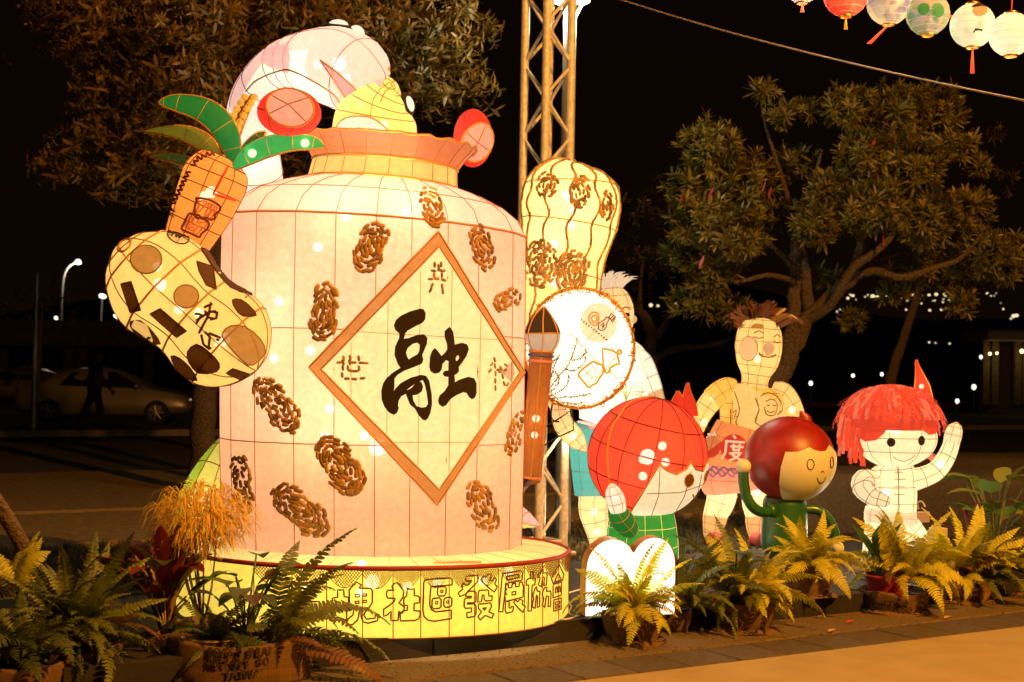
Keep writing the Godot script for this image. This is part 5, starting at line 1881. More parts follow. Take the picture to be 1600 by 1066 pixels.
	skin(o, "cloth_skin", s, cloth("peanut_lemon", Color(1.0, 0.74, 0.28), 0.70))
	wires(o, s, [s.key[3], s.key[5], s.key[7]], [], 0.0045, mat("mustard_cord", Color.WHITE), "hoop_cord")
	var xf = []
	var tint = []
	for j in 12:
		for i in 46:
			var w = 2.0 + i * 0.72
			if w > s.R.size() - 4:
				break
			var p = s.at(j * 3.0 + 0.35 * sin(i * 0.9 + j), w)
			var p2 = s.at(j * 3.0 + 0.35 * sin((i + 1) * 0.9 + j), w + 0.7)
			var y = (p2 - p).normalized()
			var nn = s.nrm(j * 3.0, w)
			var x = y.cross(nn).normalized()
			xf.append(Transform3D(Basis(x * 0.021, y * 0.029, x.cross(y) * 0.018), p + nn * 0.008))
			tint.append(nut_tint())
	many(o, "peanut_chain", peanut_mesh(), peanut_mat(), xf, tint)
	for e in [[856, 289, 19, 16, 15], [905, 300, 24, 15, 8], [947, 321, 23, 10, 4], [845, 413, 38, 25, 6], [893, 424, 34, 25, 16]]:
		peanut_patch(o, s, e[0], e[1], e[2], e[3], e[4], z / F, 6.0, 0.0)
	for e in [[898, 330], [893, 354], [880, 300], [860, 380]]:
		bulb(o, s.on(Vector2(e[0], e[1]), -0.08)[0], 0.026, 0.04)
	for e in [[892, 310], [868, 440]]:
		bulb(o, P(e[0], e[1], z), 0.04, 0.09)

func build_tray_and_brush():
	# the round white tray
	var z = 9.0
	var base = P(905, 640, z)
	var o = thing("round_tray_lantern", "round white disc lantern edged with gold rings, held before the white-shirted figure", "lantern", base)
	var c = ball_at(905, 544, z, 84, 92, 16)
	var tilt = Basis(Vector3.UP, 0.05)
	var s = ball_skin(c, 48, 20, c.b.z)
	skin(o, "cloth_skin", s, cloth("tray_white", Color(1.0, 0.92, 0.70), 1.25))
	var gold = mat("gold_braid", Color.WHITE)
	wires(o, s, [10], [], 0.012, gold, "rim_rope")
	var ring = MB.new()
	for i in 12:
		ring.tube([Vector3(cos(i * TAU / 12), sin(i * TAU / 12), 0), Vector3(cos((i + 1) * TAU / 12), sin((i + 1) * TAU / 12), 0)], 0.28, 4, false, false)
	var xf = []
	for i in 330:
		var a = rng.randf() * TAU
		var rr = rng.randfn() * 0.03 + 1.0
		var d = (c.b.x * cos(a) * c.r.x + c.b.y * sin(a) * c.r.y) * rr
		var q = rng.randf_range(0.005, 0.012)
		xf.append(Transform3D(Basis.from_euler(Vector3(rng.randf() * TAU, rng.randf() * TAU, 0)).scaled(Vector3(q, q, q)), c.c + d + c.b.z * rng.randf_range(0.0, 0.05)))
	many(o, "gold_rings", ring.mesh(), mat("gold_sequin", Color(0.85, 0.45, 0.06), 0.25, 0.9), xf)
	# emblem and writing
	var Z = Vector2(850, 440)
	var k = 5.33
	var m = MB.new()
	sheet_on(m, c, oval(935, 505, 29, 31), 0.004, 8.0)
	var em = part(o, "emblem_disc", m, cloth("emblem_peach", Color(1.0, 0.66, 0.38), 1.05))
	m = MB.new()
	for q in [rounded(px([372, 300, 400, 262, 430, 260, 455, 285, 450, 340, 420, 372, 385, 345], Z, k), 2, true), rounded(px([395, 300, 430, 285, 440, 320, 410, 345], Z, k), 2, true)]:
		line_on(m, c, q, 0.006, true, 3.0, 0.006)
	part(em, "emblem_outline", m, mat("khaki_print", Color(0.62, 0.40, 0.10), 0.7))
	m = MB.new()
	for q in [rounded(px([455, 400, 452, 355, 480, 335, 500, 320, 520, 298, 540, 315, 520, 350, 515, 380, 490, 408], Z, k), 2, true), px([540, 300, 555, 270, 592, 300, 568, 342], Z, k), px([545, 315, 575, 290], Z, k), px([555, 330, 585, 300], Z, k), px([475, 360, 500, 345, 490, 385], Z, k), px([480, 395, 505, 365], Z, k)]:
		line_on(m, c, q, 0.004, true, 3.0, 0.006)
	part(em, "emblem_figure", m, mat("olive_print", Color(0.16, 0.10, 0.02), 0.7))
	m = MB.new()
	for i in 11:                                           # the row of small printed characters
		var ctr = (Vector2(312, 322) + Vector2(20.5, 16.2) * i)
		for q in [[-8, -4, 7, -5], [-7, 0, 8, -1], [-8, 5, 7, 6], [-2, -8, -1, 8], [4, -5, 5, 6]]:
			if (i * 3 + int(q[0]) * 5) % 4 != 0:
				line_on(m, c, [Z + (ctr + Vector2(q[0], q[1]).rotated(0.67)) / k, Z + (ctr + Vector2(q[2], q[3]).rotated(0.67)) / k], 0.0026, false, 4.0, 0.005)
	part(em, "small_lettering", m, mat("plum_print", Color(0.22, 0.06, 0.03), 0.7))
	m = MB.new()
	for q in [rounded(px([285, 770, 330, 720, 370, 690, 410, 665, 450, 685, 485, 700, 490, 760, 460, 800, 440, 840, 400, 860, 375, 882, 345, 850, 310, 810], Z, k), 2, true), px([485, 560, 560, 570, 605, 600, 622, 685, 590, 690, 545, 720, 545, 750, 515, 762, 490, 710], Z, k), oval(967, 550, 3, 3)]:
		line_on(m, c, q, 0.0075, true, 4.0, 0.004)
	part(o, "character_outline", m, mat("old_gold", Color(0.60, 0.40, 0.05), 0.5, 0.2))
	m = MB.new()
	for q in [[330, 790, 380, 740, 390, 760], [340, 740, 400, 800], [370, 840, 420, 780, 430, 800], [400, 700, 440, 760, 460, 740], [420, 830, 450, 780], [510, 610, 560, 600, 590, 660], [530, 640, 550, 680, 580, 640], [520, 700, 560, 690]]:
		line_on(m, c, rounded(px(q, Z, k), 3), 0.003, false, 4.0, 0.004)
	part(o, "character_strokes", m, mat("old_gold", Color.WHITE))
	# painted twigs of buds
	m = MB.new()
	var tw = [[20, 950, 60, 870, 130, 780, 200, 700, 250, 580, 280, 475], [30, 940, 110, 860, 125, 800, 90, 740], [20, 920, 60, 800, 90, 690, 130, 610], [40, 960, 150, 900, 200, 840, 210, 780], [60, 970, 180, 960, 300, 950, 385, 930], [230, 660, 300, 640, 345, 600, 345, 560], [180, 730, 260, 740, 330, 680, 350, 620], [40, 980, 150, 1000, 280, 1015, 320, 1000], [30, 700, 70, 660, 120, 640]]
	for q in tw:
		line_on(m, c, rounded(px(q, Z, k), 4), 0.0028, false, 4.0, 0.003)
	part(o, "twig", m, mat("twig_brown", Color(0.16, 0.06, 0.015), 0.7))
	xf = []
	for q in tw:
		var pts = dense(rounded(px(q, Z, k), 4), 2.2)
		for p in pts:
			if rng.randf() < 0.7:
				xf.append(peanut_xf(c, p + Vector2(rng.randf_range(-1.6, 1.6), rng.randf_range(-1.6, 1.6)), Vector2(rng.randf_range(-1, 1), -1.2), 1.7, z / F))
	many(o, "bud_speckle", peanut_mesh(), mat("twig_brown", Color.WHITE), xf)
	m = MB.new()
	line_on(m, c, px([890, 520, 920, 552, 965, 592]), 0.003, false, 6.0, 0.003)
	line_on(m, c, px([965, 480, 905, 545, 850, 610]), 0.002, false, 6.0, 0.003)
	part(o, "cross_wire", m, mat("pale_wire", Color.WHITE))
	bulb(o, c.on(Vector2(905, 500), -0.04)[0], 0.03, 0.05)
	bulb(o, c.on(Vector2(945, 560), -0.04)[0], 0.03, 0.04)
	bulb(o, c.on(Vector2(890, 600), -0.04)[0], 0.03, 0.03)
	# the writing brush
	z = 8.15
	base = P(828, 750, z)
	o = thing("brush_lantern", "tall writing-brush lantern with a black tip and glowing copper handle beside the jar", "lantern", base)
	s = loft([[850, 480, z, 1], [849, 490, z, 12], [848, 503, z, 21], [848, 516, z, 26.5], [848, 522, z, 27.5]], 20, 3)
	var tip = skin(o, "tip", s, mat("black_cloth", Color(0.02, 0.011, 0.006), 0.85))
	wires(tip, s, [], even(20, 6), 0.005, gold, "gold_braid")
	s = loft([[848, 521, z, 27.5], [848, 530, z, 27], [847, 541, z, 23], [846, 549, z, 18]], 20, 3)
	skin(o, "ferrule", s, cloth("ferrule_white", Color(0.98, 0.72, 0.45), 0.5))
	wires(o, s, [0], even(20, 6), 0.004, gold, "ferrule_wire")
	s = loft([[846, 549, z, 17.5], [841, 610, z, 17], [836, 670, z, 16.5], [830, 738, z, 16], [829, 747, z, 16]], 8, 6)
	skin(o, "handle", s, cloth("copper", Color(0.72, 0.20, 0.03), 0.38))
	wires(o, s, [], [4], 0.005, gold, "gold_braid")
	wires(o, s, [], [1, 2, 3, 5, 6, 7], 0.003, mat("rust_wire", Color.WHITE))
	var bands = [[0, "gold_braid", Color.WHITE], [1, "blue_band", Color(0.09, 0.07, 0.22)], [2, "pink_band", Color(0.6, 0.2, 0.15)], [20, "pink_band", Color.WHITE], [22, "blue_band", Color.WHITE], [24, "gold_braid", Color.WHITE]]
	for e in bands:
		wires(o, s, [e[0]], [], 0.009 if e[0] < 9 else 0.0055, mat(e[1], e[2], 0.6), "band")
	bulb(o, s.on(Vector2(838, 655), -0.045)[0], 0.022, 0.03)
	bulb(o, P(835, 680, z), 0.02, 0.012)

func build_truss():
	var base = G(843, 868)
	var z = depth(base)
	var o = thing("truss_tower", "square aluminium lattice truss tower rising behind the upright peanut lantern", "truss", base)
	var al = mat("aluminium", Color(0.82, 0.74, 0.60), 0.5, 0.1)
	grain(al, noise_tex("metal_tone", 0.04, Color(0.7, 0.68, 0.66), Color(1, 1, 1), 5, 256), 1.5)
	var w = 0.262
	var b = Basis(Vector3.UP, 0.70)
	var H = 5.2
	var cor = []
	for e in [[-1, 1], [1, 1], [1, -1], [-1, -1]]:
		cor.append(base + b * Vector3(e[0] * w / 2, 0, e[1] * w / 2))
	for c in cor:
		var m = MB.new()
		m.tube([c, c + Vector3(0, H, 0)], 0.034, 12)
		part(o, "chord", m, al)
	for i in 4:
		var a = cor[i]
		var d = cor[(i + 1) % 4]
		var n = 18
		for k in n:
			var y0 = 0.15 + k * H / n
			var y1 = y0 + H / n * 0.93
			for q in [[a + Vector3(0, y0, 0), d + Vector3(0, y1, 0)]] if (k + i) % 2 == 0 else [[d + Vector3(0, y0, 0), a + Vector3(0, y1, 0)]]:
				var m = MB.new()
				m.tube(q, 0.0135, 8)
				part(o, "brace", m, al)
		for k in [0, 8, 16]:
			var m = MB.new()
			var y = 0.12 + k * H / n
			m.tube([a + Vector3(0, y, 0), d + Vector3(0, y, 0)], 0.0135, 8)
			part(o, "brace", m, al)
	var m = MB.new()
	m.box(base + Vector3(0, 0.02, 0), Vector3(0.42, 0.04, 0.42), b, 0.006)
	part(o, "foot_plate", m, al)
	# the park's own lamp post behind the truss
	var lb = G(879, 835)
	var lz = depth(lb)
	o = thing("lamp_post", "grey post behind the truss with two pale lantern heads at its top", "lamp post", lb)
	m = MB.new()
	var top = P(892, -40, lz)
	m.tube([lb, P(884, 400, lz), top], [0.075, 0.07, 0.055], 12)
	part(o, "post", m, mat("post_grey", Color(0.23, 0.21, 0.18), 0.5, 0.3))
	for x in [877, 909]:
		var c = P(x, -22, lz)
		m = MB.new()
		m.lathe(c, [[0.02, -0.17], [0.075, -0.15], [0.12, 0.12], [0.13, 0.14], [0.02, 0.24]], 6)
		part(o, "lantern_head", m, lamp_glow("post", Color(0.75, 0.95, 0.7), 1.1))
		m = MB.new()
		m.tube([c - Vector3(0, 0.17, 0), P(892, 36, lz)], 0.018, 6)
		m.lathe(c, [[0.13, 0.13], [0.15, 0.14], [0.03, 0.25]], 6)
		part(o, "bracket", m, mat("post_grey", Color.WHITE))
		var l = OmniLight3D.new()
		l.name = "post_light"
		l.light_color = lin(1.0, 0.95, 0.7)
		l.light_energy = 3.0
		l.light_size = 0.1
		l.omni_range = 20.0
		l.omni_attenuation = 2.0
		l.shadow_enabled = true
		l.position = c - lb + Vector3(0, -0.3, 0.0)
		o.add_child(l, true)

func build_festoon():
	var a = P(930, -14, 9.5)
	var b = P(1680, 172, 6.5)
	var o = thing("overhead_cable", "thin bare cable slanting across the dark sky above the broad tree", "cable", (a + b) / 2.0)
	var pts = []
	for i in 25:
		var t = i / 24.0
		pts.append(a.lerp(b, t) - Vector3(0, 0.05 * 4 * t * (1 - t), 0))
	var m = MB.new()
	m.tube(pts, 0.005, 6)
	part(o, "cable", m, mat("cable_grey", Color(0.22, 0.15, 0.09), 0.6))
	# red string with round paper lanterns
	var sa = P(1190, -90, 8.0)
	var sb = P(1700, 60, 6.6)
	o = thing("festoon_string", "red cord from which the round paper lanterns hang", "cord", (sa + sb) / 2.0)
	pts = []
	for i in 21:
		pts.append(sa.lerp(sb, i / 20.0) - Vector3(0, 0.1 * 4 * (i / 20.0) * (1 - i / 20.0), 0))
	m = MB.new()
	m.tube(pts, 0.008, 6)
	part(o, "cord", m, mat("red_cord", Color.WHITE))
	var list = [
		[1254, -22, 7.6, 27, Color(0.85, 0.75, 0.85), Color(0.95, 0.9, 0.8), Color(0.7, 0.72, 0.9), 0.7, "pale paper lantern cut by the top edge, first of the hanging row"],
		[1322, -9, 7.45, 35, Color(0.85, 0.05, 0.03), Color(0.8, 0.03, 0.03), Color(0.9, 0.16, 0.06), 0.6, "red paper lantern with a yellow tassel in the hanging row"],
		[1389, 5, 7.3, 34, Color(0.75, 0.6, 0.3), Color(0.9, 0.78, 0.5), Color(0.25, 0.2, 0.35), 0.55, "paper lantern painted in brown and violet patches, beside the red one"],
		[1450, 22, 7.15, 33.5, Color(0.5, 0.42, 0.55), Color(0.12, 0.3, 0.1), Color(0.6, 0.45, 0.3), 0.5, "paper lantern painted with green and violet scenery"],
		[1520, 40, 7.0, 34.5, Color(0.9, 0.85, 0.55), Color(0.97, 0.92, 0.68), Color(0.55, 0.75, 0.55), 0.85, "cream paper lantern with an orange and black painted figure and a thin red tail"],
		[1580, 54, 6.85, 34, Color(0.98, 0.88, 0.66), Color(1.0, 0.93, 0.75), Color(0.95, 0.82, 0.55), 1.0, "plain glowing white paper lantern, last of the hanging row"]]
	var n = 0
	for e in list:
		var c = ball_at(e[0], e[1], e[2], e[3], e[3], e[3] * 0.98)
		var t = thing("paper_lantern", e[8], "paper lantern", c.c - Vector3(0, c.r.y, 0), "row of hanging painted paper lanterns")
		var s = ball_skin(c, 24, 18, Vector3.UP)
		var cm = cloth("paper_%d" % n, Color(1, 1, 1), e[7] * 0.5, 0.0)
		cm.albedo_color = lin(0.34, 0.34, 0.34)
		cm.emission = Color.WHITE
		var g = Gradient.new()
		g.offsets = PackedFloat32Array([0.0, 0.38, 0.5, 0.62, 1.0])
		var dk = (e[4] * 0.6).lerp(e[6], 0.5)
		g.colors = PackedColorArray([e[5].linear_to_srgb(), e[5].linear_to_srgb(), e[4].linear_to_srgb(), e[6].linear_to_srgb(), (e[6] if n != 3 else Color(0.1, 0.32, 0.06)).linear_to_srgb()])
		var nz = FastNoiseLite.new()
		nz.frequency = 0.012
		nz.fractal_octaves = 3
		nz.seed = 40 + n
		var tx = NoiseTexture2D.new()
		tx.width = 256
		tx.height = 256
		tx.seamless = true
		tx.noise = nz
		tx.color_ramp = g
		cm.albedo_texture = tx
		cm.emission_texture = tx
		cm.uv1_scale = Vector3.ONE * 2.2
		cm.uv1_offset = Vector3(n * 0.31, n * 0.17, 0)
		skin(t, "paper_skin", s, cm)
		wires(t, s, [3, 5, 7, 9, 11, 13, 15], [], 0.0009, mat("pale_wire", Color.WHITE), "bamboo_rib")
		m = MB.new()
		m.lathe(c.c, [[0.03, -c.r.y - 0.004], [0.036, -c.r.y + 0.003], [0.03, -c.r.y + 0.01]], 14)
		part(t, "end_ring", m, mat("gold_sequin", Color.WHITE))
		m = MB.new()
		m.lathe(c.c, [[0.03, c.r.y + 0.006], [0.036, c.r.y], [0.03, c.r.y - 0.01]], 14)
		part(t, "end_ring", m, mat("gold_sequin", Color.WHITE))
		m = MB.new()
		m.tube([c.c + Vector3(0, c.r.y, 0), c.c + Vector3(0.01, c.r.y + 0.13, 0)], 0.003, 4)
		part(t, "hanger", m, mat("red_cord", Color.WHITE))
		if n in [0, 1, 2, 4]:
			var lo = c.c - Vector3(0, c.r.y, 0)
			m = MB.new()
			var ln = [0.05, 0.07, 0.1, 0.13][[0, 1, 2, 4].find(n)]
			var dx = -0.1 if n == 2 else 0.0
			for q in 3:
				m.tube([lo, lo + Vector3(dx * 0.5 + (q - 1) * 0.004, -ln * 0.5, 0), lo + Vector3(dx + (q - 1) * 0.008, -ln, 0)], 0.004, 4)
			part(t, "tassel", m, [mat("rosy_cord", Color.WHITE), mat("gold_sequin", Color.WHITE), mat("red_cord", Color.WHITE), mat("red_cord", Color.WHITE)][[0, 1, 2, 4].find(n)])
		if n == 4:
			m = MB.new()
			sheet_on(m, c, oval(1531, 18, 11, 9), 0.002, 5.0)
			part(t, "painted_face", m, cloth("face_orange", Color(0.9, 0.3, 0.1), 0.7, 0.0))
			m = MB.new()
			sheet_on(m, c, rounded(px([1519, 13, 1524, 8, 1534, 8, 1543, 15, 1534, 12]), 2, true), 0.003, 5.0)
			sheet_on(m, c, px([1520, 50, 1524, 44, 1534, 46, 1534, 50, 1530, 48, 1524, 48, 1522, 51]), 0.003, 5.0)
			part(t, "painted_hair", m, mat("black_felt", Color.WHITE))
			m = MB.new()
			sheet_on(m, c, px([1529, 27, 1534, 27, 1536, 44, 1526, 44]), 0.002, 5.0)
			part(t, "painted_coat", m, cloth("coat_peach", Color(0.95, 0.6, 0.35), 0.8, 0.0))
		if n == 3:
			for q in [oval(1444, 14, 9, 9), oval(1466, 18, 8, 10)]:
				m = MB.new()
				sheet_on(m, c, q, 0.002, 5.0)
				part(t, "painted_bush", m, cloth("paint_green", Color(0.06, 0.28, 0.05), 0.5, 0.0))
		bulb(t, c.c, 0.03, 0.025)
		n += 1

# ---------------------------------------------------------------- the lantern figures
func limb(root: Node, called: String, list: Array, m: Material, wire: Material, nw := 8, nu := 24, r := 0.0028, sub := 3) -> Cover:
	var s = loft(list, nu, sub, Vector3.BACK, 0.04, even(nu, nw))
	var k = skin(root, called, s, m)
	wires(k, s, s.key.slice(1, -1), even(nu, nw), r, wire, "wire")
	return s

func flame(root: Node, called: String, list: Array, m: Material, gold: Material):
	var s = loft(list, 12, 4)
	var k = skin(root, called, s, m)
	wires(k, s, [], [3, 9], 0.005, gold, "gold_braid")

func disc_on(root: Node, called: String, surf, poly: Array, m: Material, off := 0.006, step := 6.0) -> MeshInstance3D:
	var mb = MB.new()
	sheet_on(mb, surf, poly, off, step)
	return part(root, called, mb, m)

func cord_on(root: Node, called: String, surf, lines: Array, r: float, m: Material, closed := false, off := 0.0, step := 4.0):
	var mb = MB.new()
	for q in lines:
		line_on(mb, surf, q, r, closed, step, off)
	return part(root, called, mb, m)

func build_figures():
	var gold = mat("gold_braid", Color.WHITE)
	var wire = mat("brown_wire", Color(0.20, 0.085, 0.015), 0.7)
	var skin_c = cloth("skin_peach", Color(1.0, 0.60, 0.19), 0.92)
	var cream = cloth("skin_cream", Color(1.0, 0.64, 0.31), 0.62)
	var black = mat("black_felt", Color.WHITE)
	# ---- red-haired figure with the green coat
	var z = 8.95
	var base = G(1004, 905, 0.118)
	base = P(1004, 905, z)
	var o = thing("red_haired_lantern_figure", "red-haired lantern figure in a green coat, hand raised, behind the white heart lamp", "lantern figure", base)
	var c = ball_at(1012, 714, z, 93, 93, 90)
	var s = ball_skin(c, 36, 24, Vector3(0.22, 1, 0.12))
	var red = cloth("hair_red", Color(0.92, 0.045, 0.018), 0.72)
	skin(o, "head", s, red)
	var darkred = mat("dark_red_wire", Color.WHITE)
	wires(o, s, [5, 9, 13, 17], even(36, 12), 0.0046, darkred, "hair_wire")
	var fr = px([984, 801, 1006, 763, 1029, 725, 1040, 734, 1054, 739, 1068, 732, 1075, 720, 1082, 732, 1093, 735, 1101, 718, 1108, 726, 1116, 742, 1108, 770, 1090, 795, 1064, 812, 1034, 820, 1006, 818, 990, 810])
	var face = disc_on(o, "face", c, fr, cloth("face_cream", Color(0.99, 0.80, 0.46), 0.92, 0.0), 0.010, 7.0)
	cord_on(face, "hair_edge_braid", c, [px([984, 801, 1006, 763, 1029, 725, 1040, 734, 1054, 739, 1068, 732, 1075, 720, 1082, 732, 1093, 735, 1101, 718])], 0.006, gold, false, 0.011)
	cord_on(face, "face_wire", c, [px([1010, 768, 1060, 766, 1104, 752]), px([1030, 730, 1028, 770, 1016, 806]), px([1076, 735, 1066, 772, 1048, 806]), px([1092, 740, 1086, 770, 1070, 800])], 0.0025, wire, false, 0.010)
	for e in [[1072, 748, 6.5, 9.5], [1099, 743.5, 3.8, 10]]:
		var eye = disc_on(face, "eye", c, oval(e[0], e[1], e[2], e[3], 8), mat("brown_eye", Color(0.17, 0.065, 0.01), 0.6), 0.016)
		cord_on(eye, "eye_rim", c, [oval(e[0], e[1], e[2], e[3], 8)], 0.004, gold, true, 0.014)
	cord_on(face, "smile", c, [rounded(px([1078, 769, 1081, 775, 1086, 774, 1088, 767]), 3)], 0.0048, mat("brown_eye", Color.WHITE), false, 0.013)
	cord_on(o, "gold_hair_line", c, [rounded(px([1024, 620, 989, 629, 967, 656, 956, 678, 952, 715, 955, 757]), 4)], 0.006, gold, false, 0.002)
	var g = mat("dark_green_wire", Color.WHITE)
	var green = cloth("coat_green", Color(0.03, 0.42, 0.05), 0.42)
	limb(o, "body", [[1003, 800, z, 50], [1003, 822, z, 54], [1003, 852, z, 57], [1003, 882, z, 56], [1003, 906, z, 50]], green, g, 10)
	limb(o, "sleeve", [[990, 836, z - 0.3, 4], [986, 830, z - 0.32, 13], [976, 818, z - 0.38, 17.5], [968, 806, z - 0.42, 17], [962, 792, z - 0.45, 13]], cloth("sleeve_green", Color(0.03, 0.36, 0.05), 0.36), gold, 4)
	limb(o, "hand", [[966, 799, z - 0.46, 13], [963, 785, z - 0.47, 15], [959, 772, z - 0.48, 13.5], [956, 761, z - 0.48, 8], [954, 756, z - 0.48, 1]], cloth("hand_white", Color(1, 0.85, 0.66), 0.8), gold, 5)
	flame(o, "horn", [[1058, 640, z, 13, 0.5], [1060, 625, z, 9, 0.5], [1059, 611, z, 1]], red, gold)
	flame(o, "horn", [[1076, 650, z, 14, 0.5], [1076, 630, z, 10, 0.5], [1074, 613, z, 5, 0.5], [1075, 598, z, 1]], red, gold)
	for e in [[1040, 693], [1003, 719], [1003, 751], [1046, 724]]:
		bulb(o, c.on(Vector2(e[0], e[1]), -0.08)[0], 0.027, 0.04)
	bulb(o, c.c, 0.05, 0.14)
	bulb(o, P(960, 777, z - 0.48), 0.012, 0.01)
	bulb(o, P(1003, 850, z), 0.03, 0.03)
	# ---- the painted figure
	z = 9.0
	base = P(1228, 915, z)
	base.y = 0.118
	o = thing("painted_figure", "glossy painted unlit figure with a dark red round head and green pipe arms", "statue", base)
	c = ball_at(1234, 717, z, 69.5, 66.5, 67)
	s = ball_skin(c, 40, 28, Vector3.UP)
	var dred = mat("red_gloss", Color(0.40, 0.018, 0.009), 0.42)
	grain(dred, noise_tex("paint_wear", 0.012, Color(0.62, 0.5, 0.5), Color(1, 1, 1), 6, 512), 1.2)
	dred.clearcoat_enabled = true
	dred.clearcoat = 0.15
	skin(o, "head", s, dred)
	fr = px([1226, 784, 1221, 771, 1218.5, 754, 1221, 730, 1228, 707, 1245, 707, 1254, 704, 1262.5, 700, 1270, 704, 1278, 706, 1286, 705, 1291.7, 696, 1297, 702, 1303, 708, 1313, 716, 1312, 740, 1300, 765, 1280, 786, 1256, 797, 1236, 794])
	face = disc_on(o, "face", c, fr, mat("cream_gloss", Color(0.64, 0.64, 0.48), 0.55), 0.011, 4.0)
	var ink = mat("black_paint", Color(0.012, 0.01, 0.008), 0.5)
	cord_on(face, "eye", c, [oval(1264, 725, 5, 7.5)], 0.003, ink, true, 0.010)
	cord_on(face, "eye", c, [oval(1295, 721.7, 2.6, 8)], 0.003, ink, true, 0.010)
	cord_on(face, "smile", c, [rounded(px([1273.5, 744.5, 1275, 749, 1279, 752, 1283, 750, 1286, 743.5]), 3), rounded(px([1278.5, 737, 1281, 734.5, 1283.5, 736.5]), 3)], 0.0022, ink, false, 0.010)
	var dg = mat("green_gloss", Color(0.012, 0.10, 0.022), 0.3)
	dg.clearcoat_enabled = true
	dg.clearcoat = 0.5
	s = loft([[1226, 776, z, 30], [1226, 786, z, 34], [1226, 815, z, 35.5], [1225, 845, z, 36], [1224, 862, z, 33], [1222, 872, z, 24], [1222, 876, z, 2]], 28, 3)
	skin(o, "body", s, dg)
	var m = MB.new()
	m.tube(rounded([P(1208, 798, z - 0.1), P(1190, 800, z - 0.16), P(1176, 792, z - 0.2), P(1166, 774, z - 0.2), P(1162, 752, z - 0.2), P(1162, 736, z - 0.2)], 5), 8.2 * z / F, 14)
	m.lathe(P(1206, 798, z - 0.11), [[0.01, -0.02], [0.046, -0.02], [0.046, 0.02], [0.01, 0.02]], 16, 0, 0, Basis(Vector3.BACK, PI / 2))
	part(o, "arm", m, dg)
	m = MB.new()
	m.ball(P(1161.5, 729, z - 0.2), Vector3(12, 11.5, 12) * z / F, 18, 12)
	part(o, "hand", m, mat("cream_gloss", Color.WHITE))
	m = MB.new()
	m.tube(rounded([P(1260, 796, z), P(1276, 797, z), P(1292, 808, z), P(1302, 826, z), P(1307, 846, z)], 5), 7.5 * z / F, 14)
	part(o, "arm", m, dg)
	m = MB.new()
	m.ball(P(1309, 856, z), Vector3(10, 10, 10) * z / F, 16, 10)
	part(o, "hand", m, mat("cream_gloss", Color.WHITE))
	for x in [1208, 1236]:
		m = MB.new()
		m.tube([P(x, 866, z), Vector3(P(x, 866, z).x, 0.16, P(x, 866, z).z)], 9 * z / F, 14)
		m.ball(Vector3(P(x, 866, z).x + 0.015, 0.165, P(x, 866, z).z + 0.03), Vector3(0.06, 0.05, 0.09), 16, 10)
		part(o, "leg", m, dg)
	s = loft([[1255, 664, z, 16, 0.5], [1258, 656, z, 11, 0.5], [1254, 648, z, 6, 0.5], [1250, 642, z, 1]], 14, 4)
	skin(o, "flame_tuft", s, dred)
	# ---- the dancing child
	z = 9.95
	base = P(1380, 893, z)
	base.y = 0.0
	o = thing("dancing_child_lantern", "white lantern figure of a dancing child with shaggy red paper hair and one arm raised", "lantern figure", base)
	var white = cloth("child_white", Color(1.0, 0.82, 0.48), 0.9)
	c = ball_at(1399, 684, z, 64, 47, 58)
	s = ball_skin(c, 32, 20, Vector3.UP)
	skin(o, "head", s, white)
	wires(o, s, [7, 10, 13], even(32, 10), 0.0024, wire, "face_wire")
	for e in [[1393, 691, 6.3, 6.6], [1437, 688, 5, 7.2]]:
		disc_on(o, "eye", c, oval(e[0], e[1], e[2], e[3], 5), black, 0.006, 4.0)
	cord_on(o, "smile", c, [rounded(px([1396, 713, 1404, 718, 1414, 719, 1424, 714, 1428, 709]), 3)], 0.0026, mat("rust_wire", Color.WHITE), false, 0.002)
	# hair: a red cap, and strips of red paper in layers
	var hair = cloth("hair_paper", Color(0.95, 0.075, 0.03), 0.72, 0.0)
	var hair2 = cloth("hair_paper_pale", Color(0.96, 0.20, 0.10), 0.74, 0.0)
	var cap = ball_at(1391, 650, z, 73, 49, 64)
	s = ball_skin(cap, 28, 14, Vector3.UP)
	part(o, "hair_cap", skin_block(s, 5, 14, 0, 28), hair)
	fr = px([1327, 660, 1335, 640, 1370, 640, 1440, 640, 1462, 655, 1464, 668, 1456, 678, 1446, 680, 1436, 672, 1428, 662, 1416, 668, 1408, 674, 1398, 674, 1388, 668, 1384, 678, 1372, 688, 1356, 690, 1343, 682])
	disc_on(o, "fringe", c, fr, hair, 0.016, 6.0)
	var strips = []
	for i in 250:
		var a = rng.randf_range(0.0, TAU)
		var lat = rng.randf_range(0.1, 1.35)
		var d = Vector3(sin(a) * sin(lat), cos(lat), cos(a) * sin(lat))
		var p = cap.c + cap.b * (d * cap.r) * 1.01
		var front = d.z > 0.35 and d.x > -0.72
		var out = (cap.b * Vector3(d.x, 0, d.z)).normalized()
		var ln = rng.randf_range(0.12, 0.2)
		if front and p.y - ln < cap.c.y + 0.0:
			ln = maxf(0.05, p.y - cap.c.y + 0.02)
		var w = out.cross(Vector3.UP).normalized()
		m = MB.new()
		var sw = rng.randf_range(-0.25, 0.25)
		var q = [p + out * 0.012, p + out * (0.035 + rng.randf() * 0.02) + Vector3(0, -ln * 0.35, 0) + w * sw * 0.03, p + out * (0.045 + 0.03 * rng.randf()) + Vector3(0, -ln * 0.7, 0) + w * sw * 0.06, p + out * (0.045 + 0.05 * rng.randf()) + Vector3(0, -ln, 0) + w * sw * 0.1]
		if lat < 0.7:
			for k in 4:
				q[k] += out * ln * 0.45 * k / 3.0 + Vector3(0, ln * 0.35 * k / 3.0, 0)
		mb_ribbon(m, q, [0.014, 0.016, 0.014, 0.011], w)
		strips.append(m)
		part(o, "hair_strip", m, hair if rng.randf() < 0.6 else hair2)
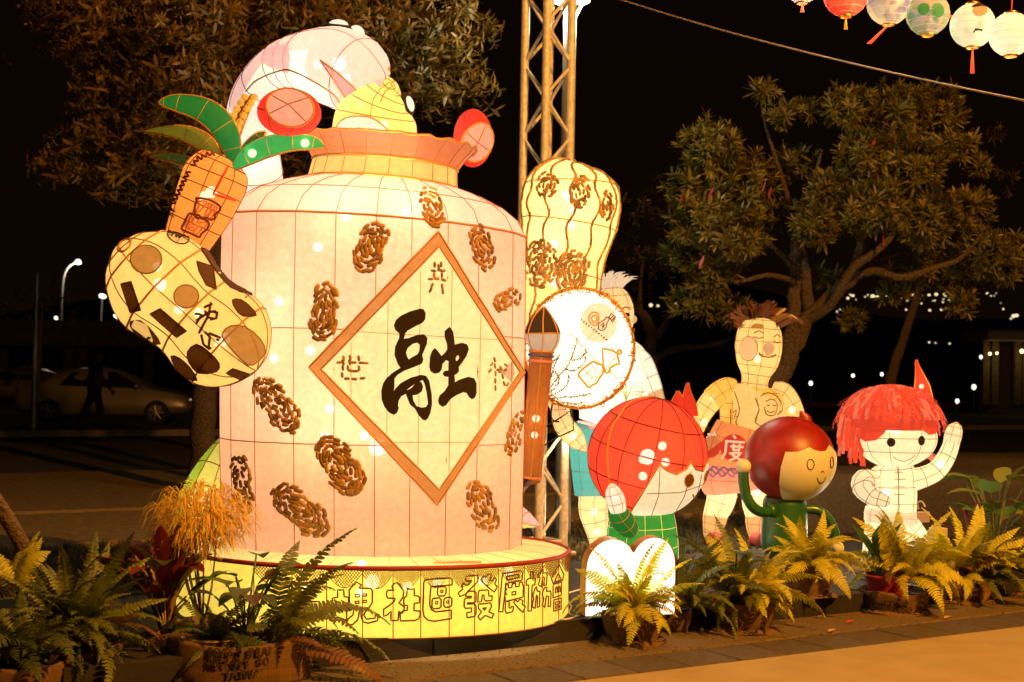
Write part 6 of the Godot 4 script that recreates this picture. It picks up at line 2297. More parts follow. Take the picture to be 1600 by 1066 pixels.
	for i in 44:
		var x = 1314 + 40.0 * rng.randf()
		var p = P(x, 642 + rng.randf() * 20 + (x - 1314) * 0.5, z + rng.randf_range(-0.18, 0.16))
		var w = Vector3(rng.randf_range(0.6, 1), 0, rng.randf_range(-0.6, 0.6)).normalized()
		m = MB.new()
		var ln = rng.randf_range(0.14, 0.27)
		mb_ribbon(m, [p, p + Vector3(-0.015, -ln * 0.5, 0), p + Vector3(-0.02 + rng.randf_range(-0.02, 0.02), -ln, 0.01)], [0.013, 0.013, 0.011], w)
		part(o, "hair_strip", m, hair if rng.randf() < 0.5 else hair2)
	for i in 14:
		var p = P(1440 + rng.randf() * 12, 706 + rng.randf() * 8, z + 0.15)
		m = MB.new()
		mb_ribbon(m, [p, p + Vector3(0.05, -0.02, 0), p + Vector3(0.09, -0.09 + 0.06 * rng.randf(), 0)], [0.01, 0.01, 0.008], Vector3(0, 0.3, 1).normalized())
		part(o, "hair_strip", m, hair2)
	m = MB.new()
	var hp = cloth("heart_print", Color(0.97, 0.22, 0.14), 0.6, 0.0)
	for i in 20:                                             # small printed hearts on the paper
		var e = Vector2(1345 + rng.randf() * 100, 612 + rng.randf() * 52)
		if ((e - Vector2(1391, 650)) / Vector2(66, 44)).length() < 1:
			line_on(m, cap, rounded([e + Vector2(0, 3), e + Vector2(-4, -0.5), e + Vector2(-2, -3), e + Vector2(0, -1.5), e + Vector2(2, -3), e + Vector2(4, -0.5)], 2, true), 0.0016, true, 3.0, 0.04)
	part(o, "heart_print", m, hp).set_meta("kind", "stuff")
	flame(o, "horn", [[1441, 626, z, 17, 0.6], [1441, 608, z, 13, 0.6], [1438, 590, z, 7.5, 0.6], [1434, 574, z, 3, 0.6], [1432, 562, z, 1]], cloth("hair_red", Color.WHITE, 0.6), gold)
	s = limb(o, "torso", [[1394, 724, z, 22], [1395, 732, z, 34, 0.8], [1396, 760, z, 37, 0.8], [1395, 785, z, 38, 0.8], [1394, 800, z, 38, 0.8]], white, wire, 8)
	cord_on(o, "button_loops", s, [px([1397, 738, 1411, 738]), px([1397, 749, 1415, 749]), px([1397, 761, 1414, 761]), px([1397, 773, 1414, 773]), px([1404, 730, 1405, 796])], 0.003, wire)
	s = limb(o, "belt", [[1393, 796, z, 41, 0.85], [1392, 806, z, 42, 0.85], [1391, 817, z, 41, 0.85]], mat("belt_cloth", Color(0.32, 0.22, 0.12), 0.8, 0, 0.3), gold, 6)
	m = MB.new()
	m.box(P(1440, 808, z - 0.02), Vector3(0.12, 0.075, 0.03), Basis(Vector3.UP, 0.3), 0.005)
	m.tube(rounded([P(1436, 796, z - 0.15), P(1434, 786, z - 0.15), P(1441, 784, z - 0.15), P(1446, 792, z - 0.15)], 3), 0.006, 5)
	part(o, "belt_bow", m, mat("belt_cloth", Color.WHITE))
	limb(o, "leg", [[1376, 812, z, 24], [1370, 840, z, 20], [1363, 864, z, 16], [1357, 884, z, 13], [1356, 888, z, 2]], white, wire, 6)
	limb(o, "leg", [[1408, 812, z, 24], [1424, 830, z, 21], [1440, 850, z, 17.5], [1448, 870, z, 14], [1452, 884, z, 13], [1453, 887, z, 2]], white, wire, 6)
	limb(o, "arm", [[1368, 746, z - 0.1, 10], [1352, 750, z - 0.14, 18], [1348, 762, z - 0.2, 17], [1362, 776, z - 0.25, 14.5], [1374, 780, z - 0.28, 12], [1386, 784, z - 0.3, 9], [1390, 785, z - 0.3, 1]], white, wire, 6)
	limb(o, "arm", [[1418, 752, z, 20], [1442, 746, z, 17], [1464, 735, z, 15.5], [1480, 712, z, 14], [1488, 690, z, 12.5]], white, wire, 6)
	limb(o, "hand", [[1487, 693, z, 12.5], [1490, 680, z, 13.5], [1493, 668, z, 11], [1494, 662, z, 5], [1494, 660, z, 1]], white, gold, 5)
	for e in [[1346, 886], [1462, 886]]:
		s = loft([[e[0] + 20, e[1] - 2, z - 0.05, 4], [e[0] + 14, e[1] - 1, z - 0.1, 10], [e[0], e[1] + 3, z - 0.2, 9], [e[0] - 10, e[1] + 6, z - 0.25, 5], [e[0] - 13, e[1] + 7, z - 0.26, 1]], 16, 3)
		var sh = skin(o, "shoe", s, mat("shoe_cloth", Color(0.26, 0.17, 0.09), 0.8))
		wires(sh, s, [3, 6], [], 0.004, gold, "gold_braid")
	for e in [[1385, 770], [1372, 845], [1430, 838], [1470, 726], [1448, 875]]:
		bulb(o, P(e[0], e[1], z), 0.028, 0.035)
	bulb(o, P(1440, 604, z), 0.018, 0.02)
	bulb(o, P(1392, 668, z), 0.04, 0.08)
	bulb(o, c.on(Vector2(1402, 673), -0.04)[0], 0.018, 0.01)
	# ---- the strong man with the apron
	z = 12.0
	base = P(1165, 850, z)
	base.y = 0.0
	o = thing("apron_man_lantern", "burly man lantern with spiky dark hair and a red-lettered orange apron", "lantern figure", base)
	s = limb(o, "head", [[1188, 497, z, 3], [1188, 501, z, 22], [1187, 514, z, 33], [1186, 534, z, 36.5], [1185, 554, z, 35.5], [1183, 572, z, 31], [1181, 586, z, 23], [1179, 600, z, 21], [1178, 610, z, 26]], skin_c, wire, 8, 28)
	var red2 = mat("rust_wire", Color.WHITE)
	disc_on(o, "cheek", s, oval(1170, 545, 14, 19, 4), cloth("cheek_pink", Color(1.0, 0.50, 0.22), 0.95), 0.005, 6.0)
	cord_on(o, "cheek_ring", s, [oval(1170, 545, 14, 19, 4)], 0.004, wire, true)
	disc_on(o, "eyebrow", s, rounded(px([1173, 513, 1180, 506, 1192, 508, 1192, 513, 1180, 514]), 2, true), cloth("brow_ochre", Color(0.7, 0.3, 0.03), 0.4), 0.006, 5.0)
	disc_on(o, "eyebrow", s, rounded(px([1209, 515, 1213, 510, 1220, 512, 1220, 517, 1211, 519]), 2, true), cloth("brow_ochre", Color.WHITE, 0.4), 0.006, 5.0)
	cord_on(o, "eye_line", s, [rounded(px([1178, 521, 1186, 517, 1193, 521]), 3), rounded(px([1178, 526, 1186, 529, 1193, 527]), 3), rounded(px([1209, 527, 1214, 523, 1219, 527]), 3), rounded(px([1209, 533, 1214, 536, 1219, 534]), 3)], 0.0045, mat("maroon_cord", Color.WHITE))
	cord_on(o, "smile", s, [rounded(px([1186, 551, 1190, 556, 1200, 558, 1208, 557, 1212, 554]), 3)], 0.006, mat("maroon_cord", Color.WHITE))
	m = MB.new()
	m.ball(s.on(Vector2(1201, 545), 0.0)[0], Vector3(0.05, 0.05, 0.05), 14, 9)
	part(o, "nose", m, cloth("nose_peach", Color(0.99, 0.52, 0.25), 0.6))
	m = MB.new()
	m.ball(P(1153, 540, z), Vector3(0.025, 0.08, 0.06), 10, 8)
	part(o, "ear", m, skin_c)
	# hair tufts
	var hb = mat("brown_hair_strips", Color(0.11, 0.04, 0.012), 0.35)
	for i in 60:
		var t = i / 59.0
		var p = P(lerpf(1150, 1224, t), 506 - 17 * sin(PI * t) + rng.randf_range(-3, 4), z - 0.15 + rng.randf_range(-0.1, 0.3))
		var d = Vector3(lerpf(-0.7, 0.9, t) + rng.randf_range(-0.3, 0.3), rng.randf_range(0.25, 0.9), rng.randf_range(-0.2, 0.5)).normalized()
		m = MB.new()
		var ln = rng.randf_range(0.09, 0.16)
		mb_ribbon(m, [p - d * 0.03, p + d * ln * 0.5, p + d * ln * 0.85 + Vector3(0.03 * (t - 0.3), -0.01, 0), p + d * ln + Vector3(0.08 * (t - 0.3), -0.05, 0)], [0.014, 0.013, 0.011, 0.007], Vector3(rng.randf_range(-1, 1), 0.2, 1).normalized().cross(d).normalized())
		part(o, "hair_tuft", m, hb)
	m = MB.new()
	sheet_on(m, s, rounded(px([1156, 516, 1160, 500, 1176, 492, 1196, 497, 1180, 500, 1166, 508]), 2, true), 0.008, 6.0)
	part(o, "hair_band", m, cloth("brow_ochre", Color.WHITE, 0.4))
	var shirt = cloth("shirt_yellow", Color(1.0, 0.50, 0.08), 0.82)
	s = limb(o, "torso", [[1178, 604, z, 30, 0.8], [1177, 613, z, 44, 0.75], [1177, 630, z, 52, 0.75], [1176, 655, z, 51, 0.75], [1173, 680, z, 48, 0.75], [1170, 695, z, 48, 0.75]], shirt, wire, 8)
	disc_on(o, "chest_panel", s, rounded(px([1150, 602, 1190, 596, 1214, 606, 1224, 640, 1222, 665, 1170, 672, 1150, 655, 1146, 625]), 2, true), cloth("chest_peach", Color(1.0, 0.56, 0.17), 1.0), 0.006, 8.0)
	cord_on(o, "chest_drawing", s, [rounded(px([1188, 620, 1200, 614, 1216, 622, 1222, 640, 1214, 648]), 3), rounded(px([1196, 628, 1206, 624, 1214, 632, 1210, 648, 1198, 648, 1194, 636]), 3), px([1198, 634, 1203, 634]), px([1207, 634, 1212, 634]), rounded(px([1198, 642, 1204, 645, 1210, 642]), 3), rounded(px([1180, 622, 1186, 640, 1180, 660, 1196, 668]), 3), rounded(px([1148, 612, 1156, 640, 1150, 660, 1156, 668]), 3), px([1142, 640, 1142, 670]), px([1146, 645, 1152, 640, 1148, 652, 1154, 650])], 0.0055, mat("olive_print", Color(0.16, 0.10, 0.02), 0.7))
	disc_on(o, "shoulder_patch", s, px([1137, 596, 1150, 590, 1160, 596, 1146, 606]), cloth("patch_rose", Color(0.9, 0.35, 0.2), 0.5), 0.012, 6.0)
	limb(o, "sleeve", [[1152, 604, z, 12], [1140, 607, z, 19], [1126, 614, z, 20], [1112, 625, z, 19]], shirt, wire, 6)
	limb(o, "arm", [[1118, 620, z, 18.5], [1104, 636, z, 17], [1094, 656, z, 14], [1086, 676, z, 12], [1084, 684, z, 2]], skin_c, wire, 6)
	limb(o, "arm", [[1208, 608, z, 12], [1222, 614, z, 18], [1236, 632, z, 17], [1246, 655, z, 14], [1252, 675, z, 12]], skin_c, wire, 6)
	var apron = cloth("apron_orange", Color(0.98, 0.32, 0.10), 0.52)
	s = limb(o, "apron", [[1166, 668, z - 0.05, 48, 0.85], [1160, 690, z - 0.05, 54, 0.85], [1155, 712, z - 0.05, 57, 0.85], [1152, 734, z - 0.05, 56, 0.85]], apron, wire, 6, 30)
	var rd = cloth("apron_red", Color(0.82, 0.04, 0.02), 0.55)
	for e in [[1147, 700, 21, 21.5], [1113, 694, 15, 22]]:
		disc_on(o, "apron_disc", s, oval(e[0], e[1], e[2], e[3], 8), rd, 0.006, 6.0)
	var pale = cloth("apron_letter", Color(0.99, 0.66, 0.42), 0.7, 0.0)
	m = MB.new()
	for q in [[1146, 681, 1150, 686], [1134, 690, 1164, 692], [1136, 690, 1134, 708, 1128, 718], [1142, 698, 1162, 699], [1147, 694, 1146, 704], [1156, 694, 1155, 704], [1146, 704, 1156, 704], [1140, 709, 1158, 708, 1150, 716, 1140, 720], [1144, 711, 1152, 716, 1160, 721]]:
		line_on(m, s, px(q), 0.0105, false, 4.0, 0.006)
	for q in [[1107, 677, 1110, 682], [1119, 676, 1116, 682], [1103, 684, 1123, 685], [1110, 684, 1109, 693], [1117, 684, 1116, 693], [1105, 688, 1107, 691], [1101, 694, 1124, 695], [1106, 700, 1105, 713], [1119, 700, 1118, 714], [1106, 700, 1119, 700], [1106, 706, 1118, 707], [1105, 713, 1118, 714]]:
		line_on(m, s, px(q), 0.009, false, 4.0, 0.006)
	part(o, "apron_lettering", m, pale)
	s = limb(o, "skirt", [[1150, 730, z - 0.05, 55, 0.85], [1148, 748, z - 0.05, 56, 0.85], [1150, 766, z - 0.05, 50, 0.85]], cloth("skirt_rose", Color(0.96, 0.28, 0.17), 0.6), wire, 8, 30)
	m = MB.new()
	for k in 3:
		var q = []
		for i in 22:
			q.append(Vector2(1106 + i * 4.4, 732 + k * 5 + 3.5 * sin(i * 1.9 + k * 2)))
		line_on(m, s, q, 0.008, false, 4.0, 0.006)
	part(o, "ruffle", m, cloth("ruffle_violet", Color(0.55, 0.22, 0.34), 0.4))
	var leg = cloth("leg_peach", Color(1.0, 0.68, 0.33), 0.85)
	for e in [[1130, 1117, 1114], [1186, 1184, 1184]]:
		limb(o, "leg", [[e[0], 758, z, 25], [e[0] - 4, 785, z, 23], [e[1], 808, z, 19], [e[2], 832, z, 15.5], [e[2], 838, z, 14]], leg, wire, 6)
		limb(o, "sock", [[e[1] + 1, 806, z, 20.5], [e[1] - 1, 818, z, 18.5], [e[2], 834, z, 15.5]], cloth("sock_amber", Color(0.9, 0.5, 0.2), 0.4), wire, 6)
		s = loft([[e[2], 832, z, 13], [e[2], 842, z, 13.5], [e[2] + 2, 850, z - 0.1, 15, 1.2], [e[2] + 2, 853, z - 0.1, 2]], 18, 3)
		skin(o, "boot", s, mat("red_boot", Color(0.25, 0.02, 0.015), 0.6))
		bulb(o, P(e[2] + 1, 823, z - 0.05), 0.03, 0.02)
		bulb(o, P(e[0] - 3, 770, z), 0.03, 0.07)
	for e in [[1180, 555], [1178, 640], [1150, 700], [1115, 622], [1238, 640], [1100, 660]]:
		bulb(o, P(e[0], e[1], z), 0.03, 0.022)
	bulb(o, P(1184, 562, z - 0.12), 0.025, 0.02)
	# ---- the man in the white shirt behind the tray
	z = 11.6
	base = P(930, 855, z)
	base.y = 0.0
	o = thing("white_shirt_man_lantern", "man lantern in a white shirt and teal shorts, mostly hidden by the round tray", "lantern figure", base)
	s = limb(o, "head", [[956, 448, z, 2], [956, 451, z, 15], [957, 463, z, 26], [958, 482, z, 32], [958, 502, z, 32], [957, 520, z, 27], [956, 536, z, 17], [956, 550, z, 17]], cream, wire, 8)
	m = MB.new()
	m.ball(P(987, 499, z), Vector3(0.045, 0.04, 0.05), 12, 8)
	part(o, "nose", m, cream)
	disc_on(o, "eye", s, oval(979, 492, 4.5, 3.5), black, 0.005, 4.0)
	cord_on(o, "eyebrow", s, [rounded(px([970, 484, 978, 480, 985, 484]), 3)], 0.006, wire)
	for i in 34:
		var t = i / 33.0
		var p = P(lerpf(943, 968, t), 452 + 4 * absf(t - 0.5), z + rng.randf_range(-0.06, 0.06))
		var d = Vector3(lerpf(-0.35, 0.8, t), 1.0, rng.randf_range(-0.2, 0.2)).normalized()
		m = MB.new()
		var ln = rng.randf_range(0.12, 0.18)
		mb_ribbon(m, [p, p + d * ln * 0.5, p + d * ln * 0.85 + Vector3(0.02 * t, 0, 0), p + d * ln + Vector3(0.05 * t, -0.02, 0)], [0.008, 0.009, 0.007, 0.002], Vector3(d.y, -d.x, 0.2).normalized())
		part(o, "hair_strand", m, cloth("hair_white", Color(0.99, 0.82, 0.58), 0.6, 0.0))
	var sh2 = cloth("shirt_white", Color(1.0, 0.89, 0.68), 1.1)
	s = limb(o, "shirt", [[958, 540, z, 26, 0.8], [962, 552, z, 42, 0.75], [966, 575, z, 50, 0.75], [962, 610, z, 54, 0.75], [953, 640, z, 49, 0.75], [946, 665, z, 42, 0.75]], sh2, mat("pale_wire", Color.WHITE), 8)
	cord_on(o, "painted_leaves", s, [rounded(px([978, 626, 974, 612, 966, 600]), 3), rounded(px([978, 626, 978, 608, 976, 598]), 3), rounded(px([978, 626, 984, 612, 988, 602]), 3)], 0.006, mat("leaf_print", Color(0.45, 0.62, 0.2), 0.7))
	cord_on(o, "painted_flower", s, [oval(1000, 606, 9, 8), oval(1000, 608, 5, 4), rounded(px([990, 612, 998, 618, 1008, 612]), 3)], 0.003, mat("rosy_print", Color(0.75, 0.45, 0.3), 0.7), true)
	limb(o, "sleeve", [[990, 552, z, 14], [1000, 566, z, 20], [1010, 590, z, 20], [1018, 612, z, 19]], sh2, wire, 6)
	limb(o, "arm", [[1018, 606, z, 17], [1026, 630, z, 15], [1032, 650, z, 13]], cream, wire, 6)
	limb(o, "arm", [[880, 610, z - 0.6, 8], [872, 640, z - 0.6, 13], [884, 668, z - 0.6, 17, 0.7], [899, 686, z - 0.6, 16, 0.6], [910, 698, z - 0.6, 9, 0.5], [916, 706, z - 0.6, 1]], cream, wire, 6)
	m = MB.new()
	var q2 = []
	for i in 24:
		q2.append(Vector3.ZERO)
	limb(o, "sash", [[945, 662, z, 44, 0.8], [944, 672, z, 45, 0.8]], mat("sash_rose", Color(0.5, 0.12, 0.2), 0.7, 0, 0.4), gold, 2)
	limb(o, "shorts", [[943, 670, z, 44, 0.8], [936, 700, z, 46, 0.8], [934, 735, z, 41, 0.8], [936, 772, z, 38, 0.8]], cloth("shorts_teal", Color(0.10, 0.50, 0.50), 0.45), wire, 8)
	limb(o, "leg", [[928, 768, z, 24], [926, 795, z, 23], [929, 815, z, 20], [934, 838, z, 16], [936, 854, z, 14]], cloth("leg_peach", Color.WHITE, 0.8), wire, 6)
	limb(o, "leg", [[958, 768, z + 0.1, 22], [960, 800, z + 0.1, 20], [962, 838, z + 0.1, 15], [962, 854, z + 0.1, 14]], cloth("leg_peach", Color.WHITE, 0.8), wire, 6)
	for e in [[958, 500], [975, 590], [950, 640], [935, 720], [928, 800], [933, 832], [895, 682]]:
		bulb(o, P(e[0], e[1], z - (0.6 if e[0] == 895 else 0.0)), 0.03, 0.05)
	# his carrying stick with a dark cord
	base = P(905, 700, 10.4)
	o = thing("black_cable", "thin black bent cable hanging in front of the truss", "cable", base)
	m = MB.new()
	m.tube([P(850, 668, 10.4), P(872, 655, 10.4), P(895, 640, 10.4), P(896, 672, 10.4), P(862, 688, 10.4), P(848, 698, 10.4)], 0.006, 5)
	m.tube(rounded([P(863, 632, 10.4), P(861, 650, 10.4), P(866, 658, 10.4), P(874, 659, 10.4)], 3), 0.007, 5)
	part(o, "cable", m, mat("black_felt", Color.WHITE))

func build_heart_lamp():
	var z = depth(G(935, 963, 0.118))
	var base = G(960, 963, 0.118)
	var o = thing("heart_light_box", "white two-lobed heart light box with wooden sides, beside the yellow drum", "light box", base)
	# outline in its own plane: across, up (metres), turned towards the right
	var k = z / F
	var out2 = rounded(px([-46, 62, -43, 88, -33, 106, -18, 117, -4, 120, 10, 117, 22, 108, 29, 98, 36, 108, 48, 118, 62, 122, 76, 119, 88, 109, 95, 92, 97, 66]), 3)
	out2.append_array([Vector2(97, 0), Vector2(-46, 0)])
	var b = Basis(Vector3.UP, 0.24)
	var dep = 0.1
	var pts = []
	for e in out2:
		pts.append(Vector2(e.x * k * 1.04, maxf(e.y, 0.0) * k))
	var ids = Geometry2D.triangulate_polygon(PackedVector2Array(pts))
	var glow = mat("heart_lamp_face", Color(0.9, 0.9, 0.86), 0.4)
	glow.emission_enabled = true
	glow.emission = lin(1.0, 0.93, 0.78)
	glow.emission_energy_multiplier = 1.7
	var m = MB.new()
	var at = func(q, d): return base + b * Vector3(q.x, q.y + 0.004, -d)
	for i in range(0, ids.size(), 3):
		m.flat([at.call(pts[ids[i]] * 0.985, 0.0), at.call(pts[ids[i + 1]] * 0.985, 0.0), at.call(pts[ids[i + 2]] * 0.985, 0.0)])
	part(o, "face", m, glow)
	var wood = mat("plywood", Color(0.62, 0.32, 0.09), 0.5)
	grain(wood, noise_tex("wood_tone", 0.02, Color(0.62, 0.55, 0.48), Color(1, 1, 1), 5, 512), 1.0)
	wood.uv1_scale = Vector3(1.0, 7.0, 1.0)
	m = MB.new()
	var n = pts.size()
	for i in n:
		var a = pts[i]
		var c = pts[(i + 1) % n]
		m.flat([at.call(a, -0.004), at.call(c, -0.004), at.call(c, dep), at.call(a, dep)])
	for i in range(0, ids.size(), 3):
		m.flat([at.call(pts[ids[i]], dep), at.call(pts[ids[i + 1]], dep), at.call(pts[ids[i + 2]], dep)])
	part(o, "wooden_side", m, wood)
	var l = AreaLight3D.new()
	l.name = "face_light"
	l.area_size = Vector2(0.3, 0.3)
	l.light_color = lin(1.0, 0.92, 0.75)
	l.light_energy = 0.35
	l.area_range = 8.0
	l.shadow_enabled = true
	l.transform = Transform3D(b * Basis(Vector3.UP, 0.0), b * Vector3(0.1, 0.24, 0.012))
	l.rotation.y = 0.24
	o.add_child(l, true)
	# AreaLight3D shines along its own -z: turn it to face outwards
	l.rotate_object_local(Vector3.UP, PI)
	m = MB.new()
	m.tube(rounded([P(888, 940, z + 0.1), P(893, 948, z + 0.05), P(889, 957, z), P(896, 962, z), P(906, 962, z)], 4), 0.004, 6)
	part(o, "power_cord", m, mat("white_plastic", Color(0.7, 0.65, 0.55), 0.4))

# ---------------------------------------------------------------- potted plants
func frond_mesh(sd: int, len: float, a0: float, a1: float, wide: float) -> ArrayMesh:      # grows along +x, rises at a0 and ends at a1 (degrees)
	var g = RandomNumberGenerator.new()
	g.seed = sd
	var m = MB.new()
	var pts = [Vector3.ZERO]
	var n = 26
	var side = g.randf_range(-0.5, 0.5)
	for i in n:
		var t = float(i) / n
		var a = deg_to_rad(lerpf(a0, a1, pow(t, 1.15)))
		var y = side * t * 0.7
		pts.append(pts[-1] + Vector3(cos(a) * cos(y), sin(a), cos(a) * sin(y)) * len / n)
	var rad = []
	for i in pts.size():
		rad.append(lerpf(0.0028, 0.0006, float(i) / n))
	m.tube(pts, rad, 4)
	for i in range(2, n + 1):
		var t = float(i) / n
		var tg = (pts[i] - pts[i - 1]).normalized()
		var w = tg.cross(Vector3.UP).normalized()
		var up = w.cross(tg)
		var ln = wide * pow(sin(PI * pow(clampf(t, 0.02, 0.99), 0.62)), 0.75) * g.randf_range(0.88, 1.1)
		for s in [-1.0, 1.0]:
			var d = (w * s + tg * 0.32 + up * g.randf_range(-0.22, 0.12)).normalized()
			var hw = len / n * 0.45
			var p = pts[i]
			var q = [p, p + d * ln * 0.4 + up * 0.004, p + d * ln * 0.8 - up * ln * 0.06, p + d * ln - up * ln * 0.14]
			mb_ribbon(m, q, [hw * 0.9, hw, hw * 0.75, hw * 0.1], tg, Color(1, 1, 1) * g.randf_range(0.82, 1.12))
	return m.mesh()

var frond_kinds := {}

func fern_kind(kind: String) -> Array:
	if not frond_kinds.has(kind):
		var a = []
		for i in 4:
			if kind == "gold":
				a.append(frond_mesh(10 + i, 0.36 + 0.03 * i, [62, 72, 45, 80][i], [-50, -20, -75, 30][i], 0.064))
			else:
				a.append(frond_mesh(30 + i, 0.44 + 0.04 * i, [58, 70, 35, 80][i], [-45, -15, -65, 20][i], 0.054))
		frond_kinds[kind] = a
	return frond_kinds[kind]

func leaf_mat(called: String, col: Color, rough := 0.5) -> StandardMaterial3D:
	var m = mat("leaf_" + called, col, rough, 0.0, 0.6)
	m.vertex_color_use_as_albedo = true
	return m

func burlap() -> StandardMaterial3D:
	var m = mat("burlap", Color(0.24, 0.135, 0.045), 0.95)
	if m.albedo_texture == null:
		var im = Image.create(256, 256, false, Image.FORMAT_RGB8)
		var r = RandomNumberGenerator.new()
		r.seed = 5
		var col = []
		var row = []
		for i in 64:
			col.append(r.randf_range(0.7, 1.0))
			row.append(r.randf_range(0.7, 1.0))
		for y in 256:
			for x in 256:
				var warp = col[x / 4] * (0.65 + 0.35 * absf(sin(PI * (x + 0.5) / 4.0)))
				var weft = row[y / 4] * (0.65 + 0.35 * absf(sin(PI * (y + 0.5) / 4.0)))
				var v = warp if (x / 4 + y / 4) % 2 == 0 else weft
				im.set_pixel(x, y, Color(v, v * 0.98, v * 0.94))
		var t = ImageTexture.create_from_image(im)
		m.albedo_texture = t
		m.uv1_triplanar = true
		m.uv1_scale = Vector3.ONE * 4.5
		m.heightmap_enabled = true
		m.heightmap_texture = t
		m.heightmap_scale = 0.25
	return m

func sack_pot(root: Node, at: Vector3, r: float, hgt: float, sd: float, skirt := true):
	var m = MB.new()
	var pr = [[r * 0.74, 0.0], [r * 0.86, hgt * 0.1], [r * 0.95, hgt * 0.35], [r * 1.03, hgt * 0.7], [r * 1.06, hgt * 0.94], [r * 1.02, hgt], [r * 0.93, hgt * 0.97], [r * 0.9, hgt * 0.85]]
	if skirt:
		pr = [[r * 1.18, 0.003], [r * 1.05, 0.012 + hgt * 0.05], [r * 0.9, hgt * 0.14]] + pr.slice(1)
	m.lathe(at, pr, 40, 0.05, sd)
	part(root, "burlap_wrap", m, burlap())
	m = MB.new()
	m.lathe(at, [[0.001, hgt * 0.86], [r * 0.5, hgt * 0.88], [r * 0.92, hgt * 0.86]], 18, 0.03, sd)
	part(root, "soil", m, mat("potting_soil", Color(0.03, 0.02, 0.012), 0.95))

func fronds(root: Node, at: Vector3, n: int, kind: String, m: Material, spread: Array, scale := 1.0, lean := Vector3.ZERO, called := "frond"):
	var k = fern_kind(kind)
	n = int(n * 2.2)
	for i in n:
		var yaw = deg_to_rad(lerpf(spread[0], spread[1], (i + rng.randf_range(0.1, 0.9)) / n))
		var q = rng.randi() % 4
		var s = scale * rng.randf_range(0.6, 1.18)
		var old = rng.randf() < 0.08
		var b = Basis(Vector3.UP, yaw) * Basis(Vector3.BACK, rng.randf_range(-0.35, 0.35)) * Basis(Vector3.RIGHT, rng.randf_range(-0.7, 0.7))
		put(root, called, k[q], leaf_mat("withered_frond", Color(0.20, 0.09, 0.02)) if old else m, Transform3D(b.scaled(Vector3(s, s * (0.6 if old else 1.0), s)), at + Vector3(cos(yaw), 0, -sin(yaw)) * 0.03 * rng.randf() - world_at(root)))

func big_leaf(mb: MB, base: Vector3, dir: Vector3, len: float, wid: float, droop: float, fold: float, lobes := 0):
	var d = dir.normalized()
	var w = d.cross(Vector3.UP)
	w = Vector3.RIGHT if w.length() < 0.05 else w.normalized()
	var up = w.cross(d).normalized()
	var rows = []
	var nr = []
	var n = 10
	for i in n + 1:
		var t = float(i) / n
		var c = base + d * len * t - Vector3(0, droop * len * t * t, 0)
		var hw = wid * 0.5 * pow(sin(PI * pow(clampf(t, 0.0, 1.0), 0.72)), 0.85)
		if lobes:
			hw *= 1.0 + 0.22 * cos(t * TAU * lobes)
		var row = []
		var nn = []
		for j in 5:
			var x = (j - 2) / 2.0
			row.append(c + w * hw * x + up * hw * absf(x) * fold)
			nn.append((up - w * signf(x) * fold * 0.8).normalized())
		rows.append(row)
		nr.append(nn)
	mb.grid(rows, nr)

func leaf_plant(root: Node, called: String, at: Vector3, n: int, len: float, wid: float, m: Array, hgt: float, opts := {}):
	for i in n:
		var yaw = i * 2.4 + rng.randf_range(-0.4, 0.4) + opts.get("turn", 0.0)
		var el = lerpf(opts.get("low", 0.1), opts.get("high", 1.3), rng.randf())
		var d = Vector3(cos(yaw) * cos(el), sin(el), -sin(yaw) * cos(el))
		var top = at + Vector3(d.x, 0, d.z) * hgt * rng.randf_range(0.15, 0.5) + Vector3(0, hgt * rng.randf_range(0.45, 1.0), 0)
		var mb = MB.new()
		mb.tube([at, at.lerp(top, 0.6) + Vector3(0, hgt * 0.08, 0), top], 0.005, 5)
		big_leaf(mb, top, d, len * rng.randf_range(0.75, 1.15), wid * rng.randf_range(0.8, 1.15), opts.get("droop", 0.35), 0.25, opts.get("lobes", 0))
		part(root, called, mb, m[rng.randi() % m.size()])

func sack_text(root: Node, lines: Array, at: Vector3, r: float, size: float, a0: float, flip := false):      # letters standing on a round sack
	var ink = mat("sack_ink", Color(0.035, 0.022, 0.012), 0.9)
	var f = SystemFont.new()
	f.font_names = PackedStringArray(["Droid Sans"])
	f.font_weight = 700
	for li in lines.size():
		var holder = Node3D.new()
		holder.name = "sack_lettering"
		root.add_child(holder, true)
		var a = a0 + lines[li][2]
		for ch in lines[li][0]:
			var w = 0.62 if ch != " " else 0.4
			if ch in "MW":
				w = 0.85
			if ch in "I1/.":
				w = 0.38
			a += w * size / r * 0.5 * (-1.0 if flip else 1.0)
			if ch != " ":
				var t = TextMesh.new()
				t.text = ch
				t.font = f
				t.font_size = 32
				t.pixel_size = size / 32.0
				t.depth = 0.003
				var nn = Vector3(sin(a), 0, cos(a))
				var b = Basis(Vector3.UP, a)
				if flip:
					b = b * Basis(Vector3.BACK, PI)
				put(holder, "letter", t, ink, Transform3D(b, at + nn * r + Vector3(0, lines[li][1], 0) - world_at(root)))
			a += w * size / r * 0.5 * (-1.0 if flip else 1.0)

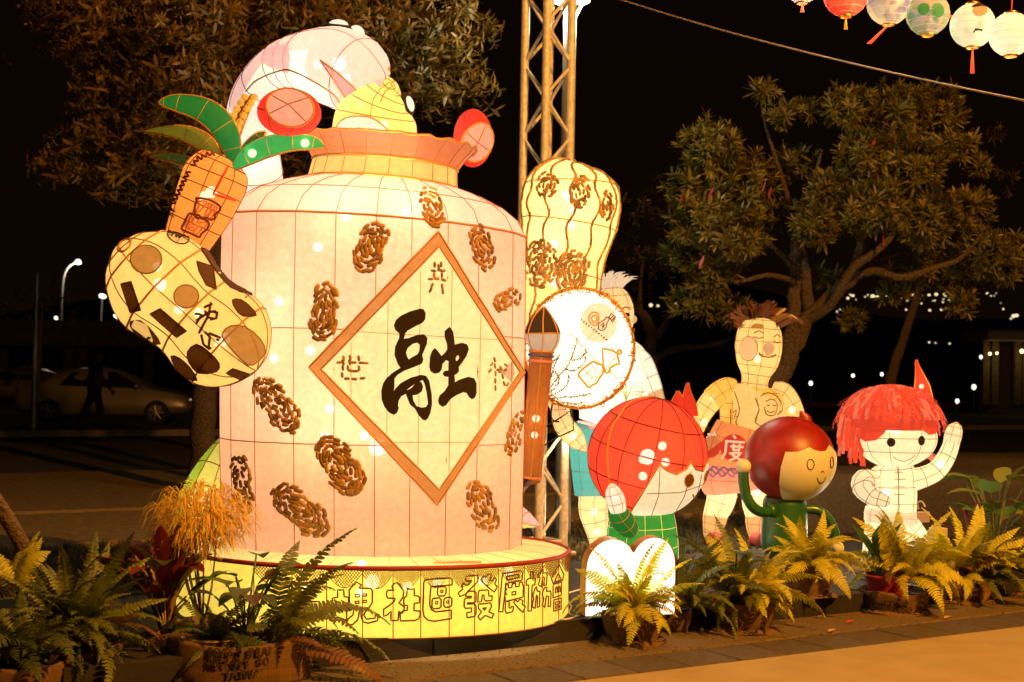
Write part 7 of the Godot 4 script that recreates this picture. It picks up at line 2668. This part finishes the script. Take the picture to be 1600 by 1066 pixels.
func build_plants():
	var gold = leaf_mat("golden_fern", Color(0.56, 0.53, 0.025))
	var gold2 = leaf_mat("golden_fern_deep", Color(0.42, 0.42, 0.02))
	var green = leaf_mat("green_fern", Color(0.15, 0.175, 0.018))
	var deep = leaf_mat("deep_fern", Color(0.07, 0.095, 0.012))
	var gl = leaf_mat("glossy", Color(0.045, 0.11, 0.022), 0.3)
	var gl2 = leaf_mat("glossy_pale", Color(0.09, 0.16, 0.03), 0.35)
	var pur = leaf_mat("purple_grass", Color(0.07, 0.022, 0.02), 0.45)
	var pots = "potted plants in burlap along the stage front"
	# 1: fern in front of the heart lamp
	var at = G(988, 1001, 0.006)
	var o = thing("potted_fern", "golden fern in a round burlap pot in front of the white heart lamp", "potted plant", at, pots)
	sack_pot(o, at, 0.155, 0.15, 0.3)
	fronds(o, at + Vector3(0, 0.13, 0), 20, "gold", gold, [110, 420], 0.95)
	fronds(o, at + Vector3(0, 0.13, 0), 9, "gold", gold2, [0, 360], 0.8)
	# purple grass plant next to it
	at = G(1052, 985, 0.006)
	o = thing("purple_grass_plant", "spiky dark purple grass plant fanning out between two golden ferns", "potted plant", at, pots)
	sack_pot(o, at, 0.10, 0.12, 1.7, false)
	for i in 70:
		var yaw = rng.randf() * TAU
		var el = rng.randf_range(0.35, 1.45)
		var ln = rng.randf_range(0.28, 0.5)
		var d = Vector3(cos(yaw) * cos(el), sin(el), sin(yaw) * cos(el))
		var m = MB.new()
		var p = at + Vector3(0, 0.13, 0)
		var hz = Vector3(d.x, 0, d.z)
		mb_ribbon(m, [p, p + d * ln * 0.4, p + d * ln * 0.75 + hz * 0.03 - Vector3(0, 0.02, 0), p + d * ln + hz * 0.07 - Vector3(0, 0.07, 0)], [0.004, 0.0055, 0.004, 0.0008], d.cross(Vector3.UP).normalized())
		part(o, "blade", m, pur if rng.randf() < 0.7 else deep)
	fronds(o, at + Vector3(0.06, 0.13, 0.02), 12, "green", green, [-150, 60], 0.8)
	# 2: fern with a dark philodendron
	at = G(1163, 984, 0.006)
	o = thing("potted_fern", "golden fern sharing a burlap pot with dark lobed leaves, third pot from the drum", "potted plant", at, pots)
	sack_pot(o, at, 0.165, 0.17, 2.2)
	fronds(o, at + Vector3(0.03, 0.15, 0), 20, "gold", gold, [-130, 150], 1.02)
	fronds(o, at + Vector3(-0.03, 0.15, 0), 10, "green", green, [90, 300], 0.85)
	leaf_plant(o, "lobed_leaf", at + Vector3(-0.06, 0.14, 0), 6, 0.2, 0.15, [gl, gl2], 0.3, {"low": 0.0, "high": 0.7, "lobes": 4})
	# 3: on the stage at the painted figure's feet
	at = G(1264, 930, 0.118)
	o = thing("potted_fern", "golden fern in a small burlap pot standing on the stage at the painted figure's feet", "potted plant", at, pots)
	sack_pot(o, at, 0.145, 0.19, 3.1)
	fronds(o, at + Vector3(0, 0.17, 0), 22, "gold", gold, [-20, 340], 0.86)
	# 4: in front of the dancing child
	at = G(1398, 954, 0.006)
	o = thing("potted_fern", "golden fern in a red pot wrapped in a printed sack before the dancing child", "potted plant", at, pots)
	sack_pot(o, at, 0.2, 0.13, 4.4)
	var m = MB.new()
	m.lathe(at + Vector3(-0.05, 0, 0), [[0.11, 0.1], [0.13, 0.2], [0.142, 0.205], [0.142, 0.222], [0.13, 0.224], [0.12, 0.19]], 24)
	part(o, "red_pot", m, mat("red_plastic", Color(0.28, 0.018, 0.012), 0.4))
	fronds(o, at + Vector3(0.06, 0.19, 0), 24, "gold", gold, [-120, 200], 1.05)
	leaf_plant(o, "broad_leaf", at + Vector3(-0.1, 0.18, 0), 4, 0.23, 0.13, [gl], 0.2, {"low": 0.9, "high": 1.4, "droop": 0.1})
	sack_text(o, [["ROASTED COFFEE", 0.085, 0.5], ["FARM BROTHERS", 0.04, 0.62]], at, 0.206, 0.05, -0.35, true)
	# 5 and 6: along the right end
	at = G(1502, 938, 0.006)
	o = thing("potted_fern", "wide golden fern in a low burlap pot, right of the one with the printed sack", "potted plant", at, pots)
	sack_pot(o, at, 0.19, 0.12, 5.2)
	fronds(o, at + Vector3(0, 0.13, 0), 34, "gold", gold, [-40, 320], 1.12)
	fronds(o, at + Vector3(0.1, 0.13, 0.05), 8, "green", green, [-100, 20], 0.9)
	at = G(1592, 926, 0.006)
	o = thing("potted_fern", "green-gold fern at the edge of the picture, last of the potted row", "potted plant", at, pots)
	sack_pot(o, at, 0.17, 0.13, 6.0)
	fronds(o, at + Vector3(0, 0.13, 0), 20, "gold", gold2, [30, 330], 1.05)
	# broad-leaved plants behind them
	at = G(1555, 900, 0.0)
	o = thing("broad_leaf_plant", "broad-leaved green plant with a few dark red leaves behind the golden ferns", "plant", at, pots)
	sack_pot(o, at, 0.15, 0.16, 7.7)
	leaf_plant(o, "leaf", at + Vector3(0, 0.14, 0), 22, 0.27, 0.16, [gl2, gl2, leaf_mat("olive_broad", Color(0.2, 0.22, 0.03))], 0.58, {"low": 0.1, "high": 1.1})
	var wine = leaf_mat("wine", Color(0.13, 0.014, 0.014), 0.4)
	leaf_plant(o, "red_leaf", at + Vector3(-0.18, 0.12, 0.02), 7, 0.17, 0.055, [wine], 0.38, {"low": 0.3, "high": 1.3})
	at = G(1630, 890, 0.0)
	o = thing("broad_leaf_plant", "yellowish broad-leaved plant cut by the picture's edge", "plant", at, pots)
	leaf_plant(o, "leaf", at, 14, 0.25, 0.14, [leaf_mat("yellow_broad", Color(0.36, 0.34, 0.04)), gl2], 0.45, {"low": 0.1, "high": 1.1})
	# ---- left corner
	var left = "plants crowded at the drum's left end"
	at = G(372, 1058, 0.0)
	o = thing("sack_planter", "long burlap sack planter with printed letters and mixed green plants, at the stage's end", "potted plant", at, left)
	m = MB.new()
	var rows = []
	var pr = [[1.06, 0.0], [1.08, 0.05], [1.04, 0.1], [1.06, 0.145], [1.0, 0.16], [0.93, 0.15], [0.9, 0.11]]
	for e in pr:
		var row = []
		for j in 48:
			var a = TAU * j / 48
			var w = e[0] * (1.0 + 0.018 * sin(a * 5 + e[1] * 30) + 0.014 * sin(a * 11 + e[1] * 50))
			row.append(at + Vector3(cos(a) * 0.31 * w, e[1] * 1.15 + 0.012 * sin(a * 3), sin(a) * 0.2 * w))
		rows.append(row)
	m.smooth_grid(rows, at + Vector3(0, 0.1, 0), true)
	part(o, "burlap_sack", m, burlap())
	m = MB.new()
	m.lathe(at + Vector3(-0.12, 0, 0.02), [[0.1, 0.1], [0.15, 0.185], [0.158, 0.19], [0.15, 0.196], [0.13, 0.17]], 24)
	part(o, "pot_rim", m, mat("cream_plastic", Color(0.42, 0.32, 0.18), 0.5))
	sack_text(o, [["ROAST BEAN 25", 0.155, -0.02], ["NET WT 80 KG", 0.11, 0.0], ["TAIWAN", 0.06, 0.22]], at + Vector3(0, 0, -0.12), 0.345, 0.052, -0.28)
	fronds(o, at + Vector3(0.16, 0.15, 0.0), 10, "green", green, [-50, 110], 1.1)
	fronds(o, at + Vector3(-0.1, 0.16, 0.05), 10, "green", deep, [0, 360], 0.7)
	leaf_plant(o, "broad_leaf", at + Vector3(0.02, 0.14, -0.05), 14, 0.17, 0.09, [gl, gl2, leaf_mat("brown_broad", Color(0.12, 0.07, 0.025))], 0.42, {"low": 0.0, "high": 0.9})
	for e in [[0.0, 0.62], [0.1, 0.5], [0.35, 0.35], [0.5, 0.3]]:
		pass
	# tall dark fronds standing before the drum
	at = G(440, 1000, 0.0)
	o = thing("dark_fern", "dark sword fern silhouetted against the drum's first character", "potted plant", at, left)
	sack_pot(o, at, 0.12, 0.12, 8.3, false)
	fronds(o, at + Vector3(0, 0.12, 0), 6, "green", deep, [-60, 60], 0.85)
	fronds(o, at + Vector3(0, 0.14, 0), 5, "green", deep, [40, 200], 1.2)
	# yellow feathery bush
	at = P(318, 900, 6.85) * Vector3(1, 0, 1)
	o = thing("feathery_plant", "feathery yellow-leaved plant glowing against the pink jar's foot", "potted plant", at, left)
	sack_pot(o, at, 0.13, 0.2, 9.1, false)
	var fea = leaf_mat("feather_yellow", Color(0.70, 0.46, 0.04))
	var top = P(316, 815, depth(at))
	var mbs = []
	for q in 12:
		m = MB.new()
		for i in 95:
			var d = Vector3(rng.randfn(), rng.randfn() * 0.9, rng.randfn()).normalized()
			var p = top + Vector3(d.x * 0.225, d.y * 0.185, d.z * 0.18) * pow(rng.randf(), 0.35)
			var hz = Vector3(d.x + rng.randf_range(-0.6, 0.6), 0, d.z + rng.randf_range(-0.6, 0.6)).normalized()
			var ln = rng.randf_range(0.07, 0.13)
			mb_ribbon(m, [p, p + hz * ln * 0.35 + Vector3(0, ln * 0.3, 0), p + hz * ln * 0.75 + Vector3(0, ln * 0.12, 0), p + hz * ln + Vector3(0, -ln * 0.35, 0)], [0.0022, 0.0032, 0.0026, 0.0004], hz.cross(Vector3.UP))
		part(o, "leaf_spray", m, fea).set_meta("kind", "stuff")
	for i in 9:
		m = MB.new()
		var d = Vector3(rng.randf_range(-0.16, 0.16), 0.0, rng.randf_range(-0.12, 0.12))
		m.tube([at + Vector3(0, 0.15, 0), at + Vector3(d.x * 0.5, 0.35, d.z * 0.5), top + d + Vector3(0, rng.randf_range(-0.05, 0.1), 0)], [0.007, 0.005, 0.002], 5)
		part(o, "stem", m, mat("stem_brown", Color(0.12, 0.07, 0.03), 0.8))
	# croton
	at = P(255, 940, 6.7) * Vector3(1, 0, 1)
	o = thing("croton_plant", "croton with dark red and yellow-veined leaves, beside the feathery yellow plant", "potted plant", at, left)
	sack_pot(o, at, 0.13, 0.15, 10.2, false)
	leaf_plant(o, "leaf", at + Vector3(0, 0.14, 0), 34, 0.27, 0.095, [wine, wine, leaf_mat("croton_red", Color(0.22, 0.03, 0.012), 0.4), leaf_mat("croton_green", Color(0.10, 0.13, 0.03), 0.4)], 0.36, {"low": 0.1, "high": 1.4, "droop": 0.25})
	leaf_plant(o, "yellow_leaf", at + Vector3(0.03, 0.16, 0.06), 5, 0.23, 0.085, [leaf_mat("croton_yellow", Color(0.40, 0.30, 0.05), 0.4)], 0.34, {"low": 0.8, "high": 1.4, "droop": 0.1})
	# big sword ferns in the corner
	at = G(112, 1062, 0.0)
	o = thing("sword_fern", "large green sword fern spreading over the corner, behind the leaning stick", "potted plant", at, left)
	sack_pot(o, at, 0.2, 0.16, 11.5)
	fronds(o, at + Vector3(0, 0.16, 0), 30, "green", green, [-90, 270], 0.88)
	fronds(o, at + Vector3(0.05, 0.2, 0), 18, "green", deep, [-160, 200], 0.85)
	at = G(30, 1085, 0.0)
	o = thing("sword_fern", "smaller feathery fern at the very corner of the picture", "potted plant", at, left)
	sack_pot(o, at, 0.18, 0.14, 12.5)
	fronds(o, at + Vector3(0, 0.14, 0), 24, "gold", deep, [-90, 270], 1.0)
	fronds(o, at + Vector3(-0.12, 0.4, -0.25), 6, "gold", gold2, [40, 140], 0.8)
	# leaning tree prop
	at = G(86, 1020, 0.0)
	o = thing("leaning_trunk", "thin mottled sapling trunk leaning over the corner ferns", "tree trunk", at)
	m = MB.new()
	m.tube(spline([at, P(82, 965, 6.55), P(48, 880, 6.5), P(14, 815, 6.45), P(-40, 735, 6.4)], 6), 0.036, 10)
	var tb = mat("sapling_bark", Color(0.17, 0.11, 0.06), 0.9)
	grain(tb, noise_tex("bark_tone", 0.035, Color.BLACK, Color.WHITE), 2.0, bump_tex("bark_bump", 0.05, 5), 1.5)
	part(o, "trunk", m, tb)

func build_small_things():
	# the board with faint lettering at the drum's foot
	var a = G(655, 987, 0.118)
	var b = G(776, 978, 0.118)
	var d = (b - a)
	var ln = d.length()
	d = d.normalized()
	var n = Vector3(-d.z, 0, d.x)
	var c = (a + b) / 2.0 + n * 0.03
	var o = thing("name_board", "pale wooden board with faint lettering lying flat at the drum's foot", "board", c)
	var m = MB.new()
	var bs = Basis(d, Vector3.UP, d.cross(Vector3.UP))
	m.box(c + Vector3(0, 0.014, 0), Vector3(ln, 0.022, 0.1), bs, 0.003)
	var wood = mat("pale_board", Color(0.58, 0.44, 0.22), 0.6)
	grain(wood, noise_tex("wood_tone", 0.02, Color.BLACK, Color.WHITE), 1.2)
	part(o, "board", m, wood)
	m = MB.new()
	for i in 9:
		var p = c + d * (i - 4) * ln * 0.1 + Vector3(0, 0.0268, 0)
		for q in [[-0.012, -0.012, 0.012, -0.012], [-0.014, 0.0, 0.014, 0.0], [-0.012, 0.014, 0.012, 0.014], [0.0, -0.02, 0.0, 0.02]]:
			if (i * 5 + int(q[0] * 1000)) % 3 != 0:
				m.tube([p + d * q[0] + bs.z * q[1], p + d * q[2] + bs.z * q[3]], 0.0012, 4)
	part(o, "faint_lettering", m, mat("faded_ink", Color(0.30, 0.2, 0.09), 0.8))
	# scraps on the paving
	var scraps = [[1329, 973, "rose", Color(0.6, 0.02, 0.02), "bright red petal lying on the rough edging", "petal"], [1301, 987, "ochre", Color(0.5, 0.3, 0.05), "small yellow dry leaf on the joint above the paving tiles", "leaf"], [1481, 966, "ochre", Color(0.5, 0.3, 0.05), "pale dry leaf on the joint near the last tiles", "leaf"], [1283, 965, "brown", Color(0.2, 0.11, 0.04), "curled brown leaf near the burlap pot of the stage fern", "leaf"]]
	for e in scraps:
		var p = G(e[0], e[1], 0.01)
		o = thing("fallen_" + e[5], e[4], e[5], p)
		m = MB.new()
		big_leaf(m, p - KX * 0.03, KX + Vector3(0, 0.1, 0.2 * rng.randf()), 0.055, 0.034, -0.1, 0.5)
		part(o, "blade", m, mat("scrap_" + e[2], e[3], 0.7, 0, 0.3))
	# cable trailing off the stage
	var q = [G(1300, 938, 0.09), G(1297, 950, 0.04), G(1285, 958, 0.012), G(1262, 953, 0.012)]
	o = thing("thin_wire", "thin loose wire trailing down from the stage between two ferns", "wire", q[2])
	m = MB.new()
	m.tube(rounded(q, 5), 0.003, 5)
	part(o, "wire", m, mat("cable_grey", Color.WHITE))
	# striped carton behind the ferns
	var p = P(1466, 846, 9.7)
	p.y = 0.117
	o = thing("striped_carton", "small upright carton striped green, white and red behind the golden ferns", "carton", p)
	for i in 6:
		m = MB.new()
		m.box(p + Vector3(0, 0.025 + i * 0.05, 0), Vector3(0.11 - i * 0.004, 0.0485, 0.09), Basis(Vector3.UP, 0.3), 0.002)
		part(o, "stripe", m, mat(["stripe_red", "stripe_pale", "stripe_green", "stripe_pale", "stripe_teal", "stripe_pale"][i], [Color(0.3, 0.02, 0.02), Color(0.5, 0.45, 0.35), Color(0.03, 0.15, 0.06), Color.WHITE, Color(0.04, 0.16, 0.14), Color.WHITE][i], 0.6))
	# red leaves among the broad tree's crown
	var xs = []
	for e in [[1068, 298], [1116, 292], [1110, 338], [1168, 340], [1197, 280], [1205, 292], [1080, 352], [1366, 326], [1455, 355], [1380, 366], [1100, 400], [1328, 237], [1368, 215]]:
		xs.append(Transform3D(Basis.from_euler(Vector3(rng.randf_range(1.6, 3.0), rng.randf() * TAU, 0.3)), P(e[0], e[1], 14.2)))
	var tree_node = get_node("broad_tree")
	var lm = MB.new()
	leaf_blade(lm, Vector3.ZERO, Vector3(0, 1, 0.3), 0.17, 0.035, 0.2, Color.WHITE)
	for t in xs:
		put(tree_node, "red_leaf", lm.mesh(), mat("red_leaf", Color(0.32, 0.025, 0.015), 0.5, 0, 0.5), Transform3D(t.basis, t.origin - tree_node.position))
	# power leads lying about the stage
	for e in [[[[906, 962, 0.124], [880, 968, 0.124], [850, 958, 0.124], [868, 935, 0.124], [905, 922, 0.124], [940, 915, 0.124]], "white power lead curling from the drum's end to the heart light box", "white_plastic"],
			[[[1050, 915, 0.124], [1090, 905, 0.124], [1130, 918, 0.124], [1170, 905, 0.124], [1200, 912, 0.124]], "black power lead on the stage between the green coat and the painted figure", "black_felt"],
			[[[1345, 905, 0.124], [1370, 915, 0.124], [1330, 922, 0.124], [1305, 912, 0.124]], "black power lead on the stage at the dancing child's foot", "black_felt"]]:
		var pp = []
		for w in e[0]:
			pp.append(G(w[0], w[1], w[2]))
		o = thing("power_lead", e[1], "cable", pp[0])
		m = MB.new()
		m.tube(rounded(pp, 6), 0.005, 6)
		part(o, "lead", m, mat(e[2], Color.WHITE))
	# a few concrete lane joints and stains are in the slabs' own tone; loose grit along the edging
	var gx = []
	for i in 700:
		var t = rng.randf_range(-0.42, 0.02) if i % 3 else rng.randf_range(-0.05, 0.02)
		var gs = rng.randf_range(0.002, 0.007)
		gx.append(Transform3D(Basis.from_euler(Vector3(rng.randf() * TAU, rng.randf() * TAU, 0)).scaled(Vector3(gs, gs * 0.6, gs)), K(rng.randf_range(-1, 6), t, 0.008)))
	var gb = MB.new()
	gb.ball(Vector3.ZERO, 1.0, 5, 3)
	var mass_grit = many(self, "grit", gb.mesh(), mat("grit", Color(0.13, 0.085, 0.035), 0.9), gx)
	mass_grit.set_meta("label", "loose grit and dry crumbs along the rough edging")
	mass_grit.set_meta("category", "grit")
